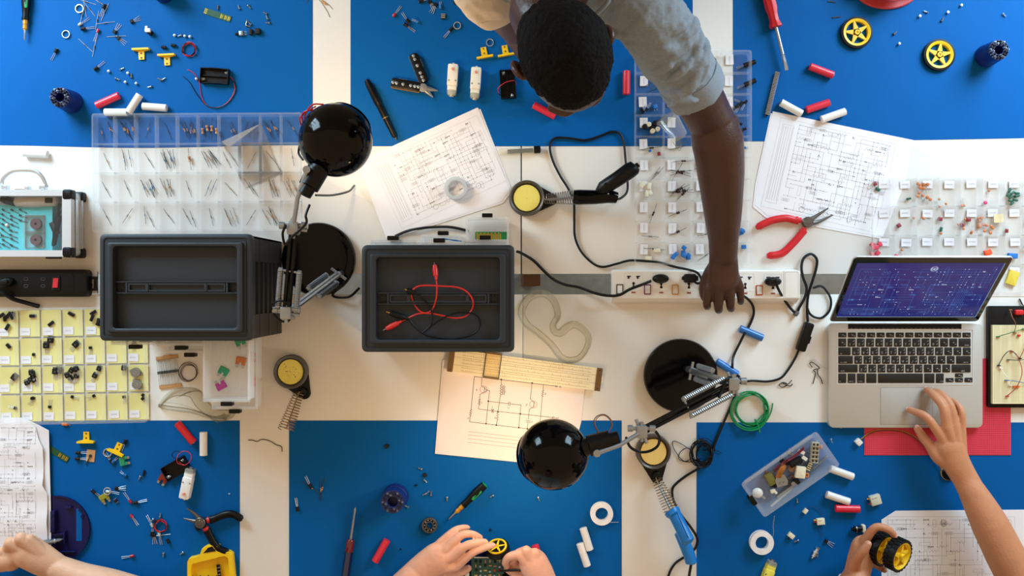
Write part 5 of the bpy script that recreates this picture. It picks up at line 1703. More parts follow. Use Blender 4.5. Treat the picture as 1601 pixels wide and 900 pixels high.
SCR = [('upper left', [(171, 112), (184, 124), (191, 108), (201, 115), (206, 118.5), (197, 129), (214, 131), (235, 136), (250, 124), (256, 124), (274, 56), (282, 56), (290, 57), (298, 58), (308, 124)]),
       ('upper right', [(1399, 52), (1405, 69), (1437, 26), (1447, 19), (1473, 31), (1481, 20), (1502, 9), (1569, 24)])]
rn = random.Random(11)
for nm, L in SCR:
    for (x, y) in L:
        solo('screw', 'tiny steel screw scattered over the %s blue mat' % nm, 'screw', screw_mesh('up' if rn.random() < .5 else 'side'), None, x, y, EPS, rn.uniform(0, 6), 'steel screws on the %s mat' % nm)
for (x, y, lb) in [(374, 12, 'steel screw above the green strip board, standing beside the mat edge'), (390, 11, 'steel screw at the top, right of its neighbour above the strip board'), (415, 21, 'upper steel screw of the pair right of the strip board'), (418, 28, 'steel screw in the pair right of the strip board, fallen sideways'), (419, 36, 'lone steel screw below the pair right of the strip board'), (386, 35, 'steel screw upper left in the small cluster above the switch'), (391, 37, 'steel screw right in the small cluster above the switch'), (388, 41, 'steel screw lowest in the small cluster above the switch'),
                   (657, 732, 'steel screw topmost of the column above the navy bit holder'), (665, 751, 'steel screw third down the column right of the navy bit holder'), (664, 772, 'left steel screw of the trio above the bearing'), (669, 769, 'middle steel screw of the trio above the bearing'), (674, 771, 'right steel screw of the trio above the bearing'), (699, 779, 'steel screw alone left of the green screwdriver tip'), (769, 775, 'steel screw beside the green screwdriver handle end'), (842, 779, 'steel screw below the shiny lamp shade'), (636, 791, 'steel screw touching the navy bit holder on its right'),
                   (251, 805, 'steel screw above the red wire ring on the lower left mat'), (239, 812, 'steel screw left of the red wire ring'), (256, 866, 'steel screw left of the yellow bit case'), (285, 864, 'steel screw close to the yellow bit case corner'), (1245, 845, 'steel screw below the small cream connector, lower right'), (1246, 782, 'small steel nut-like screw below the parts tray'), (219, 746, 'steel screw beside the black pin on the lower left mat')]:
    solo('screw', lb, 'screw', screw_mesh('side'), None, x, y, EPS, rn.uniform(0, 6))


def ringm(r, w=.0016, hh=.004): return MB().lathe([(r, 0), (r + .0004, hh / 2), (r, hh), (r - w, hh), (r - w, 0)], 28, closed=True)


for (x, y, r, lb) in [(125, 14, .0100, 'steel ring at the top among the loose resistors'), (104, 54, .0092, 'steel ring alone on the upper left mat'), (715, 40.5, .0088, 'steel ring near the top of the upper middle mat'), (766, 67, .0088, 'steel ring above the yellow clips beside the arm')]:
    solo('steel_ring', lb, 'ring', ringm(r), m_chrome, x, y, EPS)


def leads_mb(mb, pts, r=.00045): return mb.tube(pts, r, 4)


def res_mesh(nm, m, L=.034, bl=.0062, br=.0013, bend=0., mats=None):
    mb = MB(); b = br + .0002
    mb.tube([(-L / 2, bend, .0006), (-bl / 2 - .002, 0, b), (-bl / 2, 0, b)], .0005, 4); mb.tube([(bl / 2, 0, b), (bl / 2 + .002, 0, b), (L / 2, -bend, .0006)], .0005, 4)
    mb.mat(1); q = bl / 2
    mb.tube([(-q, 0, b), (-q * .9, 0, b), (-q * .6, 0, b), (-q * .45, 0, b), (q * .45, 0, b), (q * .6, 0, b), (q * .9, 0, b), (q, 0, b)], [br * .5, br, br, br * .8, br * .8, br, br, br * .5], 8)
    mb.mat(2)
    for f in (-.35, -.05, .3): mb.tube([(q * f, 0, b), (q * (f + .14), 0, b)], br * .88, 8)
    return mb.mesh(nm, [m_leadd if mats is None else mats, m, M('brown_band', (120, 60, 40), .5)])


R_TAN, R_BLUE, R_DARK = res_mesh('resistor', m_tan, .042, .0066, .0014, .001), res_mesh('resistor', m_bres, .042, .0056, .0013, .001), res_mesh('resistor', m_dres, .042, .0056, .0012, .001)
R_BIG = res_mesh('resistor', m_tan, .052, .0135, .0034, .001)
R_LONG = res_mesh('resistor', m_dres, .048, .006, .0013, -.001)
R_BRIGHT = res_mesh('resistor', m_silver, .036, .005, .0012, 0, m_lead)

# resistor box contents: (col, row, kind, how many)
RB = '''0 0 T 3|1 0 T 8|2 0 T 1|3 0 D 1|4 0 T 8|5 0 B 4|6 0 T 3|7 0 D 8|8 0 T 6|9 0 T 1|0 1 T 1|1 1 L 3|2 1 D 1|3 1 L 8|4 1 B 1|5 1 M 8|6 1 D 2|7 1 T 1|8 1 L 1|9 1 D 1|
0 2 D 1|1 2 D 1|2 2 L 7|3 2 T 5|4 2 D 1|5 2 L 2|6 2 T 1|7 2 D 2|8 2 T 5|9 2 T 5|0 3 D 1|1 3 D 1|2 3 L 2|3 3 D 1|4 3 D 2|5 3 D 1|6 3 T 4|7 3 D 1|8 3 T 6|9 3 T 1'''.replace('\n', '')
KN = {'T': ('tan', R_TAN), 'L': ('blue', R_BLUE), 'D': ('dark', R_DARK), 'B': ('large tan', R_BIG), 'M': ('mixed', None)}
rn = random.Random(31)
WD = ('top', 'second', 'third', 'bottom')


def put(box, cell, u, v, name, label, cat, me, rz=0., group=None, z=0., rx=0.):
    o = obj(name, me, None, box.o.matrix_basis @ Vector((0, 0, 0)))
    p = box.cell(cell[0], cell[1], u, v); p.z += z
    rzb = box.o.rotation_euler.z
    o.location = box.o.location + Euler((0, 0, rzb)).to_matrix() @ p
    o.rotation_euler = (rx, 0, rz + rzb)
    return tag(o, label, cat, group)


for e in RB.split('|'):
    c, r, k, n = e.split(); c, r, n = int(c), int(r), int(n)
    base = rn.choice([-1.05, -1.15, -1.25, -1.0]) if rn.random() < .82 else -1.95
    for i in range(n):
        kk = k if k != 'M' else 'TLD'[i % 3]
        col, me = KN[kk]
        u = .5 + (rn.uniform(-.30, .30) if n > 2 else (i - (n - 1) / 2) * .26 + rn.uniform(-.05, .05))
        v = .5 + rn.uniform(-.07, .07)
        if k == 'B' and n > 1: u = .16 + .23 * i
        lb = 'resistor' + ('' if n == 1 else 's')
        word = ('single %s resistor, %s row, %s column of the resistor box' if n == 1 else 'one of the %s resistors together in %s row, %s column, resistor box') % (col, WD[r], ORD[c])
        put(rbx, (c, r), u, v, 'resistor', word, 'resistor', me, (base + rn.uniform(-.22, .22)) if k != 'B' else -1.5 + rn.uniform(-.15, .15), None if n == 1 else 'resistors in the %s row, %s column' % (WD[r], ORD[c]), z=.0011 * (i % 4) if n > 2 else 0)

# clear slanted cover lying over the resistor box
t = Thing('clear_cover', 'clear plastic cover lying slanted across the resistor box', 'cover', 393, 246, .030)
mb = MB()
Q = [t.p(348, 222, .032), t.p(409, 195, .032), t.p(442, 271, .032), t.p(385, 297, .032)]
Qi = [q * .94 for q in Q]
mb.loft([[(q.x, q.y, -.002) for q in Q[::-1]], [(q.x, q.y, .010) for q in Q[::-1]], [(q.x, q.y, .010) for q in Qi[::-1]], [(q.x, q.y, -.0008) for q in Qi[::-1]]], True, True)
t.part('shell', mb, MC('thin_clear_cover', (255, 255, 255), .96, gloss=.07))
mb = MB(); mb.prism([(Q[0].x, Q[0].y), (Q[0].x * .75, Q[0].y * .7 - .004), (Q[1].x - .004, Q[1].y - .002), (Q[1].x * .85, Q[1].y)], .0102, .0108); t.part('folded_flap', mb, MC('milky_flap', (255, 255, 255), .8, gloss=.12))


# ---- components with legs
def led_mesh(m, L=.018, r=.0026, spread=.0012):
    mb = MB(); b = r + .0001
    for s in (-1, 1): mb.tube([(0, s * .0008, b), (.004, s * spread, b * .6), (L, s * spread * (1.2 if s > 0 else 1.6), .0006)], .0005, 4)
    mb.mat(1).tube([(.0005, 0, b), (-.0006, 0, b), (-.0007, 0, b), (-.005, 0, b), (-.0066, 0, b), (-.0073, 0, b)], [r * 1.12, r * 1.12, r, r, r * .75, r * .2], 12)
    return mb.mesh('led', [m_lead, m])


def cap_mesh(m, L=.016, r=.003, bl=.009, top=None):
    mb = MB(); b = r + .0001
    for s in (-1, 1): mb.tube([(0, s * .001, b), (.004, s * .0014, b * .6), (L, s * .0016, .0006)], .0005, 4)
    mb.mat(1).tube([(0, 0, b), (-.0004, 0, b), (-bl * .15, 0, b), (-bl * .2, 0, b), (-bl + .0004, 0, b), (-bl, 0, b)], [r * .9, r, r, r * .96, r, r * .85], 14)
    mb.mat(2).tube([(-bl, 0, b), (-bl - .0002, 0, b)], [r * .8, r * .78], 14)
    return mb.mesh('capacitor', [m_lead, m, m_silver])


def to220_mesh(sc=1., legs=.012, tab=True):
    mb = MB(); k = sc
    for x in (-.0036 * k, 0, .0036 * k): mb.box(x - .0006, x + .0006, -.006 * k - legs, -.006 * k, .0012, .0019)
    mb.mat(1).rbox(0, .0005 * k, .0135 * k, .0125 * k, .0008, .0052 * k, .0006, .0006, 1)
    mb.mat(2).box(-.0065 * k, .0065 * k, .0068 * k, .0105 * k, .0004, .0018) if tab else None
    mb.mat(2).lathe([(.0022 * k, .0052 * k), (.0022 * k, .0054 * k), (.0006, .0054 * k)], 10)
    mb.at()
    return mb.mesh('transistor', [m_lead, m_blackm, M('grey_tab', (96, 100, 98), .4, .6)])


def to92_mesh(legs=.014, m=None):
    mb = MB()
    for x in (-.0022, 0, .0022): mb.tube([(x * .6, -.002, .0022), (x * 1.1, -.006, .0016), (x * 1.9, -.003 - legs, .0006)], .00045, 4)
    mb.mat(1).prism([(-.0032, -.003), (.0032, -.003), (.0032, .0032), (-.0032, .0032)], .0002, .0044, .0008)
    return mb.mesh('transistor', [m_lead, m or m_blackm])


def dip_mesh(n=4, pitch=.0031, w=.0068):
    mb = MB(); L = n * pitch
    for i in range(n):
        x = -L / 2 + pitch * (i + .5)
        for s in (-1, 1): mb.box(x - .0006, x + .0006, min(s * w * .45, s * w * .72), max(s * w * .45, s * w * .72), .0002, .0022)
    mb.mat(1).rbox(0, 0, L, w, .001, .0044, .0004, .0006, 1)
    mb.mat(2).lathe([(.0006, .0044), (.0006, .00455)], 8) if 0 else None
    return mb.mesh('chip', [m_lead, m_blackm])


def disc_mesh(m, r=.0042, legs=.017):
    mb = MB()
    for s in (-1, 1): mb.tube([(s * .0016, -r * .8, .0016), (s * .0026, -r - .003, .0012), (s * .0028, -r - legs, .0006)], .0004, 4)
    mb.mat(1).ball((0, 0, .0018), 1, 12, 7, (r, r, .0017))
    return mb.mesh('disc_capacitor', [m_lead, m])


def boxcap_mesh(m, w=.010, d=.0105, hh=.005, legs=.007):
    mb = MB()
    for s in (-1, 1): mb.tube([(s * w * .3, -d / 2, .002), (s * w * .34, -d / 2 - legs, .0006)], .0005, 4)
    mb.mat(1).rbox(0, 0, w, d, .0002, hh, .001, .0012, 2)
    return mb.mesh('film_capacitor', [m_lead, m])


def green_mesh(L=.011, r=.0024, legs=.013):
    mb = MB()
    for s in (-1, 1): mb.tube([(L * .4, s * .001, r), (L * .6, s * .0014, r * .7), (L * .5 + legs, s * .0025, .0006)], .00045, 4)
    mb.mat(1).rbox(0, 0, L, r * 2.1, .0002, r * 2, .001, .0012, 2)
    return mb.mesh('green_capacitor', [m_lead, m_capg])


ME = {'dip': dip_mesh(4), 'dipl': dip_mesh(5), 'dips': dip_mesh(2, .0031, .006), 'to220': to220_mesh(1.), 'to220s': to220_mesh(.82, .010), 'to92': to92_mesh(), 'disc': disc_mesh(m_capo), 'discs': disc_mesh(m_capo, .0032, .014),
      'redbox': boxcap_mesh(m_capr), 'redboxs': boxcap_mesh(m_capr, .008, .008), 'maroon': boxcap_mesh(m_capm, .0095, .009), 'maroons': boxcap_mesh(m_capm, .007, .009), 'green': green_mesh(), 'magenta': disc_mesh(M('magenta_disc', (214, 60, 110), .4), .0048), 'orangebox': boxcap_mesh(M('orange_red_plastic', (238, 84, 40), .4), .017, .013, .007, .006),
      'bluebox': boxcap_mesh(m_capb, .022, .012, .008, -.0), 'bluetrim': boxcap_mesh(m_capb, .010, .009, .008, .004), 'redled': led_mesh(M('red_led_lens', (176, 22, 40), .25, coat=.4)), 'blackcap': cap_mesh(m_blackm), 'longcap': cap_mesh(m_blackm, .018, .0055, .028), 'bluecap': cap_mesh(m_capb, .008, .003, .006), 'clearled': led_mesh(M('pale_led_lens', (190, 200, 205), .2, coat=.4)),
      'diode': res_mesh('diode', m_blackm, .046, .0075, .0032, -.001), 'diodes': res_mesh('diode', m_blackm, .05, .010, .0022, -.0015), 'white': boxcap_mesh(m_cream, .009, .016, .006, .006), 'glass': res_mesh('glass_tube', MC('glass_tube_clear', (255, 255, 255), .7, (200, 200, 200), gloss=.2), .04, .016, .0022, .0005), 'gres': res_mesh('resistor', m_capg, .042, .006, .0015, .001)}

# pale yellow lined box contents
rn = random.Random(52)


def fill(box, cell, items, boxname, rown, coln):
    for (kind, nm, desc, n, u, v, rot, sp) in items:
        lab = ('%s in the %s row, %s column of the %s' % (desc, rown, coln, boxname)) if n == 1 else 'one of the %s heaped in %s row, %s column, %s' % (desc, rown, coln, boxname)
        for i in range(n):
            put(box, cell, u + (rn.uniform(-sp, sp) if n > 1 else 0), v + (rn.uniform(-sp, sp) * .9 if n > 1 else 0), nm, lab, nm.replace('_', ' '), ME[kind], rot + (rn.uniform(-.9, .9) if n > 2 else rn.uniform(-.12, .12)), None if n == 1 else '%s in the %s row, %s column of the %s' % (desc, rown, coln, boxname), z=.0006 + (.0022 * (i % 3) if n > 2 else 0))


YB = {(0, 0): [('dipl', 'chip', 'black chips', 7, .5, .40, 1.2, .26)], (1, 0): [('dipl', 'chip', 'black chip lying level', 1, .66, .24, 0, 0)], (2, 0): [('dipl', 'chip', 'black chip turned', 1, .5, .52, .55, 0)], (3, 0): [('dipl', 'chip', 'black chip turned', 1, .45, .20, -.6, 0)], (4, 0): [('dipl', 'chip', 'black chips', 5, .62, .34, 1.1, .24)],
      (0, 1): [('dip', 'chip', 'small black chip tipped', 1, .5, .28, -.8, 0)], (1, 1): [('dips', 'chip', 'tiny black chip', 1, .66, .60, 0, 0)], (2, 1): [('to220', 'transistor', 'black transistor pair', 2, .48, .24, 0, .22)], (3, 1): [('to220', 'transistor', 'black transistor turned', 1, .62, .28, -.7, 0)], (4, 1): [('to92', 'transistor', 'small black transistor', 1, .30, .40, .1, 0)], (6, 1): [('to92', 'transistor', 'small black transistors', 2, .3, .3, .1, .2)],
      (0, 2): [('to220', 'transistor', 'black transistor turned', 1, .74, .40, -.7, 0)], (1, 2): [('to220s', 'transistor', 'black transistors', 6, .5, .40, -.3, .24)], (2, 2): [('to220', 'transistor', 'black transistor pair', 2, .74, .22, 0, .09)], (3, 2): [('to220s', 'transistor', 'black transistors', 7, .50, .34, -.1, .27)], (4, 2): [('to220s', 'transistor', 'black transistor pair', 2, .55, .26, -.4, .2)], (5, 2): [('to220s', 'transistor', 'black transistor', 1, .84, .15, 0, 0)],
      (0, 3): [('to92', 'transistor', 'small black transistor', 1, .76, .48, -1.9, 0)], (1, 3): [('to92', 'transistor', 'small black transistor pair', 2, .66, .22, -.5, .14)], (2, 3): [('to92', 'transistor', 'small black transistor', 1, .36, .46, 3.1, 0)], (3, 3): [('to92', 'transistor', 'small black transistor', 1, .42, .12, 1.2, 0)], (4, 3): [('to92', 'transistor', 'small black transistor', 1, .42, .10, -1.2, 0)], (5, 3): [('to92', 'transistor', 'small black transistor', 1, .82, .16, .1, 0)], (6, 3): [('to92', 'transistor', 'small black transistor pair', 2, .62, .20, .8, .22)]}
for c, it in YB.items(): fill(ybx, c, it, 'pale yellow box', WD[c[1]], ORD[c[0]])
mb = MB(); mb.prism([(.016 * cos(a) * 1., .0078 * sin(a)) for a in [2 * pi * k / 24 for k in range(24)]], .0002, .0018)
mb.lathe([(.0115, .0018), (.0115, .007), (.0105, .009), (.0035, .0092)], 28); mb.mat(1).pline(circ(0, 0, .007, 16), .0008, .0094); mb.pline([(-.004, .001), (-.001, .002), (.001, 0), (.004, .001)], .0007, .0094)
tin = mb.mesh('metal_can', [m_silver, m_ironm])
put(ybx, (6, 2), .40, .30, 'metal_can_transistor', 'upper round metal transistor can in the pale yellow box', 'transistor', tin, -.3, z=.0006)
put(ybx, (6, 2), .46, .72, 'metal_can_transistor', 'lower round metal transistor can, half under a label', 'transistor', tin, 2.2, z=.0006)

# capacitor box contents
FB = {(0, 0): [('maroon', 'film_capacitor', 'maroon capacitor', 1, .26, .20, .4, 0), ('green', 'green_capacitor', 'green capacitor pair', 2, .24, .52, -.6, .18)], (1, 0): [('green', 'green_capacitor', 'green capacitor', 1, .82, .72, 3.3, 0)], (2, 0): [('disc', 'disc_capacitor', 'orange disc capacitors', 12, .45, .50, 0, .34)], (3, 0): [('discs', 'disc_capacitor', 'orange disc capacitors', 3, .42, .78, .9, .26)], (4, 0): [('discs', 'disc_capacitor', 'orange disc capacitor pair', 2, .26, .86, 3.1, .14)], (5, 0): [('discs', 'disc_capacitor', 'orange disc capacitor', 1, .5, .45, -.3, 0), ('magenta', 'disc_capacitor', 'magenta disc capacitor', 1, .34, .86, 1.6, 0)], (6, 0): [('green', 'green_capacitor', 'green capacitors', 10, .48, .66, .3, .32)],
      (1, 1): [('maroon', 'film_capacitor', 'maroon square capacitor', 1, .36, .64, .6, 0)], (2, 1): [('discs', 'disc_capacitor', 'orange disc capacitors', 3, .28, .50, .3, .24)], (3, 1): [('maroon', 'film_capacitor', 'maroon square capacitor', 1, .26, .42, 0, 0), ('green', 'green_capacitor', 'green capacitor', 1, .30, .78, 1.4, 0), ('discs', 'disc_capacitor', 'orange disc capacitor', 1, .30, .92, 3, 0)], (4, 1): [('discs', 'disc_capacitor', 'orange disc capacitors', 6, .36, .66, 2.5, .32), ('maroon', 'film_capacitor', 'maroon capacitor pair', 2, .46, .5, .1, .24)], (5, 1): [('disc', 'disc_capacitor', 'orange disc capacitors', 12, .36, .66, 2.2, .34)], (6, 1): [('maroons', 'film_capacitor', 'maroon square capacitor', 1, .30, .84, 3.1, 0)], (7, 1): [('maroon', 'film_capacitor', 'maroon capacitors', 3, .3, .4, 0, .2)],
      (0, 2): [('redbox', 'film_capacitor', 'red box capacitors', 6, .36, .52, 0, .26)], (1, 2): [('redboxs', 'film_capacitor', 'red box capacitors', 3, .32, .66, .3, .2), ('discs', 'disc_capacitor', 'orange disc capacitor', 1, .5, .48, .4, 0)], (3, 2): [('redboxs', 'film_capacitor', 'small red capacitor', 1, .3, .80, .4, 0)], (4, 2): [('redbox', 'film_capacitor', 'red box capacitor pair', 2, .4, .76, 0, .16)], (5, 2): [('orangebox', 'film_capacitor', 'orange red capacitor', 1, .42, .58, .25, 0)], (6, 2): [('bluebox', 'film_capacitor', 'large bright blue capacitor', 1, .55, .70, 0, 0)], (7, 2): [('green', 'green_capacitor', 'green capacitors', 3, .3, .4, 0, .2)]}
for c, it in FB.items(): fill(fbx, c, it, 'capacitor box', WD[c[1]], ORD[c[0]])
mb = MB(); mb.rbox(0, 0, .024, .034, 0, .006, .001, .001)
put(fbx, (6, 3), .56, .46, 'yellow_capacitor', 'yellow block capacitor in the bottom row, beside the laptop lid corner', 'capacitor', mb.mesh('yellow_capacitor', M('mustard_yellow', (226, 200, 70), .5)), -.35)
mb = MB(); mb.prism([(-.011, -.010), (.010, -.011), (.013, -.002), (.011, .009), (-.010, .009)], 0, .0016)
put(fbx, (5, 1), .86, .40, 'paper_tape', 'piece of cream paper tape holding capacitors in the capacitor box', 'tape', mb.mesh('paper_tape', M('cream_tape', (232, 214, 170), .8)), .1, z=.008)

# component box contents (columns 0-3, rows 0-9)
CB = {(0, 1): [('gres', 'resistor', 'brassy trimmed parts', 3, .62, .55, 1.2, .2)], (0, 2): [('bluetrim', 'trimmer', 'blue trimmer', 1, .72, .55, .3, 0), ('blackcap', 'capacitor', 'black capacitors', 3, .45, .75, .6, .2)],
      (0, 4): [('bluecap', 'capacitor', 'small blue capacitor', 1, .58, .62, .2, 0), ('diodes', 'diode', 'bent lead diode', 1, .6, .5, .1, 0), ('maroons', 'film_capacitor', 'brown coil', 1, .86, .78, 0, 0)], (0, 5): [('glass', 'glass_tube', 'glass tube pair', 2, .72, .62, .9, .14)], (0, 6): [('white', 'ceramic_resistor', 'white ceramic resistors', 5, .5, .5, 0, .32)], (0, 7): [('diodes', 'diode', 'bent wire lead', 1, .66, .62, 1.2, 0)], (0, 8): [('glass', 'glass_tube', 'thin glass tube', 1, .55, .70, -.1, 0)], (0, 9): [('white', 'ceramic_resistor', 'white ceramic resistor pair', 2, .6, .55, 1.57, .22), ('diodes', 'diode', 'thin leaded diode', 1, .7, .3, -.1, 0)],
      (1, 4): [('glass', 'glass_tube', 'thin glass tube', 1, .5, .5, .3, 0)], (1, 5): [('diodes', 'diode', 'black diodes with long leads', 5, .58, .66, .42, .10), ('diodes', 'diode', 'small upper diode', 1, .72, .12, .1, 0)], (1, 6): [('diode', 'diode', 'big black diodes', 7, .62, .55, .42, .16)], (1, 7): [('diode', 'diode', 'single black diode', 1, .52, .58, .42, 0)], (1, 8): [('diode', 'diode', 'single black diode', 1, .52, .48, .5, 0)], (1, 9): [('bluetrim', 'trimmer', 'blue trimmers', 8, .62, .48, .2, .3)],
      (2, 5): [('glass', 'glass_tube', 'thin glass tube', 1, .4, .6, -.4, 0)], (2, 6): [('glass', 'glass_tube', 'thin glass tubes', 3, .45, .6, .7, .2)], (2, 7): [('bluecap', 'capacitor', 'small blue capacitors', 5, .62, .6, .7, .18)], (2, 8): [('gres', 'resistor', 'green resistor', 1, .5, .6, .35, 0)], (2, 9): [('gres', 'resistor', 'green resistor', 1, .5, .6, .6, 0)],
      (3, 0): [('longcap', 'capacitor', 'long black capacitor', 1, .82, .60, 3.5, 0)], (3, 1): [('longcap', 'capacitor', 'long black capacitor', 1, .84, .52, 3.5, 0)], (3, 2): [('blackcap', 'capacitor', 'black capacitors', 5, .66, .5, 3.4, .22)], (3, 3): [('blackcap', 'capacitor', 'black capacitors', 6, .62, .45, 2.6, .24)], (3, 4): [('bluecap', 'capacitor', 'dark blue capacitor pair', 2, .82, .5, 0, .1)], (3, 8): [('bluetrim', 'trimmer', 'blue trimmers', 3, .8, .5, 0, .12)], (3, 9): [('bluetrim', 'trimmer', 'blue trimmer', 1, .82, .2, 0, 0)]}
RW = ('first', 'second', 'third', 'fourth', 'fifth', 'sixth', 'seventh', 'eighth', 'ninth', 'tenth')
for c, it in CB.items(): fill(cbx, c, it, 'component box', RW[c[1]], ORD[c[0]])
mb = MB(); mb.lathe([(.0056, 0), (.0056, .010), (.0048, .011), (.0018, .011), (.0018, .0095), (.0005, .0095)], 18)
kn = mb.mesh('knob', [m_cream])
mb = MB(); mb.lathe([(.0062, 0), (.0062, .009), (.0050, .010), (.0015, .0102)], 18); kb = mb.mesh('knob', m_blackm)
for i, (u, v, me) in enumerate([(.50, .40, kn), (.62, .72, kn), (.80, .62, kn), (.72, .35, kb), (.36, .50, kb), (.88, .30, kb), (.60, .52, kb)]):
    put(cbx, (0, 3), u, v, 'knob', 'small %s knob heaped in the fourth row of the component box' % ('cream' if me is kn else 'black'), 'knob', me, 0, '%s knobs in the component box' % ('cream' if me is kn else 'black'), z=.0003 + .003 * (i % 2))
# clear measuring cup on the component box
t = Thing('clear_cup', 'small clear plastic cup lying on the component box beside the arm', 'cup', 1052, 192, .028)
mb = MB(); a_, b_ = t.p(1043, 184, .05), t.p(1064, 214, .035)
mb.tube([a_, a_ + (b_ - a_) * .04, a_ + (b_ - a_) * .9, b_], [.027, .0245, .019, .017], 32); t.part('body', mb, MC('cup_plastic', (255, 255, 255), .86, (250, 250, 250), gloss=.15))
mb = MB(); d_ = (b_ - a_).normalized(); q_ = d_.to_track_quat('Z', 'Y').to_matrix().to_4x4(); q_.translation = a_
mb.M = q_; mb.lathe([(.0285, -.002), (.0285, .002), (.025, .002), (.025, -.002)], 32, closed=True); t.part('rim', mb, m_lens)
mb = MB(); mb.tube([t.p(1052, 222, .02), t.p(1062, 236, .012), t.p(1077, 214, .012), t.p(1085, 204, .018)], .0006, 5); t.part('wire', mb, m_ironm)
mb = MB(); mb.prism([tuple(t.p(x, y, 0)[:2]) for x, y in [(1046, 222), (1054, 236), (1064, 233), (1060, 216)]][::-1], -.001, .003); t.part('spout', mb, m_lens)


# ---- loose leaded parts on the mats
def loose(kind, x, y, rz, label, nm=None, cat=None, h=EPS):
    nm = nm or {'res': 'resistor', 'redled': 'led', 'clearled': 'led', 'blackcap': 'capacitor', 'bluecap': 'capacitor', 'to92': 'transistor', 'to220s': 'transistor'}.get(kind, 'component')
    me = {'res': R_BRIGHT, 'rest': R_TAN}.get(kind) or ME[kind]
    solo(nm, label, cat or nm.replace('_', ' '), me, None, x, y, h, rz).scale = (1.25,) * 3


loose('res', 136, 3, -.3, 'resistor cut by the top edge, highest of the loose bundle')
loose('res', 156, 4, -.55, 'resistor slanting at the top right of the loose bundle')
loose('res', 133, 12, -1.4, 'upright resistor beside the steel ring in the bundle')
loose('res', 140, 14, -.9, 'resistor sloping right of the steel ring in the bundle')
loose('res', 164, 19, 1.15, 'tall resistor at the right side of the loose bundle')
loose('res', 129, 24, 1.3, 'short steep resistor below the upper steel ring')
loose('clearled', 128, 37, .62, 'pale LED with its legs bent up to the right, upper left mat', 'led')
loose('blackcap', 162, 14, -2, 'black capacitor with bent legs inside the loose bundle')
loose('blackcap', 135, 45, .16, 'black capacitor with two long legs across the bundle', h=.002)
loose('res', 165, 36, .12, 'resistor lying nearly level through the bundle centre')
loose('res', 152, 32, 1.4, 'resistor standing steep through the bundle centre')
loose('to92', 180, 50, 2.6, 'transistor with silvery legs right of the bundle')
loose('to92', 186, 60, .9, 'lower transistor with splayed legs right of the bundle')
loose('res', 182, 57, .05, 'thin resistor lying level below the transistors')
loose('redled', 153, 51, -1.95, 'red LED with legs hanging down in the bundle', h=.002)
loose('res', 134, 71, -.75, 'resistor alone under the bundle, sloping right')
loose('res', 148, 74, 1.35, 'steep resistor at the lowest end of the bundle')
loose('blackcap', 87, 83, -2.1, 'black capacitor alone with one long leg, upper left mat')
loose('blackcap', 154, 105, .72, 'black capacitor with two legs up right, above the screws')
loose('to92', 207, 34, 2.0, 'small transistor between the bundle and the white sensor')
mb = MB(); mb.lathe([(.006, 0), (.006, .012), (.0055, .0125)], 16); mb.mat(1).rbox(-.002, .003, .013, .009, .0125, .018, .002, .001); mb.box(-.008, -.003, .006, .013, .013, .016)
solo('sensor', 'white topped black sensor left of the yellow clips, upper left mat', 'sensor', mb, [m_blackm, m_white], 236, 52, EPS)
_sp = MB().tube([(-.0055, 0, .0036), (.0055, 0, .0036)], .0035, 12).mesh('spacer', m_blackm)
solo('spacer', 'left black spacer above the right yellow clip', 'spacer', _sp, None, 257, 74.5, EPS, -.1)
solo('spacer', 'right black spacer beside the red wire coil', 'spacer', _sp, None, 272, 71.5, EPS, -.05)


def coil(name, label, cx, cy, r, turns, wr, mat, rz=0., sx=1., seed=1, h=.0015, jit=.12, ends=True, mat2=None, cat='wire', hr=.006):
    t = Thing(name, label, cat, cx, cy, h)
    rn_ = random.Random(seed)
    for ww, mm in enumerate([mat] + ([mat2] if mat2 else [])):
        pts = []
        N = 10
        rr, ox, oy = r, 0, 0
        for i in range(int(turns * N) + 1):
            if i % N == 0: rr = r * (1 + rn_.uniform(-jit, jit)); ox, oy = r * rn_.uniform(-jit, jit) * .7, r * rn_.uniform(-jit, jit) * .7
            a = 2 * pi * i / N + ww
            pts.append((ox + rr * sx * cos(a), oy + rr * sin(a), wr + hr * rn_.random()))
        mb = MB(); mb.M = Euler((0, 0, rz)).to_matrix().to_4x4(); mb.tube(cr(pts, 3), wr, 5)
        t.part('wire_loop', mb, mm)
    return t


coil('wire_coil', 'small coil of twisted red and black wire, upper left mat', 296, 78, .0155, 2.3, .0011, m_redw, seed=3, mat2=m_rub)
mb = MB(); mb.rbox(0, 0, .066, .0145, 0, .0016, .0005, 0, 1)
mb.mat(1)
for k in range(3):
    for j in range(2): mb.box(-.031 + j * .0035, -.029 + j * .0035, -.006 + k * .0045, -.003 + k * .0045, .0016, .0018)
for k in range(14): mb.box(-.018 + rn.random() * .048, 0, 0, 0, 0, 0) if 0 else None
for x_ in (.008, .018, .026): mb.box(x_, x_ + .0025, -.005, .005, .0016, .0018); mb.box(x_ + .004, x_ + .0055, -.004, .004, .0016, .0018)
strip = mb.mesh('strip_board', [m_pcb, m_gold])
solo('strip_board', 'narrow green circuit strip with gold pads, top of the upper left mat', 'circuit board', strip, None, 340, 23.5, EPS, -.32)
solo('strip_board', 'narrow green circuit strip beside the folded diagrams, lower left mat', 'circuit board', strip, None, 88, 707, EPS, -.55)
mb = MB(); mb.rbox(0, 0, .011, .016, 0, .0016, .0005, 0, 1)
for y_ in (.003, -.005): mb.mat(1).box(-.004, .004, y_, y_ + .003, .0016, .0018)
solo('small_board', 'tiny green board at the edge of the warmly lit sleeve', 'circuit board', mb, [m_pcb, m_gold], 739, 15, EPS, -.1)
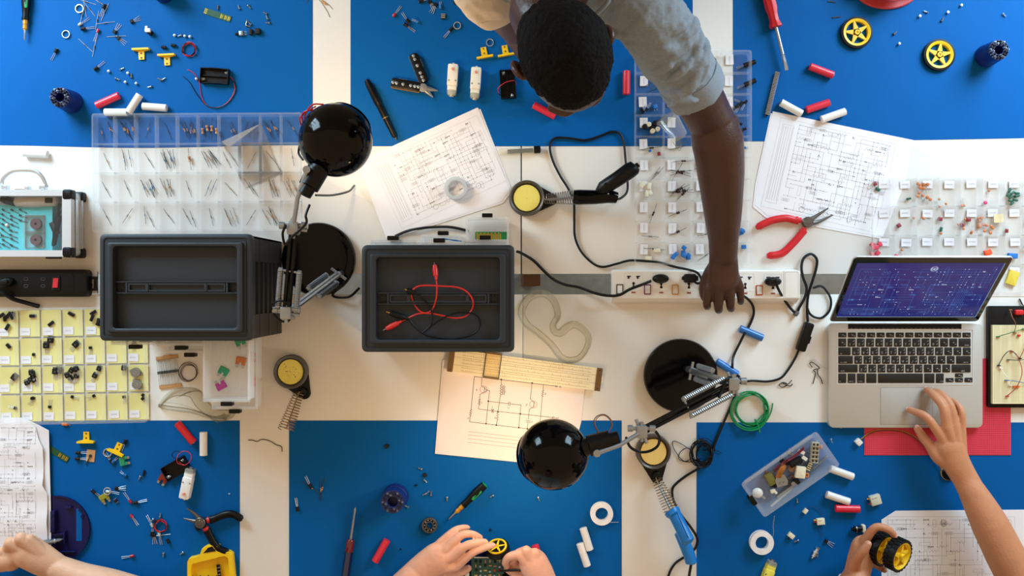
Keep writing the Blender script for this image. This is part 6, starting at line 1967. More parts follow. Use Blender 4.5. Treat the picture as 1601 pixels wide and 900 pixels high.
solo('standoff', 'small bronze standoff above the green strip board', 'standoff', MB().tube([(-.005, 0, .0022), (.005, 0, .0022)], .0021, 6), m_iron, 341, 12, EPS, 1.5)
mb = MB(); mb.tube([(-.011, -.001, .004), (-.002, 0, .004)], .0032, 10); mb.mat(1).rbox(.003, 0, .010, .011, 0, .007, .001, .001)
for k in range(3): mb.box(.006, .016, -.004 + k * .0036, -.0032 + k * .0036, .003, .0038)
solo('potentiometer', 'small metal potentiometer with a black shaft, under the screw cluster', 'potentiometer', mb, [m_blackm, m_silver], 376, 53, EPS, .1)
solo('terminal_block', 'small black terminal left of the larger one', 'terminal', MB().rbox(0, 0, .008, .013, 0, .008, .001, .001).box(-.003, -.001, .006, .008, .002, .006), m_blackm, 393, 51, EPS, -.1)
solo('terminal_block', 'square black terminal block right of the potentiometer', 'terminal', MB().rbox(0, 0, .0125, .0125, 0, .009, .001, .001).box(-.004, -.002, .006, .008, .002, .006).box(.001, .003, .006, .008, .002, .006), m_blackm, 404, 50, EPS, .05)


def holder(label, px, py, rz, w, d, wires, hh=.016):
    t = Thing('battery_holder', label, 'battery holder', px, py, .0008, rz)
    mb = MB(); t_ = .0018
    mb.rbox(0, 0, w, d, 0, .0025, .002, 0)
    for s in (-1, 1):
        mb.box(-w / 2, w / 2, min(s * d / 2, s * (d / 2 - t_)), max(s * d / 2, s * (d / 2 - t_)), .0025, hh * .75)
        mb.box(min(s * w / 2, s * (w / 2 - t_)), max(s * w / 2, s * (w / 2 - t_)), -d / 2 + t_, d / 2 - t_, .0025, hh)
        mb.box(-w * .2, w * .2, min(s * d / 2, s * (d / 2 - t_)), max(s * d / 2, s * (d / 2 - t_)), hh * .75, hh)
    mb.box(-w / 2 + t_, w / 2 - t_, -.001, .001, .0025, hh * .6)
    t.part('case', mb, m_black)
    for s in (-1, 1):
        mb = MB(); spring(mb, (s * (w / 2 - .003), s * d * .24, hh * .5), (s * (w / 2 - .010), s * d * .24, hh * .5), (.0045, .0025), 4, .0005); t.part('contact_spring', mb, m_chrome)
    for pts, mm in wires:
        mb = MB(); mb.tube(cr([t.p(x, y, z) for x, y, z in pts], 5), .0009, 5); t.part('lead_wire', mb, mm, loc=None)
    return t


holder('black battery holder with a long red and black lead loop, upper left mat', 337.5, 120, -.06, .066, .036, [
    ([(360, 120, .01), (365, 127, .005), (367, 140, .003), (360, 155, .003), (347, 166, .003), (330, 168, .003), (320, 161, .003), (314, 147, .003), (312, 130, .003), (307, 119, .003), (300, 112, .003), (293, 109, .003)], m_redw),
    ([(360, 121, .01), (367, 131, .005), (368, 143, .003), (358, 159, .003), (342, 168, .004), (325, 166, .004), (315, 157, .003), (305, 143, .003), (296, 128, .003), (286, 119, .003)], m_rub)])
holder('black battery holder wrapped with a pink lead, left of the leaning head', 794, 133, 1.63, .066, .036, [
    ([(780, 146, .012), (779, 138, .016), (790, 129, .018), (804, 126, .016), (807, 132, .012)], M('pink_wire', (190, 40, 60), .4)), ([(780, 140, .01), (779, 146, .006), (784, 150, .004)], m_rub)])
holder('black battery pack lying askew with a wire ring on top, lower left mat', 277, 731, .52, .060, .036, [
    ([(288, 726, .017), (278, 724, .018), (277, 714, .018), (284, 706, .018), (294, 706, .018), (299, 713, .018), (296, 722, .018), (287, 727, .018), (280, 722, .019)], M('pink_wire', (190, 40, 60), .4)), ([(277, 716, .018), (271, 715, .014), (269, 709, .012), (275, 705, .012), (283, 707, .016)], m_rub)])

# ---- pen, multitool, motors, tape, vial on the upper middle
x, y, an, L = seg((574, 126), (620, 219), .006)
t = Thing('pen', 'black capped felt pen lying across mat and diagram sheet', 'pen', x, y, .0045, an)
mb = MB(); X = lambda f: -L / 2 + L * f
mb.tube([(X(0), 0, .0075), (X(.01), 0, .0075), (X(.1), 0, .0075), (X(.38), 0, .0075), (X(.42), 0, .0075)], [.004, .006, .0085, .0088, .0074], 14); mb.rbox(X(.2), 0, L * .32, .005, .014, .0175, .002, .001)
t.part('cap', mb, m_black)
mb = MB(); mb.tube([(X(.42), 0, .0075), (X(.63), 0, .0075), (X(.66), 0, .0073), (X(.94), 0, .006), (X(.95), 0, .004)], [.0074, .0074, .0066, .0060, .004], 14); t.part('barrel', mb, m_black)
mb = MB(); mb.tube([(X(.63), 0, .0075), (X(.645), 0, .0075)], .0078, 14); mb.tube([(X(.94), 0, .0055), (X(1), 0, .004)], [.0035, .0008], 8); t.part('gold_band', mb, m_brass)

t = Thing('multitool', 'open multitool pliers with black dotted handles, upper middle mat', 'multitool', 650, 125, .0008)
pv = (662, 139)


def mt_handle(a, b, flip):
    A, B = t.p(*a, .003), t.p(*b, .003)
    d = B - A; L = Vector((d.x, d.y)).length; an = math.atan2(d.y, d.x); c = (A + B) / 2
    mb = MB(); mb.at(c.x, c.y, 0, an)
    mb.rbox(0, 0, L, .0225, .002, .016, .006, .002, 4, .001)
    o_ = t.part('handle', mb, m_black)
    mb = MB(); mb.at(c.x, c.y, 0, an); mb.rbox(0, flip * .0085, L * .97, .006, .001, .0125, .003, .001); t.part('amber_edge', mb, M('amber_liner', (206, 150, 50), .4), parent=o_)
    mb = MB(); mb.at(c.x, c.y, 0, an); mb.rbox(-L * .12, -flip * .0105, L * .3, .004, .004, .013, .002, .001); t.part('blade', mb, m_silver, parent=o_)
    for f in (-.42, -.30, -.08, .18, .32, .44):
        mb = MB(); mb.at(c.x + cos(an) * L * f, c.y + sin(an) * L * f, .016); mb.lathe([(.0036, 0), (.0036, .0006), (.0028, .001), (.0006, .001)], 14); t.part('rivet', mb, m_silver, parent=o_)


mt_handle((612, 130), (658, 138), -1)
mt_handle((646, 86), (664, 130), -1)
for a, b in ((pv, (685, 143)), (pv, (677, 153))):
    A, B = t.p(*a), t.p(*b)
    mb = MB(); mb.tube([(A.x, A.y, .009), ((A.x * .55 + B.x * .45), (A.y * .55 + B.y * .45), .009), (B.x, B.y, .008)], [.0085, .006, .0018], 10, flat=.7); t.part('jaw', mb, m_silver)
mb = MB(); A = t.p(*pv); mb.at(A.x, A.y, .003); mb.lathe([(.010, 0), (.010, .012), (.004, .0128)], 20); t.part('pivot', mb, m_silver)


def motor(label, px, py, rz, body, tilt=0):
    t = Thing('gear_motor', label, 'motor', px, py, .0008, rz)
    mb = MB(); mb.rbox(0, .005, .0235, .052, 0, .021, .004, .0025, 4, .002); mb.rbox(0, -.024, .021, .016, .001, .019, .003, .002)
    t.part('gearbox', mb, body)
    mb = MB(); mb.rbox(0, -.034, .0215, .014, .0015, .0195, .005, .003); t.part('motor_can', mb, MC('clear_strap', (255, 255, 255), .5, (200, 205, 195), gloss=.2))
    mb = MB(); mb.tube([(0, -.030, .010), (0, -.041, .010)], .0085, 16); mb.tube([(0, -.041, .010), (0, -.044, .010)], .005, 12); t.part('motor', mb, m_silver if body is not m_wmot else M('pale_motor_end', (214, 208, 190), .4))
    mb = MB(); mb.at(0, .018, .021); mb.lathe([(.003, 0), (.003, .006), (.0008, .006)], 12); t.part('shaft', mb, M('salmon_shaft', (230, 140, 120), .5))
    mb = MB(); mb.ring(circ(0, .0325, .003, 12), circ(0, .0325, .0016, 12), .008, .010); t.part('tab', mb, body)
    mb = MB()
    for x_, y_ in ((-.008, -.008), (.008, -.008)): mb.at(x_, y_, .021); mb.lathe([(.002, 0), (.0018, .0008), (.0004, .0008)], 8)
    t.part('screw_heads', mb, m_silver) if 0 else None
    for x_, y_ in ((-.008, -.008), (.008, -.008)):
        mb = MB(); mb.at(x_, y_, .0207); mb.lathe([(.002, 0), (.0018, .001), (.0004, .001)], 8); t.part('screw_head', mb, m_silver)
    return t


m_wmot = M('cream_white_plastic', (232, 228, 214), .45, var=.03)
motor('left one of two cream gear motors standing side by side', 708, 123, -.06, m_wmot)
motor('right one of two cream gear motors, beside the battery holder', 744, 128, -.06, m_wmot)
motor('white gear motor lying by the black battery pack, lower left mat', 295, 757, pi - .2, M('bright_white_plastic', (240, 240, 238), .4))
motor('yellow gear motor cut off by the lower edge of the photo', 1197, 900, pi - .35, M('lemon_plastic', (238, 226, 90), .4))

t = Thing('tape_roll', 'small roll of clear tape standing on the diagram sheet', 'tape', 713, 295, .004)
mb = MB(); mb.lathe([(.0265, 0), (.0265, .019), (.0195, .019), (.0195, 0)], 40, closed=True); t.part('tape', mb, MC('tape_wound', (255, 255, 255), .35, (226, 232, 236), gloss=.12))
mb = MB(); mb.lathe([(.0195, .0002), (.0195, .0188), (.0175, .0188), (.0175, .0002)], 40, closed=True); t.part('core', mb, MC('tape_core', (255, 255, 255), .6, gloss=.12))
t = Thing('glass_vial', 'narrow clear vial of thin metal rods with a black cap', 'vial', 816, 236, .0005, .06)
mb = MB(); mb.tube([(-.055, 0, .0085), (-.053, 0, .0085), (.030, 0, .0085)], [.005, .0082, .0082], 16); t.part('tube', mb, m_lens)
mb = MB(); mb.tube([(.028, 0, .0088), (.0285, 0, .0088), (.042, 0, .0088), (.0435, 0, .0088)], [.007, .0088, .0088, .007], 16); t.part('cap', mb, m_black)
for k in range(5):
    mb = MB(); mb.cyl((-.034, -.004 + k * .002, .004 + .002 * (k % 2)), (.026, -.004 + k * .002, .004 + .002 * (k % 2)), .001, None, 6); t.part('rod', mb, m_silver)
# loose bits at the top of the middle mat
loose('redled', 618, 22, .95, 'red LED with long legs at the top of the upper middle mat')
loose('blackcap', 636, 31, 2.15, 'black capacitor with legs up left beside the red LED')
loose('bluecap', 650, 33, 2.8, 'small blue capacitor near the red LED, upper middle mat')
loose('blackcap', 638, 42, -.6, 'black capacitor pointing down right, below the blue capacitor')
loose('to92', 672, 4, .6, 'transistor at the top edge, left of the blue capacitor')
loose('bluecap', 689, 9, 1.6, 'blue capacitor at the top edge among black parts')
loose('to92', 681, 8, -.5, 'transistor at the top edge among black parts, with legs down')
loose('blackcap', 662, 1, .4, 'black capacitor cut by the top edge, upper middle mat')
loose('blackcap', 703, 49, -2.3, 'black capacitor with legs down left, beside the steel ring')
solo('pin_header', 'small silver pin header above the steel ring', 'pin header', MB().rbox(0, 0, .011, .012, 0, .005, .001, .001).mat(1).box(-.005, .005, -.0045, -.003, .005, .0056).box(-.005, .005, -.0005, .001, .005, .0056).box(-.005, .005, .0035, .005, .005, .0056), [m_blackm, m_lead], 693, 26, EPS)
solo('black_cap_part', 'small oval black cap at the edge of the warmly lit sleeve', 'cap', MB().ball((0, 0, .005), 1, 14, 8, (.010, .007, .005)), m_blackm, 715, 5, EPS, -.3)
t = Thing('leaded_part', 'brown leaded part with thin wires at the top of the white strip', 'component', 508, 4, .0005)
mb = MB()
for q in ([(497, -2), (503, 4), (512, 18), (516, 27)], [(478, 6), (486, -4)], [(505, 2), (515, 8), (520, 14)]): mb.tube([t.p(x, y, .001) for x, y in q], .0006, 4)
t.part('wire', mb, m_leadd)
mb = MB(); mb.tube([t.p(503, 1, .003), t.p(509, 6, .003)], .003, 10); t.part('body', mb, m_tan)

# ---- wheels
def wheel(label, px, py, h, rot, r=.037, wd_=.010, spokes=5, chunky=False, name='yellow_wheel'):
    t = Thing(name, label, 'wheel', px, py, h, 0, None, rot)
    mb = MB()
    ri = r * .86
    if chunky:
        mb.lathe([(ri, -wd_), (r * .97, -wd_), (r, -wd_ * .8), (r, wd_ * .8), (r * .97, wd_), (ri, wd_)], 48, closed=True)
        for k in range(24):
            for s in (-1, 1):
                a = 2 * pi * (k + .25 * s) / 24
                mb.M = Matrix.Rotation(a, 4, 'Z'); y0_, y1_ = sorted((s * wd_ * .05, s * wd_ * .98)); mb.box(r * .97, r * 1.045, -r * .075, r * .075, y0_, y1_)
        mb.M = Matrix()
    else: mb.lathe([(ri, -wd_ / 2), (r, -wd_ / 2 + .001), (r * 1.01, 0), (r, wd_ / 2 - .001), (ri, wd_ / 2)], 48, closed=True)
    t.part('tyre', mb, m_rub)
    w2_ = wd_ * (1. if chunky else .55)
    mb = MB(); mb.lathe([(ri * 1.001, -w2_), (ri * 1.001, w2_), (ri * .96, w2_), (ri * .80, w2_ * .55), (ri * .80, -w2_)], 48, closed=True); rim = t.part('rim', mb, m_yel)
    for k in range(spokes):
        mb = MB(); mb.M = Matrix.Rotation(2 * pi * k / spokes + pi / 2, 4, 'Z')
        mb.prism([(.002, -r * .20), (r * .40, -r * .115), (ri * .815, -r * .05), (ri * .815, r * .05), (r * .40, r * .115), (.002, r * .20)], -w2_ * .2, w2_ * (.85 if chunky else .7)); t.part('spoke', mb, m_yel, parent=rim)
    mb = MB(); mb.lathe([(.0015, -w2_), (r * .17, -w2_), (r * .17, w2_ * 1.1), (r * .15, w2_ * 1.3), (r * .07, w2_ * 1.3), (r * .06, w2_ * .8), (.0008, w2_ * .8)], 24); t.part('hub', mb, m_yel, parent=rim)
    return t


wheel('flat yellow wheel with a star hub under the red chassis, left of its twin', 1339, 51, .0065, (0, 0, .25))
wheel('flat yellow wheel with a star hub, nearest the bit holder', 1468, 86, .0065, (0, 0, -.12))
axd = Vector((.62, -.22, .86)).normalized()
qr = axd.to_track_quat('Z', 'Y').to_euler()
wheel('chunky yellow and black wheel held in front, facing up', 1403, 866, .105, qr, .0365, .0125, 5, True, 'robot_wheel')
wheel('chunky yellow and black wheel held behind the front one', 1377, 857, .076, qr, .0365, .0125, 5, True, 'robot_wheel')

# red chassis at the top
t = Thing('red_chassis', 'red round robot chassis with black parts at the top edge', 'robot', 1385, -19, .0008)
mb = MB(); mb.lathe([(.050, 0), (.052, .002), (.052, .006), (.050, .008), (.01, .008)], 48, sx=1.5, sy=.98); mb.at(0, 0, .045); mb.lathe([(.044, 0), (.046, .002), (.046, .006), (.044, .008), (.01, .008)], 48)
t.part('deck', mb, M('faded_red_plastic', (204, 64, 70), .45))
for s in (-1, 1):
    mb = MB(); mb.M = Matrix.Translation((s * .058, .01, .03)) @ Euler((0, pi / 2, 0)).to_matrix().to_4x4(); mb.lathe([(.004, -.008), (.028, -.008), (.030, -.005), (.030, .005), (.028, .008), (.004, .008)], 30); t.part('tyre', mb, m_rub)
for k in range(4):
    mb = MB(); a_ = .8 + k * pi / 2; mb.at(.03 * cos(a_), .03 * sin(a_), .008); mb.cyl((0, 0, 0), (0, 0, .0368), .0025, None, 8); t.part('standoff', mb, m_silver)
mb = MB(); mb.rbox(0, .01, .05, .03, .0535, .068, .003, .002); t.part('battery_pack', mb, m_black)
mb = MB(); c = MB().at(0, 0, 0)
for x_, y_ in ((1298, 27), (1318, 4)): pass
solo('steel_pin', 'thin steel pin left of the flat yellow wheels', 'pin', MB().tube([(-.010, 0, .0012), (.006, 0, .0012), (.011, 0, .0008)], [.0014, .0014, .0005], 8), m_iron, 1308, 27, EPS, .12)
solo('steel_pin', 'thin steel pin at the top edge near the red chassis', 'pin', MB().tube([(-.010, 0, .0012), (.010, 0, .0012)], .001, 8), m_iron, 1300, 3, EPS, -.15)
# pin header strip
t = Thing('pin_header', 'long black pin header strip below the red screwdriver tip', 'pin header', 1206.5, 147, .0008, 1.335)
mb = MB(); mb.rbox(0, 0, .104, .0065, 0, .007, .0005, .0006, 1); t.part('strip', mb, m_blackm)
for k in range(32):
    mb = MB(); x_ = -.050 + k * .00325
    mb.box(x_ - .0005, x_ + .0005, -.0058, .0058, .0072, .0082); t.part('pin', mb, m_chrome)


# ---- pliers
def pliers(label, pv, jaws, handles, mat_main, mat_tip, h=.0008, band=None, rj=.006):
    t = Thing('pliers', label, 'pliers', pv[0], pv[1], h)
    for j in jaws:
        mb = MB(); q = [t.p(x, y, h + .008) for x, y in j]
        mb.tube(cr(q, 4), [.0085 + (.0014 - .0085) * (i / (4 * (len(q) - 1))) ** .8 for i in range(4 * (len(q) - 1) + 1)], 10, flat=.75); t.part('jaw', mb, m_steelp)
    mb = MB(); mb.lathe([(.0125, .001), (.0125, .0145), (.0115, .0155), (.007, .0155), (.0065, .016), (.0008, .0162)], 28); t.part('pivot', mb, m_steelp)
    for hd in handles:
        q = cr([t.p(x, y, h + .0085) for x, y in hd], 5); n = len(q)
        ds = [(.0062 if i < n * .1 else .0095 if i < n * .2 else .0088 - .001 * abs(i / n - .5)) for i in range(n)]
        ds[-1] = .005
        k = int(n * .62)
        mb = MB(); mb.tube(q[:k + 1], ds[:k + 1], 12, flat=.8); hp_ = t.part('handle', mb, mat_main)
        mb = MB(); mb.tube(q[k:], [d * 1.03 for d in ds[k:]], 12, flat=.8); t.part('handle_end', mb, mat_tip, parent=hp_)
        if band:
            mb = MB(); mb.tube(q[1:4], .0075, 12); t.part('red_band', mb, band, parent=hp_)
    return t


m_steelp = M('plier_steel', (112, 108, 104), .35, .9)
pliers('red handled long nose pliers lying open over the diagram', (1261, 347.5), [[(1261, 347), (1274, 339), (1295, 325)], [(1261, 349), (1278, 347), (1302, 336)]],
       [[(1253, 344), (1243, 344), (1228, 341), (1205, 345), (1182, 356)], [(1258, 356), (1254, 364), (1240, 380), (1222, 396), (1199, 400)]], m_red, m_red, h=.0018)
pliers('small black handled pliers with red bands, over the yellow bit case', (315.5, 815), [[(315, 815), (306, 804), (292, 794)], [(315, 817), (302, 814), (287, 810)]],
       [[(322, 813), (334, 811), (352, 804), (366, 804), (379, 812)], [(320, 822), (326, 833), (334, 848), (343, 858), (357, 863)]], m_black, m_black, h=.006, band=m_redw)
# dark handle tops of the red pliers
# ---- yellow bit case
t = Thing('bit_case', 'yellow plastic case of black screwdriver bits at the lower edge', 'case', 330, 892, .0008, 0)
mb = MB(); Q2 = lambda L: [tuple(t.p(x, y, .018)[:2]) for x, y in L][::-1]
pl2 = Q2([(293, 935), (293, 878), (296, 872), (309, 869), (313, 866), (316, 857), (322, 853), (337, 851), (341, 853), (344, 861), (358, 862), (363, 866), (369, 935)])
inn = Q2([(299, 930), (299, 886), (301, 881), (312, 878), (318, 876.5), (322, 875.5), (327, 874.5), (332, 873), (338, 872), (342, 870), (352, 868.5), (357, 872), (362, 930)])
mb.prism(pl2, 0, .004); mb.loft([[(x, y, .004) for x, y in pl2], [(x, y, .018) for x, y in pl2], [(x * .985, y * .985, .020) for x, y in pl2], [(x, y, .019) for x, y in inn], [(x, y, .005) for x, y in inn]], False, True)
t.part('tray', mb, m_yel)
mb = MB(); q = [t.p(318, 862, .02), t.p(325, 858, .02), t.p(332, 856, .02), t.p(338, 861, .02)]
mb.prism([(q[0].x, q[0].y - .003), (q[3].x, q[3].y), (q[2].x + .003, q[2].y), (q[2].x, q[2].y + .004), (q[1].x, q[1].y + .003), (q[1].x - .002, q[1].y)], .0195, .0206); t.part('hang_hole', mb, m_blackm)
for k in range(8):
    x0_ = -.040 + k * .0095
    mb = MB(); mb.cyl((x0_, -.012 - .002 * (k % 2), .009), (x0_ + .012, -.036, .009), .0024, None, 6); mb.cyl((x0_ - .002, -.008 - .002 * (k % 2), .009), (x0_, -.012, .009), .0014, .0024, 6); t.part('bit', mb, m_blackm)
mb = MB(); mb.tube([(.020, .018, .012), (.023, -.008, .012)], .0042, 10)
for f in (.2, .5, .8): mb.mat(1).tube([(.020 + .003 * f, .018 - .026 * f, .012), (.020 + .003 * (f + .08), .018 - .026 * (f + .08), .012)], .0044, 10)
t.part('bit_adapter', mb, [m_black, m_silver])
mb = MB(); mb.rbox(.026, -.022, .024, .024, .005, .016, .002, .002); t.part('orange_block', mb, M('amber_orange', (244, 150, 40), .4))

# ---- lower left mat parts
t = Thing('brown_board', 'square brown board with a cable tie stud, lower left mat', 'circuit board', 142, 712, .0008, -.12)
mb = MB(); mb.rbox(0, 0, .020, .028, 0, .0016, .0005, 0, 1); t.part('board', mb, m_card)
mb = MB(); mb.lathe([(.0035, .0016), (.0035, .004), (.0006, .0042)], 10); mb.tube([(-.001, -.003, .004), (-.008, -.022, .0015)], .001, 5); t.part('stud', mb, m_steel)
loose('blackcap', 127, 707, 0, 'upper black capacitor left of the brown board')
loose('blackcap', 126, 716.5, -.05, 'lower black capacitor left of the brown board')
solo('steel_ring', 'steel ring under the tilted yellow clip, lower left mat', 'ring', ringm(.010), m_chrome, 169, 707, EPS)
solo('steel_ring', 'steel ring on the olive fuse, lower left mat', 'ring', ringm(.0088), m_chrome, 168.5, 767, .006)


def fuse(px, py, rz, m, label, h=EPS):
    t = Thing('blade_fuse', label, 'fuse', px, py, h, rz)
    mb = MB(); mb.rbox(0, .003, .0215, .012, 0, .006, .0015, .001, 2); mb.rbox(-.0065, -.005, .0075, .006, .001, .005, .0006, .0004, 1); mb.rbox(.0065, -.005, .0075, .006, .001, .005, .0006, .0004, 1); mb.box(-.005, .005, .004, .006, .006, .0065); t.part('body', mb, m)
    for s in (-1, 1):
        mb = MB(); mb.box(s * .0065 - .0028, s * .0065 + .0028, -.0145, -.008, .0026, .0034); t.part('blade', mb, m_silver)


m_tg = M('clear_green_plastic', (0, 150, 110), .2, coat=.3); m_mag = M('clear_magenta_plastic', (176, 60, 150), .2, coat=.3); m_bro = M('clear_amber_plastic', (190, 104, 46), .2, coat=.3); m_oli = M('clear_olive_plastic', (150, 150, 40), .2, coat=.3); m_drd = M('clear_dark_red_plastic', (130, 30, 30), .2, coat=.3)
fuse(194, 720, 1.75, m_tg, 'green blade fuse under the tilted yellow clip, lower left mat')
fuse(256, 748, -.55, m_drd, 'dark red blade fuse under the black battery pack')
fuse(164, 777, .55, m_oli, 'olive blade fuse half under a steel ring')
loose('blackcap', 195, 693, -2.0, 'black capacitor tucked behind the tilted yellow clip')
loose('bluecap', 194, 740, 2.6, 'small blue capacitor below the green fuse')
loose('bluecap', 180, 719, .8, 'small blue capacitor left of the green fuse')
loose('blackcap', 173, 718, 2.2, 'black capacitor left of the green fuse')
solo('black_pin', 'black pin leaning beside a steel screw, lower left mat', 'pin', MB().tube([(-.006, 0, .002), (.008, 0, .002)], [.0018, .0028], 8), m_blackm, 225, 740, EPS, 1.3)
loose('redled', 203, 781, 2.25, 'red LED with legs up to the olive fuse, lower left mat')
loose('redled', 208, 808, -1.0, 'red LED with legs pointing down right, lower left mat')
loose('redled', 205, 868.5, 3.35, 'red LED lying with legs to the left, near the forearm')
loose('blackcap', 217, 784, .2, 'black capacitor with silver legs right of the red LED')
loose('to92', 183, 763, 1.6, 'transistor right of the steel ring and olive fuse')
loose('clearled', 172, 768, -.2, 'pale LED between steel ring and transistor', h=.006)
loose('blackcap', 150, 770, -.7, 'black capacitor left of the olive fuse')
loose('dips', 182, 782, .6, 'tiny black chip below the transistor, lower left mat', 'chip')
coil('wire_ring', 'small ring of red wire among loose parts, lower left mat', 252, 821, .0145, 2.4, .0011, m_redw, seed=5, mat2=m_rub)
loose('clearled', 237, 818, 2.1, 'pale LED left of the red wire ring')
loose('blackcap', 239, 830, 1.4, 'black capacitor under the red wire ring')
loose('to92', 241, 836, .1, 'transistor with legs down below the red wire ring')
loose('clearled', 250, 836, -1.4, 'pale LED with legs down below the red wire ring')
loose('res', 252, 836, .1, 'resistor lying level below the red wire ring')
solo('spacer', 'black spacer right of the red wire ring', 'spacer', _sp, None, 263.5, 845, EPS, -1.1)
solo('spacer', 'black spacer under the small pliers jaws', 'spacer', _sp, None, 309, 825, EPS, -1.1)
solo('round_button', 'round black button beside the writing forearm', 'knob', MB().lathe([(.009, 0), (.009, .01), (.007, .012), (.0008, .012)], 20), m_blackm, 117, 880, EPS)
loose('maroons', 103, 663, 1.5, 'small orange component at the pale yellow box edge', 'film_capacitor') if 0 else solo('orange_part', 'small orange component at the pale yellow box edge', 'component', MB().rbox(0, 0, .014, .007, 0, .006, .003, .002).tube([(.007, 0, .003), (.013, -.002, .001)], .0006, 5), m_orange, 102, 662.5, EPS, -.1)

# navy chassis disc
t = Thing('navy_chassis', 'navy robot chassis plate under the folded diagrams', 'robot chassis', 90, 826, .0008)
mb = MB()
out = circ(0, 0, .078, 48)
inn_ = [(max(-.09, x * .0 + .045 + .006 * (1 if x > 0 else -1)), y * .34) for x, y in out]
mb.prism(out, 0, .004)
mb.loft([[(q[0], q[1], z) for q, z in (((.078 * cos(a), .078 * sin(a)), .004), ((.078 * cos(a), .078 * sin(a)), .007), ((.0755 * cos(a), .0755 * sin(a)), .007), ((.0755 * cos(a), .0755 * sin(a)), .004))] for a in [R(-95 + 190 * k / 40) for k in range(41)]])
mb.mat(1).rbox(.052, .010, .013, .075, .004, .0043, .001, 0)
mb.mat(0)
for (x, y, w, d, z) in ((.022, -.018, .003, .03, .016), (.008, -.010, .03, .003, .014), (-.004, .02, .010, .05, .018), (-.004, -.03, .01, .02, .014), (.03, .052, .014, .004, .012), (.02, -.052, .05, .003, .01)): mb.rbox(x, y, w, d, .004, z, .0006, .0006, 1)
for (x, y) in ((-.004, .035), (-.004, .02), (-.004, .002), (.018, -.016), (.06, .03), (.055, .045)): mb.at(x, y, .004); mb.lathe([(.0035, 0), (.0035, .016 if x < 0 else .003), (.001, .016 if x < 0 else .003)], 10)
mb.at()
t.part('plate', mb, [m_navyd, m_blue])
t = Thing('metal_pen', 'slim metal pen held by the writing hand', 'pen', 80, 847, .036)
A, B = t.p(40, 855, .045), t.p(101, 842, .008)
mb = MB(); mb.tube([A, A + (B - A) * .6, A + (B - A) * .64, A + (B - A) * .85, B], [.0072, .0072, .006, .0045, .0008], 12); t.part('barrel', mb, m_silver)
mb = MB(); mb.tube([A + (B - A) * .72, A + (B - A) * .76], .0056, 12); t.part('grip_ring', mb, m_chrome)

# ---- solder stands and irons
def stand(label, dish, foot, spr, r, rim_m, sponge_m, holes=False, cone=(.012, .017), turns=14, hsp=(.03, .03), sp_m=None):
    t = Thing('soldering_stand', label, 'soldering stand', dish[0], dish[1], .0006)
    F = t.p(*foot, 0)
    mb = MB(); d = Vector((F.x, F.y)); L = d.length; an = math.atan2(d.y, d.x)
    poly = [(r * .99 * cos(an + a_), r * .99 * sin(an + a_)) for a_ in [R(x) for x in range(80, 281, 10)]] + [(F.x + .014 * cos(an + a_), F.y + .014 * sin(an + a_)) for a_ in [R(x) for x in range(-80, 81, 20)]]
    mb.prism(poly, 0, .010, .001)
    mb.at(F.x * .92, F.y * .92, .010); mb.lathe([(.011, 0), (.010, .008), (.006, .010)], 16)
    t.part('foot', mb, m_black)
    mb = MB(); mb.lathe([(r, .002), (r, .020), (r * .97, .024), (r * .93, .0245), (r * .86, .023), (r * .80, .018), (r * .78, .012), (r * .5, .012), (.001, .012)], 48, True, False); t.part('dish', mb, rim_m)
    mb = MB(); mb.lathe([(r * .74, .0122), (r * .745, .0185), (r * .73, .0195), (.001, .0195)], 40, True, False)
    if holes:
        rr_ = random.Random(2); mb.mat(1)
        for k in range(22): mb.disc((rr_.gauss(0, .008), rr_.gauss(-.002, .009)), rr_.uniform(.0004, .0011), .0197, 6)
    t.part('sponge', mb, [sponge_m, M('burnt_brown', (90, 70, 30), .9)])
    a_, b_ = t.p(*spr[0], hsp[0]), t.p(*spr[1], hsp[1])
    mb = MB(); spring(mb, a_, b_, cone, turns, .0009, 12); dd = (b_ - a_)
    t.part('spring_holder', mb, sp_m or m_spring)
    mb = MB(); mb.tube([(F.x * .92, F.y * .92, .018), a_ - dd * .03, a_ + dd * .97], .0014, 6); t.part('spring_rod', mb, sp_m or m_spring)
    return t


stand('soldering stand with yellow sponge, holding the black bent iron', (823.5, 310.5), (862, 312), ((852, 311), (899, 308)), .0415, m_iron, m_sponge, cone=(.011, .017), turns=13, hsp=(.028, .045), sp_m=m_springs)
stand('empty soldering stand with a dotted sponge, left of the lower middle mat', (457, 580), (477, 614), ((467, 614), (447, 672)), .0395, m_ironm, m_sponge, True, cone=(.0115, .019), turns=14, hsp=(.03, .06))
stand('soldering stand with amber sponge, holding the blue iron', (1020, 704), (1026, 745), ((1026, 748), (1051, 800)), .0405, m_iron, m_spongeo, cone=(.0115, .019), turns=13, hsp=(.03, .045))
t = Thing('soldering_iron', 'black soldering iron with a bent grip, resting in the spring holder', 'soldering iron', 940, 300, .02)
A = [t.p(x, y, h) for x, y, h in ((898, 308, .048), (905, 308, .05), (930, 308, .052), (950, 306, .054), (964, 309, .05))]
mb = MB(); mb.tube(A, [.0165, .0175, .0165, .0168, .013], 18); t.part('lower_grip', mb, m_blackg)
A = [t.p(x, y, h) for x, y, h in ((936, 300, .056), (943, 294, .062), (965, 280, .068), (985, 266, .072), (992, 262, .072), (994, 260, .072))]
mb = MB(); mb.tube(A, [.010, .0165, .0175, .0185, .0165, .012], 18); mb.tube([A[4], t.p(998, 257, .072)], .006, 10); t.part('handle', mb, m_black)
for x, y in ((948, 287), (958, 280), (969, 272)):
    mb = MB(); c = t.p(x, y, .082); mb.ball((c.x, c.y, c.z - .003), .004, 8, 6, (1.3, .8, .8)); t.part('grip_ridge', mb, m_black)
for x, y in ((951, 303), (958, 291)):
    mb = MB(); c = t.p(x, y, .07); mb.ball(c, .0022, 8, 6); t.part('screw_head', mb, m_silver)
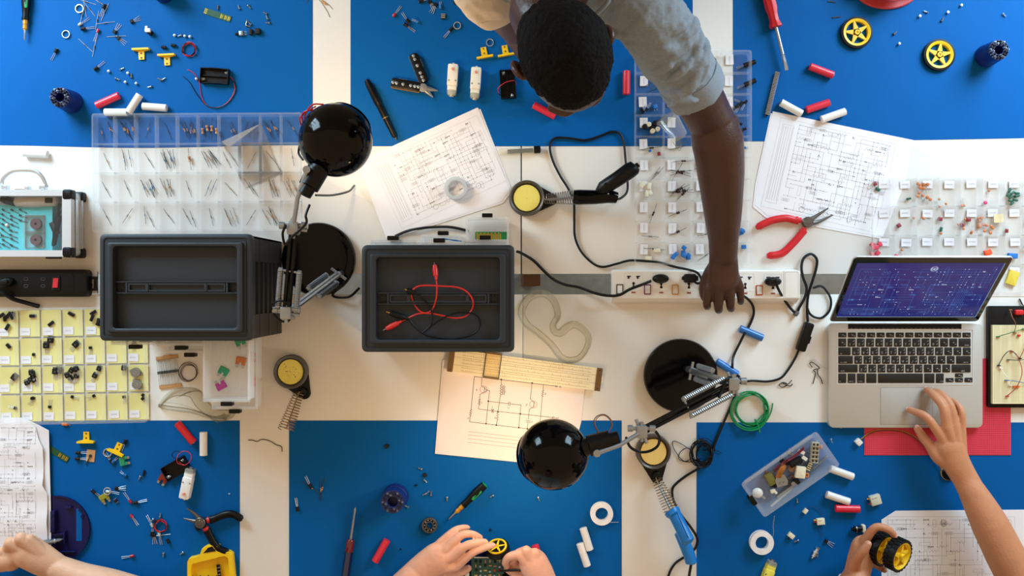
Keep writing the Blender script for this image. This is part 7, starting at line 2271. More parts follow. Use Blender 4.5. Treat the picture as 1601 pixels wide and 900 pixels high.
mb = MB(); mb.tube([t.p(852, 312.5, .03), t.p(860, 312, .031), t.p(898, 308.5, .046)], [.0006, .0026, .0032], 8); t.part('heating_tip', mb, m_silver)
t = Thing('soldering_iron', 'bright blue soldering iron handle standing out of the spring holder', 'soldering iron', 1065, 830, .02)
mb = MB(); A = [t.p(x, y, h) for x, y, h in ((1049, 796, .052), (1052, 801, .054), (1056, 806, .055), (1066, 826, .07), (1075, 845, .080), (1076, 848, .08))]
mb.tube(A, [.0165, .0185, .0150, .0150, .0158, .010], 20); g_ = t.part('handle', mb, m_iblue)
mb = MB(); mb.tube([t.p(1062, 832, .05), t.p(1070, 848, .05), t.p(1078, 868, .05), t.p(1081, 879, .05), t.p(1081, 881, .05)], [.012, .0140, .0138, .0135, .008], 18); t.part('tail_grip', mb, m_iblue)
mb = MB(); mb.tube([t.p(1026, 750, .032), t.p(1034, 766, .036), t.p(1049, 796, .05)], [.0008, .0028, .0034], 8); t.part('heating_tip', mb, m_silver)
mb = MB(); mb.tube([t.p(1058, 801, .0735), t.p(1068, 823, .0872), t.p(1076, 841, .0965)], .0009, 5); t.part('seam', mb, m_blackm)
mb = MB(); mb.tube(cr([t.p(x, y, h) for x, y, h in ((1081, 880, .05), (1079, 890, .04), (1077, 905, .02), (1077, 930, .008))], 5), .0034, 8); t.part('cord', mb, m_rub)

# ---- test leads on the cabinet lid
zt = .2505
for nm, mm, pts, ends, lb in (
    ('red', M('red_lead', (214, 44, 40), .35), [(682, 437), (683, 448), (682, 466), (676, 483), (666, 489), (655, 485), (645, 470), (644, 456), (652, 448), (666, 446), (690, 447), (715, 449), (730, 456), (739, 469), (738, 483), (728, 494), (712, 497), (695, 494), (675, 490), (655, 490), (640, 496), (628, 502)], [((679, 410), (682, 437)), ((599, 516), (628, 502))], 'red test lead with two crocodile clips on the dark cabinet lid'),
    ('black', m_rub, [(652, 459), (660, 466), (670, 477), (676, 492), (673, 508), (660, 520), (668, 515), (686, 501), (710, 490), (735, 489), (748, 496), (750, 510), (740, 522), (715, 529), (690, 529), (665, 523), (648, 510), (640, 499)], [((633, 452), (652, 459)), ((604, 487), (640, 499))], 'black test lead with two crocodile clips on the dark cabinet lid')):
    t = Thing('test_lead', lb, 'test lead', 690, 480, zt)
    mb = MB(); mb.tube(cr([t.p(x, y, zt + .0022 + (.016 if 443 < y < 460 else .014 if 436 < y < 470 else .003) + (0 if nm == 'red' else .0035)) for x, y in pts], 5), .0017, 7); t.part('wire', mb, mm)
    for a, b in ends:
        zz = zt + (.018 if (b[1] < 470 and b[1] > 440) else .008)
        A, B = t.p(*a, zz), t.p(*b, zz + (.010 if b[1] < 440 else 0))
        mb = MB(); mb.tube([A + (B - A) * f for f in (.16, .17, .45, .78, .82, 1)], [.003, .0048, .0062, .0052, .0034, .0026], 10); mb.rbox(0, 0, .0001, .0001, 0, .0001, .00002, 0) if 0 else None
        cb = t.part('crocodile_clip', mb, mm)
        mb = MB(); dd = (B - A).normalized(); sd_ = dd.cross(Vector((0, 0, 1))).normalized()
        for s in (-1, 1): mb.tube([A + (B - A) * .2 + Vector((0, 0, s * .0016)), A + Vector((0, 0, s * .0010))], [.0022, .0014], 6)
        t.part('jaw', mb, m_silver if nm == 'red' else m_brass, parent=cb)
# ------------------------------------------------------------------ slide rule
x, y, an, L = seg((702, 562), (939, 593), .004)
sl = Thing('slide_rule', 'cream slide rule with brown end brackets and a clear cursor', 'slide rule', x, y, .0040, an)
w = .053
m_ivory = M('ivory_celluloid', (250, 236, 198), .35, var=.05, vs=30)
for nm, y0_, y1_, z1_ in (('upper_bar', .0095, w / 2, .0085), ('slide', -.009, .009, .0082), ('lower_bar', -w / 2, -.0095, .0085)):
    mb = MB(); mb.box(-L / 2 + .008, L / 2 - .008, y0_, y1_, .0, z1_)
    mb.mat(1)
    lines = [y0_ + (y1_ - y0_) * f for f in (.28, .72)]
    rr_ = random.Random(int(y1_ * 10000))
    for ly in lines:
        mb.line((-L / 2 + .030, ly), (L / 2 - .024, ly), .00035, z1_ + .0002)
        x_ = -L / 2 + .034; st = .0052 + rr_.random() * .002
        k = 0
        while x_ < L / 2 - .028:
            mb.line((x_, ly), (x_, ly + (.0032 if k % 5 == 0 else .0018)), .0005, z1_ + .0002); x_ += st * (.5 + .4 * ((k * 7) % 10) / 10); k += 1
            if k % 11 == 0: mb.text(str(1 + k // 11 % 9), x_, ly + .0012, .0024, .0003, z1_ + .0002)
    sl.part(nm, mb, [m_ivory, M('faded_ink', (150, 110, 64), .8)])
m_bracket = M('brown_metal', (124, 96, 62), .45, .5)
for s in (-1, 1):
    mb = MB(); x0_, x1_ = sorted((s * (L / 2 - .012), s * (L / 2 + .001)))
    mb.box(x0_, x1_, -w / 2 - .0005, w / 2 + .0005, .0087, .0098)
    mb.mat(1)
    for yy in (-w / 2 + .005, w / 2 - .005): mb.disc(((x0_ + x1_) / 2, yy), .0014, .0100, 8)
    mb.at(); sl.part('end_bracket', mb, [m_bracket, m_blackm])
mb = MB(); mb.box(L / 2, L / 2 + .004, -.008, .008, 0, .0082); sl.part('slide_end', mb, m_ivory)
cx_ = -L / 2 + .103
mb = MB(); mb.box(cx_ - .0185, cx_ + .0185, -w / 2 - .002, w / 2 + .002, .0102, .0115); cu = sl.part('cursor', mb, MC('cursor_glass', (255, 250, 235), .9, gloss=.15))
for yy in (-w / 2 - .002, w / 2 + .002):
    mb = MB(); mb.box(cx_ - .019, cx_ + .019, yy - .0022, yy + .0022, .003, .0128); sl.part('cursor_rail', mb, m_bracket, parent=cu)
for xx in (-.018, .018):
    mb = MB(); mb.box(cx_ + xx - .0008, cx_ + xx + .0008, -w / 2, w / 2, .0113, .0122); sl.part('cursor_edge', mb, m_blackm, parent=cu)

# ------------------------------------------------------------------ goggles
def goggles(label, pts, h, lines=(), inset=.80):
    cx = sum(p[0] for p in pts) / len(pts); cy = sum(p[1] for p in pts) / len(pts)
    t = Thing('safety_goggles', label, 'goggles', cx, cy, .001)
    out = cr([t.p(x, y, .001) for x, y in pts], 4, True)
    out = [Vector((p.x, p.y, 0)) for p in out]
    c = sum(out, Vector()) / len(out)

    def off(d):
        r = []
        n = len(out)
        for i in range(n):
            tg = (out[(i + 1) % n] - out[i - 1]).normalized()
            r.append(out[i] + Vector((-tg.y, tg.x, 0)) * d * SG)
        return r
    ar = sum(out[i].x * out[(i + 1) % len(out)].y - out[(i + 1) % len(out)].x * out[i].y for i in range(len(out)))
    SG = 1 if ar > 0 else -1
    Z = lambda l, z: [(p.x, p.y, z) for p in l]
    a, b, cc, d = off(.0), off(.005), off(.011), off(.0155)
    mb = MB(); mb.loft([Z(a, .0), Z(a, .004), Z(b, h * .5), Z(cc, h), Z(d, h), Z(d, h - .002), Z(cc, h - .0025), Z(b, h * .5 - .002)][::(1 if SG > 0 else -1)], closed=True)
    t.part('frame', mb, m_lens, ang=60)
    mb = MB(); mb.tube(Z(a, .004), .0018, 5, True); mb.tube(Z(d, h), .0014, 5, True); t.part('rim', mb, m_lens)
    mb = MB(); mb.prism([(p.x, p.y) for p in (out if SG > 0 else out[::-1])], .001, .0022); t.part('lens', mb, m_clear)
    for ln in lines:
        mb = MB(); mb.tube(cr([t.p(*q) for q in ln], 5), .0016, 6); t.part('strap_arm', mb, m_lens)
    return t


goggles('clear safety goggles lying right of the cabinet with test leads', [(810, 490), (815, 472), (827, 459), (848, 453), (866, 463), (875, 480), (876, 496), (869, 508), (873, 515), (884, 506), (897, 501), (914, 510), (924, 526), (921, 545), (908, 562), (890, 567), (873, 561), (857, 541), (838, 524), (820, 510)], .035)
goggles('clear safety goggles lying crumpled beside the wire spool resistors', [(250, 636), (257, 620), (272, 609), (290, 605), (312, 609), (322, 624), (338, 638), (356, 640), (368, 644), (362, 653), (344, 658), (322, 652), (300, 645), (276, 642)], .04,
        [[(275, 622, .03), (298, 612, .045), (315, 612, .04), (322, 624, .03), (340, 640, .012)], [(256, 628, .02), (290, 634, .03), (325, 650, .02), (340, 661, .004)]])

# ------------------------------------------------------------------ things in the open drawers
fuse(350, 580, -.5, m_tg, 'green blade fuse in the pulled out translucent drawer', .1895)
fuse(346, 602, -2.65, m_mag, 'magenta blade fuse in the pulled out translucent drawer', .1895)
fuse(377, 564, -.2, m_bro, 'orange blade fuse in the pulled out translucent drawer', .1895)
fuse(376, 534, .35, m_tg, 'green blade fuse half under the cabinet lid, in the translucent drawer', .1895)
fuse(396, 558, 1.5, m_red, 'upper red blade fuse in the lower translucent drawer', .130)
fuse(398, 596, 1.4, m_red, 'lower red blade fuse in the lower translucent drawer', .130)
mb = MB(); mb.rbox(0, 0, .074, .020, 0, .0016, .0008, 0, 1)
for k in range(14): mb.mat(1).box(-.034 + k * .0042, -.0315 + k * .0042, -.009, .0085 - .003 * (k % 2), .0016, .0019)
solo('contact_board', 'green board with rows of gold contacts in the low open drawer', 'circuit board', mb, [m_green, m_gold], 768, 369, .0112)
mb = MB()
for k in range(3): mb.tube(cr([(-.028, -.002 + k * .0015, .001), (-.01, .002 + k * .0012, .0015), (.012, .0015 - k * .001, .001), (.028, -.002 + k * .0006, .001)], 5), .0008, 5)
solo('blue_wires', 'few pale blue wires in the narrow open drawer behind the lid', 'wire', mb, m_capb, 702, 376, .1302)
solo('short_cable', 'short black cable lying across the diagram stack behind the cabinet', 'cable', MB().tube(cr([W(x, y, .008 + .006 * (i == 2)) - W(660, 360, 0) for i, (x, y) in enumerate([(618, 369), (634, 362), (650, 358), (675, 355), (705, 355), (733, 361)])], 6), .0032, 7), m_rub, 660, 360, 0)

# ------------------------------------------------------------------ resistor bandolier
t = Thing('resistor_strip', 'strip of resistors taped between two brown card bands, beside the pale yellow box', 'resistor strip', 264, 581, .0008, .12)
for yy, nm in ((.034, 0), (-.033, 1)):
    mb = MB(); mb.rbox(0, yy, .052, .0085, 0, .003, .001, .0004, 2)
    if not nm: mb.rbox(-.0, yy + .003, .018, .006, .0, .0034, .001, 0, 1)
    t.part('card_band', mb, m_card)
for k in range(14):
    x0_ = -.024 + k * .0036
    mb = MB(); mb.tube([(x0_, .032, .0034), (x0_ + .0006 * (k % 3), .004, .004), (x0_ - .0006 * (k % 2), -.031, .0034)], .0005, 4); mb.mat(1).tube([(x0_, .004, .004), (x0_, .0032, .004), (x0_, -.0022, .004), (x0_, -.003, .004)], [.0008, .0016, .0016, .0008], 8)
    t.part('resistor', mb, [m_silver, M('dark_green_resistor', (34, 44, 34), .4)])
coil('wire_coil', 'thin brown wire coil hooked on the resistor strip', 295, 581, .0195, 4, .0007, M('brown_wire', (74, 46, 38), .4), seed=8, jit=.16)
t = Thing('wire_scrap', 'short wavy black wire on the white strip between the lower mats', 'wire', 415, 692, .0008)
mb = MB(); mb.tube(cr([t.p(x, y, .002) for x, y in [(388, 687.5), (396, 688), (402, 690), (408, 687), (415, 687), (424, 690), (432, 695), (440, 698), (441, 706)]], 4), .0009, 5); t.part('wire', mb, m_rub)
for nm, pp, lb in (('a', [(1222, 598), (1218, 602), (1223, 605), (1230, 602), (1228, 598), (1222, 598), (1232, 600), (1238, 594)], 'small dark loop of wire below the inline switch'), ('b', [(1270, 574), (1266, 568), (1270, 566), (1278, 572), (1281, 576), (1272, 578), (1275, 584), (1271, 600)], 'tangle of dark wire ends beside the laptop')):
    t = Thing('wire_scrap', lb, 'wire', pp[0][0], pp[0][1], .0008)
    mb = MB(); mb.tube(cr([t.p(x, y, .002 + .002 * (i % 2)) for i, (x, y) in enumerate(pp)], 4), .001, 5); t.part('wire', mb, m_rub)
    p2 = [(1228, 602), (1236, 603), (1239, 600)] if nm == 'a' else [(1278, 578), (1279, 586), (1283, 591), (1286, 600)]
    mb = MB(); mb.tube(cr([t.p(x, y, .003) for x, y in p2], 4), .0011, 5); t.part('wire', mb, m_rub)
    if nm == 'b':
        mb = MB(); mb.tube(cr([t.p(x, y, .003) for x, y in [(1266, 563), (1274, 562), (1282, 570), (1292, 577)]], 4), .0008, 5); t.part('wire', mb, m_lead)

# ------------------------------------------------------------------ wire coils
t = coil('wire_coil', 'coil of green wire straddling table and lower right mat', 1172, 640, .040, 9, .0016, m_gcopper, seed=14, jit=.15, hr=.012)
mb = MB(); mb.tube(cr([t.p(x, y, .006) for x, y in [(1190, 668), (1200, 655), (1206, 642), (1208, 630)]], 5), .0016, 6); t.part('wire_end', mb, m_gcopper)
mb = MB(); mb.tube(cr([t.p(x, y, .010) for x, y in [(1180, 655), (1184, 662), (1186, 668), (1188, 676)]], 5), .0022, 6); t.part('tie', mb, m_gcopper)
t = coil('wire_coil', 'tangled bundle of thin black wire, left of the lower right mat', 1097, 707, .025, 17, .0009, m_rub, seed=23, sx=.85, jit=.28, hr=.016)
mb = MB(); mb.tube(cr([t.p(x, y, .003) for x, y in [(1080, 703), (1062, 692), (1052, 690), (1053, 700), (1062, 714), (1072, 721), (1084, 712), (1076, 700), (1064, 706), (1062, 718), (1080, 722), (1096, 716)]], 5), .0009, 5); t.part('loose_loop', mb, m_rub)
mb = MB(); mb.tube(cr([t.p(x, y, .004) for x, y in [(1098, 704), (1110, 703), (1120, 704), (1128, 708)]], 4), .0009, 5); mb.tube(cr([t.p(x, y, .006) for x, y in [(1096, 690), (1092, 680)]], 4), .0009, 5); t.part('wire_end', mb, m_rub)

# ------------------------------------------------------------------ solder spools
def spool(px, py, label, r, tail, tilt=(0, 0, 0)):
    t = Thing('solder_spool', label, 'spool', px, py, .0008)
    mb = MB(); ri = r * .56
    mb.lathe([(r, 0), (r, .0016), (ri + .003, .0018), (ri + .003, .0135), (r, .0137), (r, .0153), (ri, .0156), (ri, 0)], 48, closed=True); t.part('reel', mb, M('white_reel_plastic', (242, 240, 242), .4))
    mb = MB(); mb.lathe([(ri + .0032, .0019), (r * .88, .0019), (r * .90, .0075), (r * .88, .0134), (ri + .0032, .0134)], 40, closed=True); t.part('solder', mb, m_silver)
    mb = MB(); mb.tube(cr([t.p(x, y, z) for x, y, z in tail], 4), .0006, 5); t.part('solder_end', mb, m_lead)


spool(940, 801, 'white solder spool on the lower middle mat', .0265, [(946, 815, .008), (955, 816, .005), (967, 816, .002)])
spool(1189, 846, 'white solder spool on the lower right mat below the parts tray', .0275, [(1203, 845, .008), (1209, 836, .01), (1209, 820, .02), (1211, 806, .03)])

# ------------------------------------------------------------------ tray of loose parts
TL, TR, BR, BL = (1157.5, 757), (1276, 673), (1314, 727), (1195.5, 808)
hT = .046
q = [W(*p, hT) for p in (TL, TR, BR, BL)]
ex = ((q[1] - q[0]) + (q[2] - q[3])) / 2; ey = ((q[0] - q[3]) + (q[1] - q[2])) / 2
trw, trd, tra = ex.length, ey.length, math.atan2(ex.y, ex.x)
cw3 = sum(q, Vector()) / 4
tray = Thing('parts_tray', 'translucent plastic tray heaped with loose electronic parts, lower right mat', 'tray', 0, 0, 0)
tray.o.location = (cw3.x, cw3.y, TZ + .001); tray.o.rotation_euler = (0, 0, tra)
mb = MB()
mb.loft([[(x, y, 0) for x, y in rrect(0, 0, trw - .022, trd - .022, .005)], [(x, y, hT - .004) for x, y in rrect(0, 0, trw - .008, trd - .008, .006)], [(x, y, hT - .003) for x, y in rrect(0, 0, trw, trd, .007)], [(x, y, hT) for x, y in rrect(0, 0, trw, trd, .007)],
         [(x, y, hT) for x, y in rrect(0, 0, trw - .014, trd - .014, .005)], [(x, y, .0022) for x, y in rrect(0, 0, trw - .026, trd - .026, .004)]], True, True)
tray.part('body', mb, MC('milky_tray', (255, 255, 255),   .80, (246, 250, 255), .25, gloss=.03))
mb = MB(); mb.rbox(-trw / 2 + .001, .0, .011, .024, hT - .018, hT + .001, .002, .001); tray.part('pull', mb, m_black)


def intray(px, py, name, label, cat, mb, mats, rz=0., z=.004):
    o = obj(name, mb.mesh(name, mats), None, W(px, py, z), (0, 0, rz))
    return tag(o, label, cat)


mb = MB(); mb.rbox(0, 0, .017, .048, 0, .012, .0008, .0008, 1)
for k in range(5):
    y_ = -.019 + k * .0095
    mb.box(-.0085, .0085, y_ - .0045, y_ - .0035, .012, .016)
    for s in (-1, 1): mb.mat(1).rbox(s * .0042, y_, .0045, .005, .012, .0135, .001, 0, 2); mb.mat(0)
intray(1272, 706, 'terminal_strip', 'grey segmented screw terminal strip standing in the parts tray', 'terminal', mb, [M('grey_beige_plastic', (190, 188, 170), .5), m_steel], -.08, .018)
mb = MB(); mb.rbox(0, 0, .022, .027, 0, .012, .001, .001)
for k in range(5): mb.mat(1).box(-.010 + k * .004, -.008 + k * .004, -.0150, -.0136, .004, .008)
intray(1250, 737, 'connector', 'cream block connector with pins in the parts tray', 'connector', mb, [m_cream, m_ironm], -.12, .02)
mb = MB(); mb.prism([(-.014, -.012), (.010, -.013), (.014, -.004), (.010, .012), (-.008, .014), (-.015, .004)], 0, .0014); mb.mat(1)
for k in range(5): mb.box(-.008 + k * .003, -.0065 + k * .003, -.007 + .002 * (k % 3), -.002, .0014, .0017)
intray(1222, 751, 'metal_plate', 'grey stamped metal plate with markings in the parts tray', 'plate', mb, [m_silver, m_ironm], .3, .02)
intray(1203, 747, 'relay', 'olive relay block in the parts tray', 'relay', MB().rbox(0, 0, .020, .030, 0, .014, .002, .002), M('olive_plastic', (116, 112, 52), .5), .5, .006)
mb = MB(); mb.tube(cr([(-.004, -.018, .004), (-.002, -.006, .010), (.004, .006, .012), (.010, .014, .006)], 5), .0065, 8, flat=.12)
intray(1219, 734, 'flex_cable', 'bent copper coloured flat cable in the parts tray', 'cable', mb, M('copper_flex', (176, 112, 48), .3, .3), 0, .018)
mb = MB(); mb.ball((0, 0, .008), 1, 18, 10, (.013, .012, .008)); mb.mat(1).tube([(.010, -.004, .008), (.020, -.008, .006)], .004, 8)
intray(1183, 769, 'piezo', 'white round buzzer at the narrow end of the parts tray', 'buzzer', mb, [m_white, m_silver], -.3, .004)
mb = MB(); mb.rbox(0, 0, .060, .006, 0, .003, .001, .0008); mb.rbox(.02, .003, .012, .012, 0, .004, .002, .001)
intray(1231, 765, 'metal_bracket', 'long grey metal bracket along the lower wall of the tray', 'bracket', mb, m_silver, .62, .012)
intray(1222, 776, 'plastic_stick', 'pale slanted plastic stick at the tray floor', 'stick', MB().rbox(0, 0, .068, .005, 0, .004, .002, .001), M('pale_grey_plastic', (196, 196, 190), .5), .72, .004)
intray(1282, 722, 'metal_shaft', 'thin steel shaft near the wide end of the parts tray', 'shaft', MB().tube([(-.022, 0, .003), (.022, 0, .003)], .002, 8), m_silver, .75, .008)
mb = MB(); mb.rbox(0, 0, .014, .022, 0, .002, .0006, 0, 1); mb.mat(1)
for k in range(4): mb.box(-.005, .005, -.009 + k * .005, -.006 + k * .005, .002, .0028)
intray(1265, 729, 'small_board', 'little green board between connector and terminal strip in the tray', 'circuit board', mb, [m_pcb, m_cream], -.4, .018)
intray(1261, 742, 'copper_tab', 'orange brown tab in the middle of the parts tray', 'tab', MB().rbox(0, 0, .010, .010, 0, .003, .001, .0005).mat(1).disc((0, 0), .002, .0032, 8), [M('copper_orange', (200, 120, 60), .4), m_blackm], -.2, .022)
intray(1283, 698, 'copper_tab', 'orange brown tab beside the terminal strip in the tray', 'tab', MB().rbox(0, 0, .007, .010, 0, .003, .001, .0005), M('copper_orange', (200, 120, 60), .4), -.2, .018)
mb = MB(); mb.tube(cr([(-.040, -.026, .004), (-.020, -.006, .010), (.004, .006, .012), (.030, .024, .010)], 6), .0012, 5)
for d in (.0025, -.0025): mb.tube(cr([(-.040, -.026 + d, .003), (-.018, -.006 + d, .012), (.006, .006 + d, .012), (.030, .024 + d, .009)], 6), .0012, 5)
intray(1236, 716, 'red_wires', 'dark red wires along the upper wall of the parts tray', 'wire', mb, M('dark_red_wire', (120, 30, 44), .4), .06, .02)
intray(1243, 720, 'motor', 'black can motor in the upper part of the parts tray', 'motor', MB().tube([(-.018, 0, .009), (-.016, 0, .009), (.012, 0, .009), (.014, 0, .009), (.014, 0, .009), (.020, 0, .009)], [.006, .009, .009, .007, .003, .003], 16), m_blackm, .45, .010)
intray(1237, 731, 'round_part', 'dark round brown disc part in the middle of the parts tray', 'disc', MB().lathe([(.009, 0), (.0095, .003), (.009, .005), (.001, .005)], 20), m_brown, 0, .018)
intray(1253, 706, 'white_tag', 'upper white plastic tag in the parts tray', 'tag', MB().rbox(0, 0, .016, .008, 0, .0012, .001, 0), m_white, -.5, .026)
intray(1258, 716, 'white_tag', 'lower white plastic tag in the parts tray', 'tag', MB().rbox(0, 0, .013, .008, 0, .0012, .001, 0), m_white, -.6, .026)
mb = MB(); mb.rbox(0, 0, .012, .009, 0, .006, .002, .001); mb.rbox(.005, -.005, .006, .006, 0, .008, .002, .001)
intray(1208, 767, 'white_connector', 'small broken white connector near the tray narrow end', 'connector', mb, m_cream, .3, .012)
rr_ = random.Random(6)
for k in range(26):
    x_, y_ = 1255 + rr_.gauss(0, 20), 728 - rr_.gauss(0, 5); y_ = 739 - (x_ - 1236) * .68 + rr_.uniform(-22, 16)
    solo('screw', 'tiny screw at the bottom of the parts tray', 'screw', screw_mesh('side'), None, x_, y_, .0035 + rr_.random() * .004, rr_.uniform(0, 6), 'screws in the parts tray')
for k, (x_, y_, m_, sz) in enumerate([(1213, 757, m_blackm, .016), (1232, 754, m_steel, .014), (1246, 751, m_blackm, .015), (1225, 722, m_blackm, .018), (1234, 708, m_silver, .013), (1209, 737, m_ironm, .012), (1198, 740, m_brown, .013), (1240, 744, m_brown, .012)]):
    lb = ['black bent clip left of the metal plate in the tray', 'dark steel clip right of the metal plate in the tray', 'black lump part below the cream connector in the tray', 'black moulded part at the upper wall of the tray', 'silvery lug at the upper wall of the tray', 'grey lug above the olive relay in the tray', 'brown lug left of the olive relay in the tray', 'brown lug under the cream connector in the tray'][k]
    mb = MB(); mb.rbox(0, 0, sz, sz * .6, 0, sz * .4, .002, .0015); mb.rbox(sz * .3, sz * .2, sz * .4, sz * .6, 0, sz * .55, .001, .001); mb.tube([(-sz * .4, 0, sz * .3), (-sz * .9, sz * .3, sz * .2)], .0012, 5)
    intray(x_, y_, 'loose_part', lb, 'component', mb, m_, rr_.uniform(0, 6), .010 + .003 * (k % 3))

# ------------------------------------------------------------------ connectors on the lower right mat
def conn(px, py, rz, label, w, d, h=.009, pins=(), m=None, tail=None):
    t = Thing('connector', label, 'connector', px, py, .0008, rz)
    mb = MB(); mb.rbox(0, 0, w, d, 0, h, .001, .001, 2); mb.rbox(-w * .1, d * .30, w * .5, d * .1, h, h + .0012, .0005, 0, 1); t.part('housing', mb, m or m_cream)
    for (dy, mm) in pins:
        mb = MB(); mb.tube([(-w / 2, dy, h * .5), (-w / 2 - .006, dy * 1.1, h * .4)], .0013, 6); t.part('pin_wire', mb, mm)
    if tail:
        mb = MB(); mb.tube(cr([t.p(x, y, .004) for x, y in tail], 5), .0007, 5); t.part('wire', mb, M('navy_wire', (36, 50, 90), .4))


conn(1367, 780, .28, 'large cream block connector with yellow and red leads, below the red rubber mat', .024, .023, .012, ((.006, m_yel), (0, m_blackm), (-.006, m_redw)), M('grey_cream_plastic', (204, 204, 186), .5))
conn(1258.5, 798, .9, 'small cream connector at the upper end of the thin navy wire', .012, .009, .007, (), None, [(1263, 793), (1270, 791), (1279, 795), (1285, 803), (1287, 810)])
conn(1282, 814, .12, 'cream connector with red and yellow leads at the wire middle', .018, .015, .009, ((.004, m_yel), (0, m_redw), (-.004, m_blackm)), None, [(1279, 820), (1283, 830), (1286, 840)])
conn(1236, 836, .9, 'cream connector with a dark pin, right of the solder spool', .011, .015, .009, ((0, m_blackm),), None)
conn(1341, 690, .75, 'white connector with brown and yellow wires, left of the red rubber mat', .013, .015, .010, (), m_white)
t = Thing('thin_wires', 'thin yellow and brown wires running from white connector under the hand', 'wire', 1400, 690, .002)
for dy, mm in ((0, M('ochre_wire', (190, 140, 40), .4)), (1.6, M('umber_wire', (90, 50, 34), .4))):
    mb = MB(); mb.tube(cr([t.p(x, y + dy, z) for x, y, z in [(1346, 686, .006), (1358, 677, .005), (1372, 672, .005), (1395, 671, .005), (1415, 675, .005), (1435, 686, .005), (1452, 705, .005), (1465, 722, .005), (1474, 736, .005), (1485, 744, .005)]], 5), .0008, 5); t.part('wire', mb, mm)
t = Thing('earpiece', 'black round part with yellow edge under the typing wrist', 'earpiece', 1482, 738, .0008)
mb = MB(); mb.lathe([(.016, 0), (.017, .004), (.014, .008), (.001, .009)], 24); t.part('body', mb, m_black)
mb = MB(); mb.lathe([(.0172, .001), (.0182, .003), (.0172, .005)], 24, False, False); t.part('edge', mb, M('ochre_edge', (210, 180, 50), .4))
t = Thing('push_button', 'black panel button with white end, below the large cream connector', 'button', 1340, 825, .0008, .08)
mb = MB(); mb.tube([(-.016, 0, .008), (-.010, 0, .008), (-.009, 0, .008), (.002, 0, .008), (.003, 0, .008), (.008, 0, .008)], [.0035, .0045, .007, .007, .0058, .0058], 14); t.part('body', mb, m_black)
mb = MB(); mb.rbox(.0125, 0, .007, .017, .001, .014, .001, .001); t.part('end_block', mb, m_cream)
mb = MB(); mb.tube([(-.006, 0, .008), (-.0045, 0, .008)], .0085, 16); t.part('washer', mb, m_silver)
t = Thing('audio_jack', 'silver threaded jack on the lower right mat', 'jack', 1273, 864, .0008, 1.05)
mb = MB(); mb.tube([(-.013, 0, .005), (-.008, 0, .005), (-.0078, 0, .005), (.002, 0, .005), (.0022, 0, .005), (.006, 0, .005), (.0062, 0, .005), (.013, 0, .005)], [.002, .002, .0045, .0045, .0068, .0068, .004, .004], 14); t.part('body', mb, m_chrome)
mb = MB(); mb.tube([(.013, 0, .005), (.0165, 0, .005)], .0055, 6); mb.box(-.004, 0, -.010, -.004, .003, .005); t.part('nut', mb, m_silver)
loose('to92', 1291, 845, 1.0, 'black transistor with splayed legs below the thin navy wire')
solo('white_chip', 'white speck of plastic below the clear cover on the lower left mat', 'plastic bit', MB().rbox(0, 0, .003, .0022, 0, .001, .0006, 0), m_white, 358.5, 771.5, EPS)
solo('watch_edge', 'white rounded bead at the lower edge beside the wheel-holding wrist', 'bead', MB().lathe([(.009, 0), (.010, .004), (.008, .008), (.001, .008)], 20), m_white, 1316, 902, EPS)

# ------------------------------------------------------------------ lower middle mat
loose('blackcap', 465, 791, 1.75, 'black capacitor with one long leg up, near the white strip')
loose('blackcap', 484, 756, 2.05, 'black capacitor with legs up left in the small group of three')
loose('rest', 487, 762, -.55, 'tan resistor crossing below the black capacitor, lower middle mat', 'resistor')
loose('rest', 504, 763, 1.35, 'upright tan resistor of the small group, lower middle mat', 'resistor')
loose('rest', 502, 765, 1.65, 'second upright tan resistor leaning on its neighbour, lower middle mat', 'resistor')
solo('black_nub', 'small black square nub alone on the dark part of the mat', 'component', MB().rbox(0, 0, .009, .009, 0, .006, .002, .0015).tube([(.003, 0, .003), (.007, 0, .002)], .001, 5), m_blackm, 605, 697, EPS, .5)
solo('black_nub', 'black nub between two steel screws above the navy bit holder', 'component', MB().rbox(0, 0, .008, .009, 0, .006, .002, .0015), m_blackm, 664.5, 742, EPS, .3)
solo('black_nub', 'tiny black nub left of the screw column', 'component', MB().rbox(0, 0, .006, .004, 0, .004, .0015, .001), m_blackm, 650.5, 758, EPS, .1)
solo('black_nub', 'black nub right of the green screwdriver tip', 'component', MB().rbox(0, 0, .005, .0045, 0, .004, .0015, .001), m_blackm, 766.5, 827.5, EPS, .4)
solo('black_nub', 'tiny black nub left of the left working hand', 'component', MB().rbox(0, 0, .004, .003, 0, .003, .001, .0008), m_blackm, 626.5, 858, EPS, .4)
t = Thing('bearing', 'grey metal bearing ring above the left working hand', 'bearing', 672, 820, .0008)
mb = MB(); mb.lathe([(.0185, 0), (.0185, .0075), (.0178, .0083), (.014, .0083), (.014, 0)], 40, closed=True); t.part('outer_ring', mb, m_iron)
mb = MB(); mb.lathe([(.0100, 0), (.0100, .0078), (.0075, .0078), (.0075, 0)], 32, closed=True); t.part('inner_ring', mb, m_iron)
for k in range(10):
    mb = MB(); mb.ball((.012 * cos(k * pi / 5), .012 * sin(k * pi / 5), .0045), .0021, 10, 6); t.part('bearing_ball', mb, m_chrome)

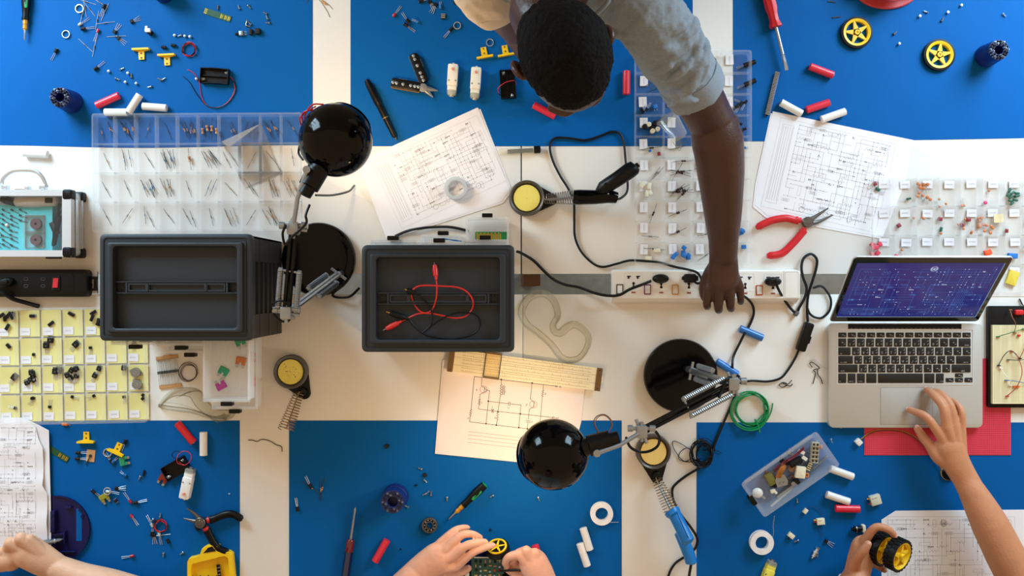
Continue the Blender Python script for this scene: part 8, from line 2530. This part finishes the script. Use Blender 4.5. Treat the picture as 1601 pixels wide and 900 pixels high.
# ------------------------------------------------------------------ the little robot under the hands
t = Thing('robot', 'small round navy robot with green circuit board between two working hands', 'robot', 757, 898, .0008)
mb = MB(); mb.at(0, 0, .014); mb.lathe([(.072, 0), (.073, .002), (.073, .004), (.072, .005), (.001, .005)], 56)
for a_ in (.62, .80, .98): mb.mat(1).at(.066 * cos(a_), .066 * sin(a_), .019, a_); mb.rbox(0, 0, .006, .008, 0, .0003, .001, 0); 
t.part('deck', mb, [m_navyd, m_blue])
for s in (-1, 1):
    mb = MB(); mb.M = Matrix.Translation((s * .052, -.01, .0302)) @ Euler((0, pi / 2, 0)).to_matrix().to_4x4(); mb.lathe([(.004, -.009), (.028, -.009), (.030, -.006), (.030, .006), (.028, .009), (.004, .009)], 32); t.part('tyre', mb, m_rub)
c = t.p(778, 858, .045)
mb = MB(); mb.M = Matrix.Translation((c.x, c.y, c.z)) @ Euler((R(-58), R(0), R(10))).to_matrix().to_4x4(); mb.lathe([(.004, -.008), (.026, -.008), (.028, -.005), (.028, .005), (.026, .008), (.004, .008)], 36); tyf = t.part('front_tyre', mb, m_rub)
mb = MB(); mb.M = Matrix.Translation((c.x, c.y, c.z)) @ Euler((R(-58), R(0), R(10))).to_matrix().to_4x4(); mb.ring(circ(0, 0, .023, 28), circ(0, 0, .019, 28), .0078, .0105)
for k in range(5):
    a_ = 2 * pi * k / 5
    mb.add([(0 - .003 * sin(a_), .003 * cos(a_), .010), (.0195 * cos(a_) - .0015 * sin(a_), .0195 * sin(a_) + .0015 * cos(a_), .010), (.0195 * cos(a_) + .0015 * sin(a_), .0195 * sin(a_) - .0015 * cos(a_), .010), (.003 * sin(a_), -.003 * cos(a_), .010)], [(0, 3, 2, 1)])
t.part('front_rim', mb, m_yel)
p0, p1 = t.p(737, 925, .045), t.p(788, 870, .045)
mb = MB(); mb.box(p0.x, p1.x, p0.y, p1.y, .043, .045)
pcb = t.part('circuit_board', mb, M('deep_green_board', (24, 74, 48), .35, var=.2, vs=150))
mb = MB(); e = t.p(760, 869, .046); mb.box(p0.x + .006, p1.x - .028, p1.y - .002, p1.y, .045, .047); t.part('board_label', mb, m_cream, parent=pcb)
rr_ = random.Random(19)
for k in range(30):
    x_ = p0.x + .005 + (p1.x - p0.x - .010) * ((k % 6) + .5) / 6 + rr_.uniform(-.001, .001); y_ = p1.y - .010 - (k // 6) * .0105 + rr_.uniform(-.001, .001)
    mb = MB(); kind = rr_.choice('rrlct'); mb.at(x_, y_, .045, rr_.choice([0, pi / 2]))
    if kind == 'r': mb.tube([(-.0036, 0, .0016), (-.003, 0, .0016), (.003, 0, .0016), (.0036, 0, .0016)], [.0007, .0013, .0013, .0007], 8); t.part('board_resistor', mb, m_tan, parent=pcb)
    elif kind == 'l': mb.lathe([(.0024, 0), (.0024, .004), (.0014, .006), (.0004, .0064)], 12); t.part('board_led', mb, m_red, parent=pcb)
    elif kind == 'c': mb.lathe([(.0028, 0), (.0028, .007), (.0022, .0078), (.0004, .0078)], 12); t.part('board_capacitor', mb, m_silver, parent=pcb)
    else: mb.rbox(0, 0, .006, .005, 0, .004, .0005, .0004, 1); t.part('board_transistor', mb, m_blackm, parent=pcb)
mb = MB(); e = t.p(780, 873, .0456); mb.box(e.x - .006, e.x + .005, e.y - .004, e.y + .003, .0452, .0456); t.part('copper_pad', mb, m_gold, parent=pcb)
for s in (-1, 1):
    mb = MB(); mb.cyl((s * .02, -.02, .0192), (s * .02, -.02, .0428), .003, None, 8); t.part('standoff', mb, m_silver)
mb = MB(); e = t.p(727, 897, .04); mb.lathe([(.010, 0), (.010, .012), (.008, .013), (.001, .013)], 24); mb.v = [(x + e.x, y + e.y, z + .032) for x, y, z in mb.v]; mb.tube([(e.x, e.y, .0192), (e.x, e.y, .0325)], .004, 8); t.part('button', mb, m_cream)
t = Thing('tweezers', 'thin dark probe held by the right working hand over the board', 'tool', 802, 892, .06)
mb = MB(); mb.tube([t.p(776, 892.5, .056), t.p(788, 892, .060), t.p(810, 891, .072), t.p(826, 893, .078)], [.0006, .0022, .0026, .0022], 8); t.part('shaft', mb, m_blackm)
mb = MB(); mb.tube([t.p(790, 890.5, .061), t.p(806, 889.5, .072), t.p(824, 892, .080)], [.0012, .0018, .0014], 8); t.part('arm', mb, m_steel)
t = Thing('loose_jumper', 'black tipped wire end beside the capacitor box', 'wire', 1596, 470, .001)
mb = MB(); mb.tube([t.p(1594, 467, .003), t.p(1598, 475, .003), t.p(1602, 480, .003)], [.0018, .0016, .0009], 6); t.part('wire', mb, m_blackm)
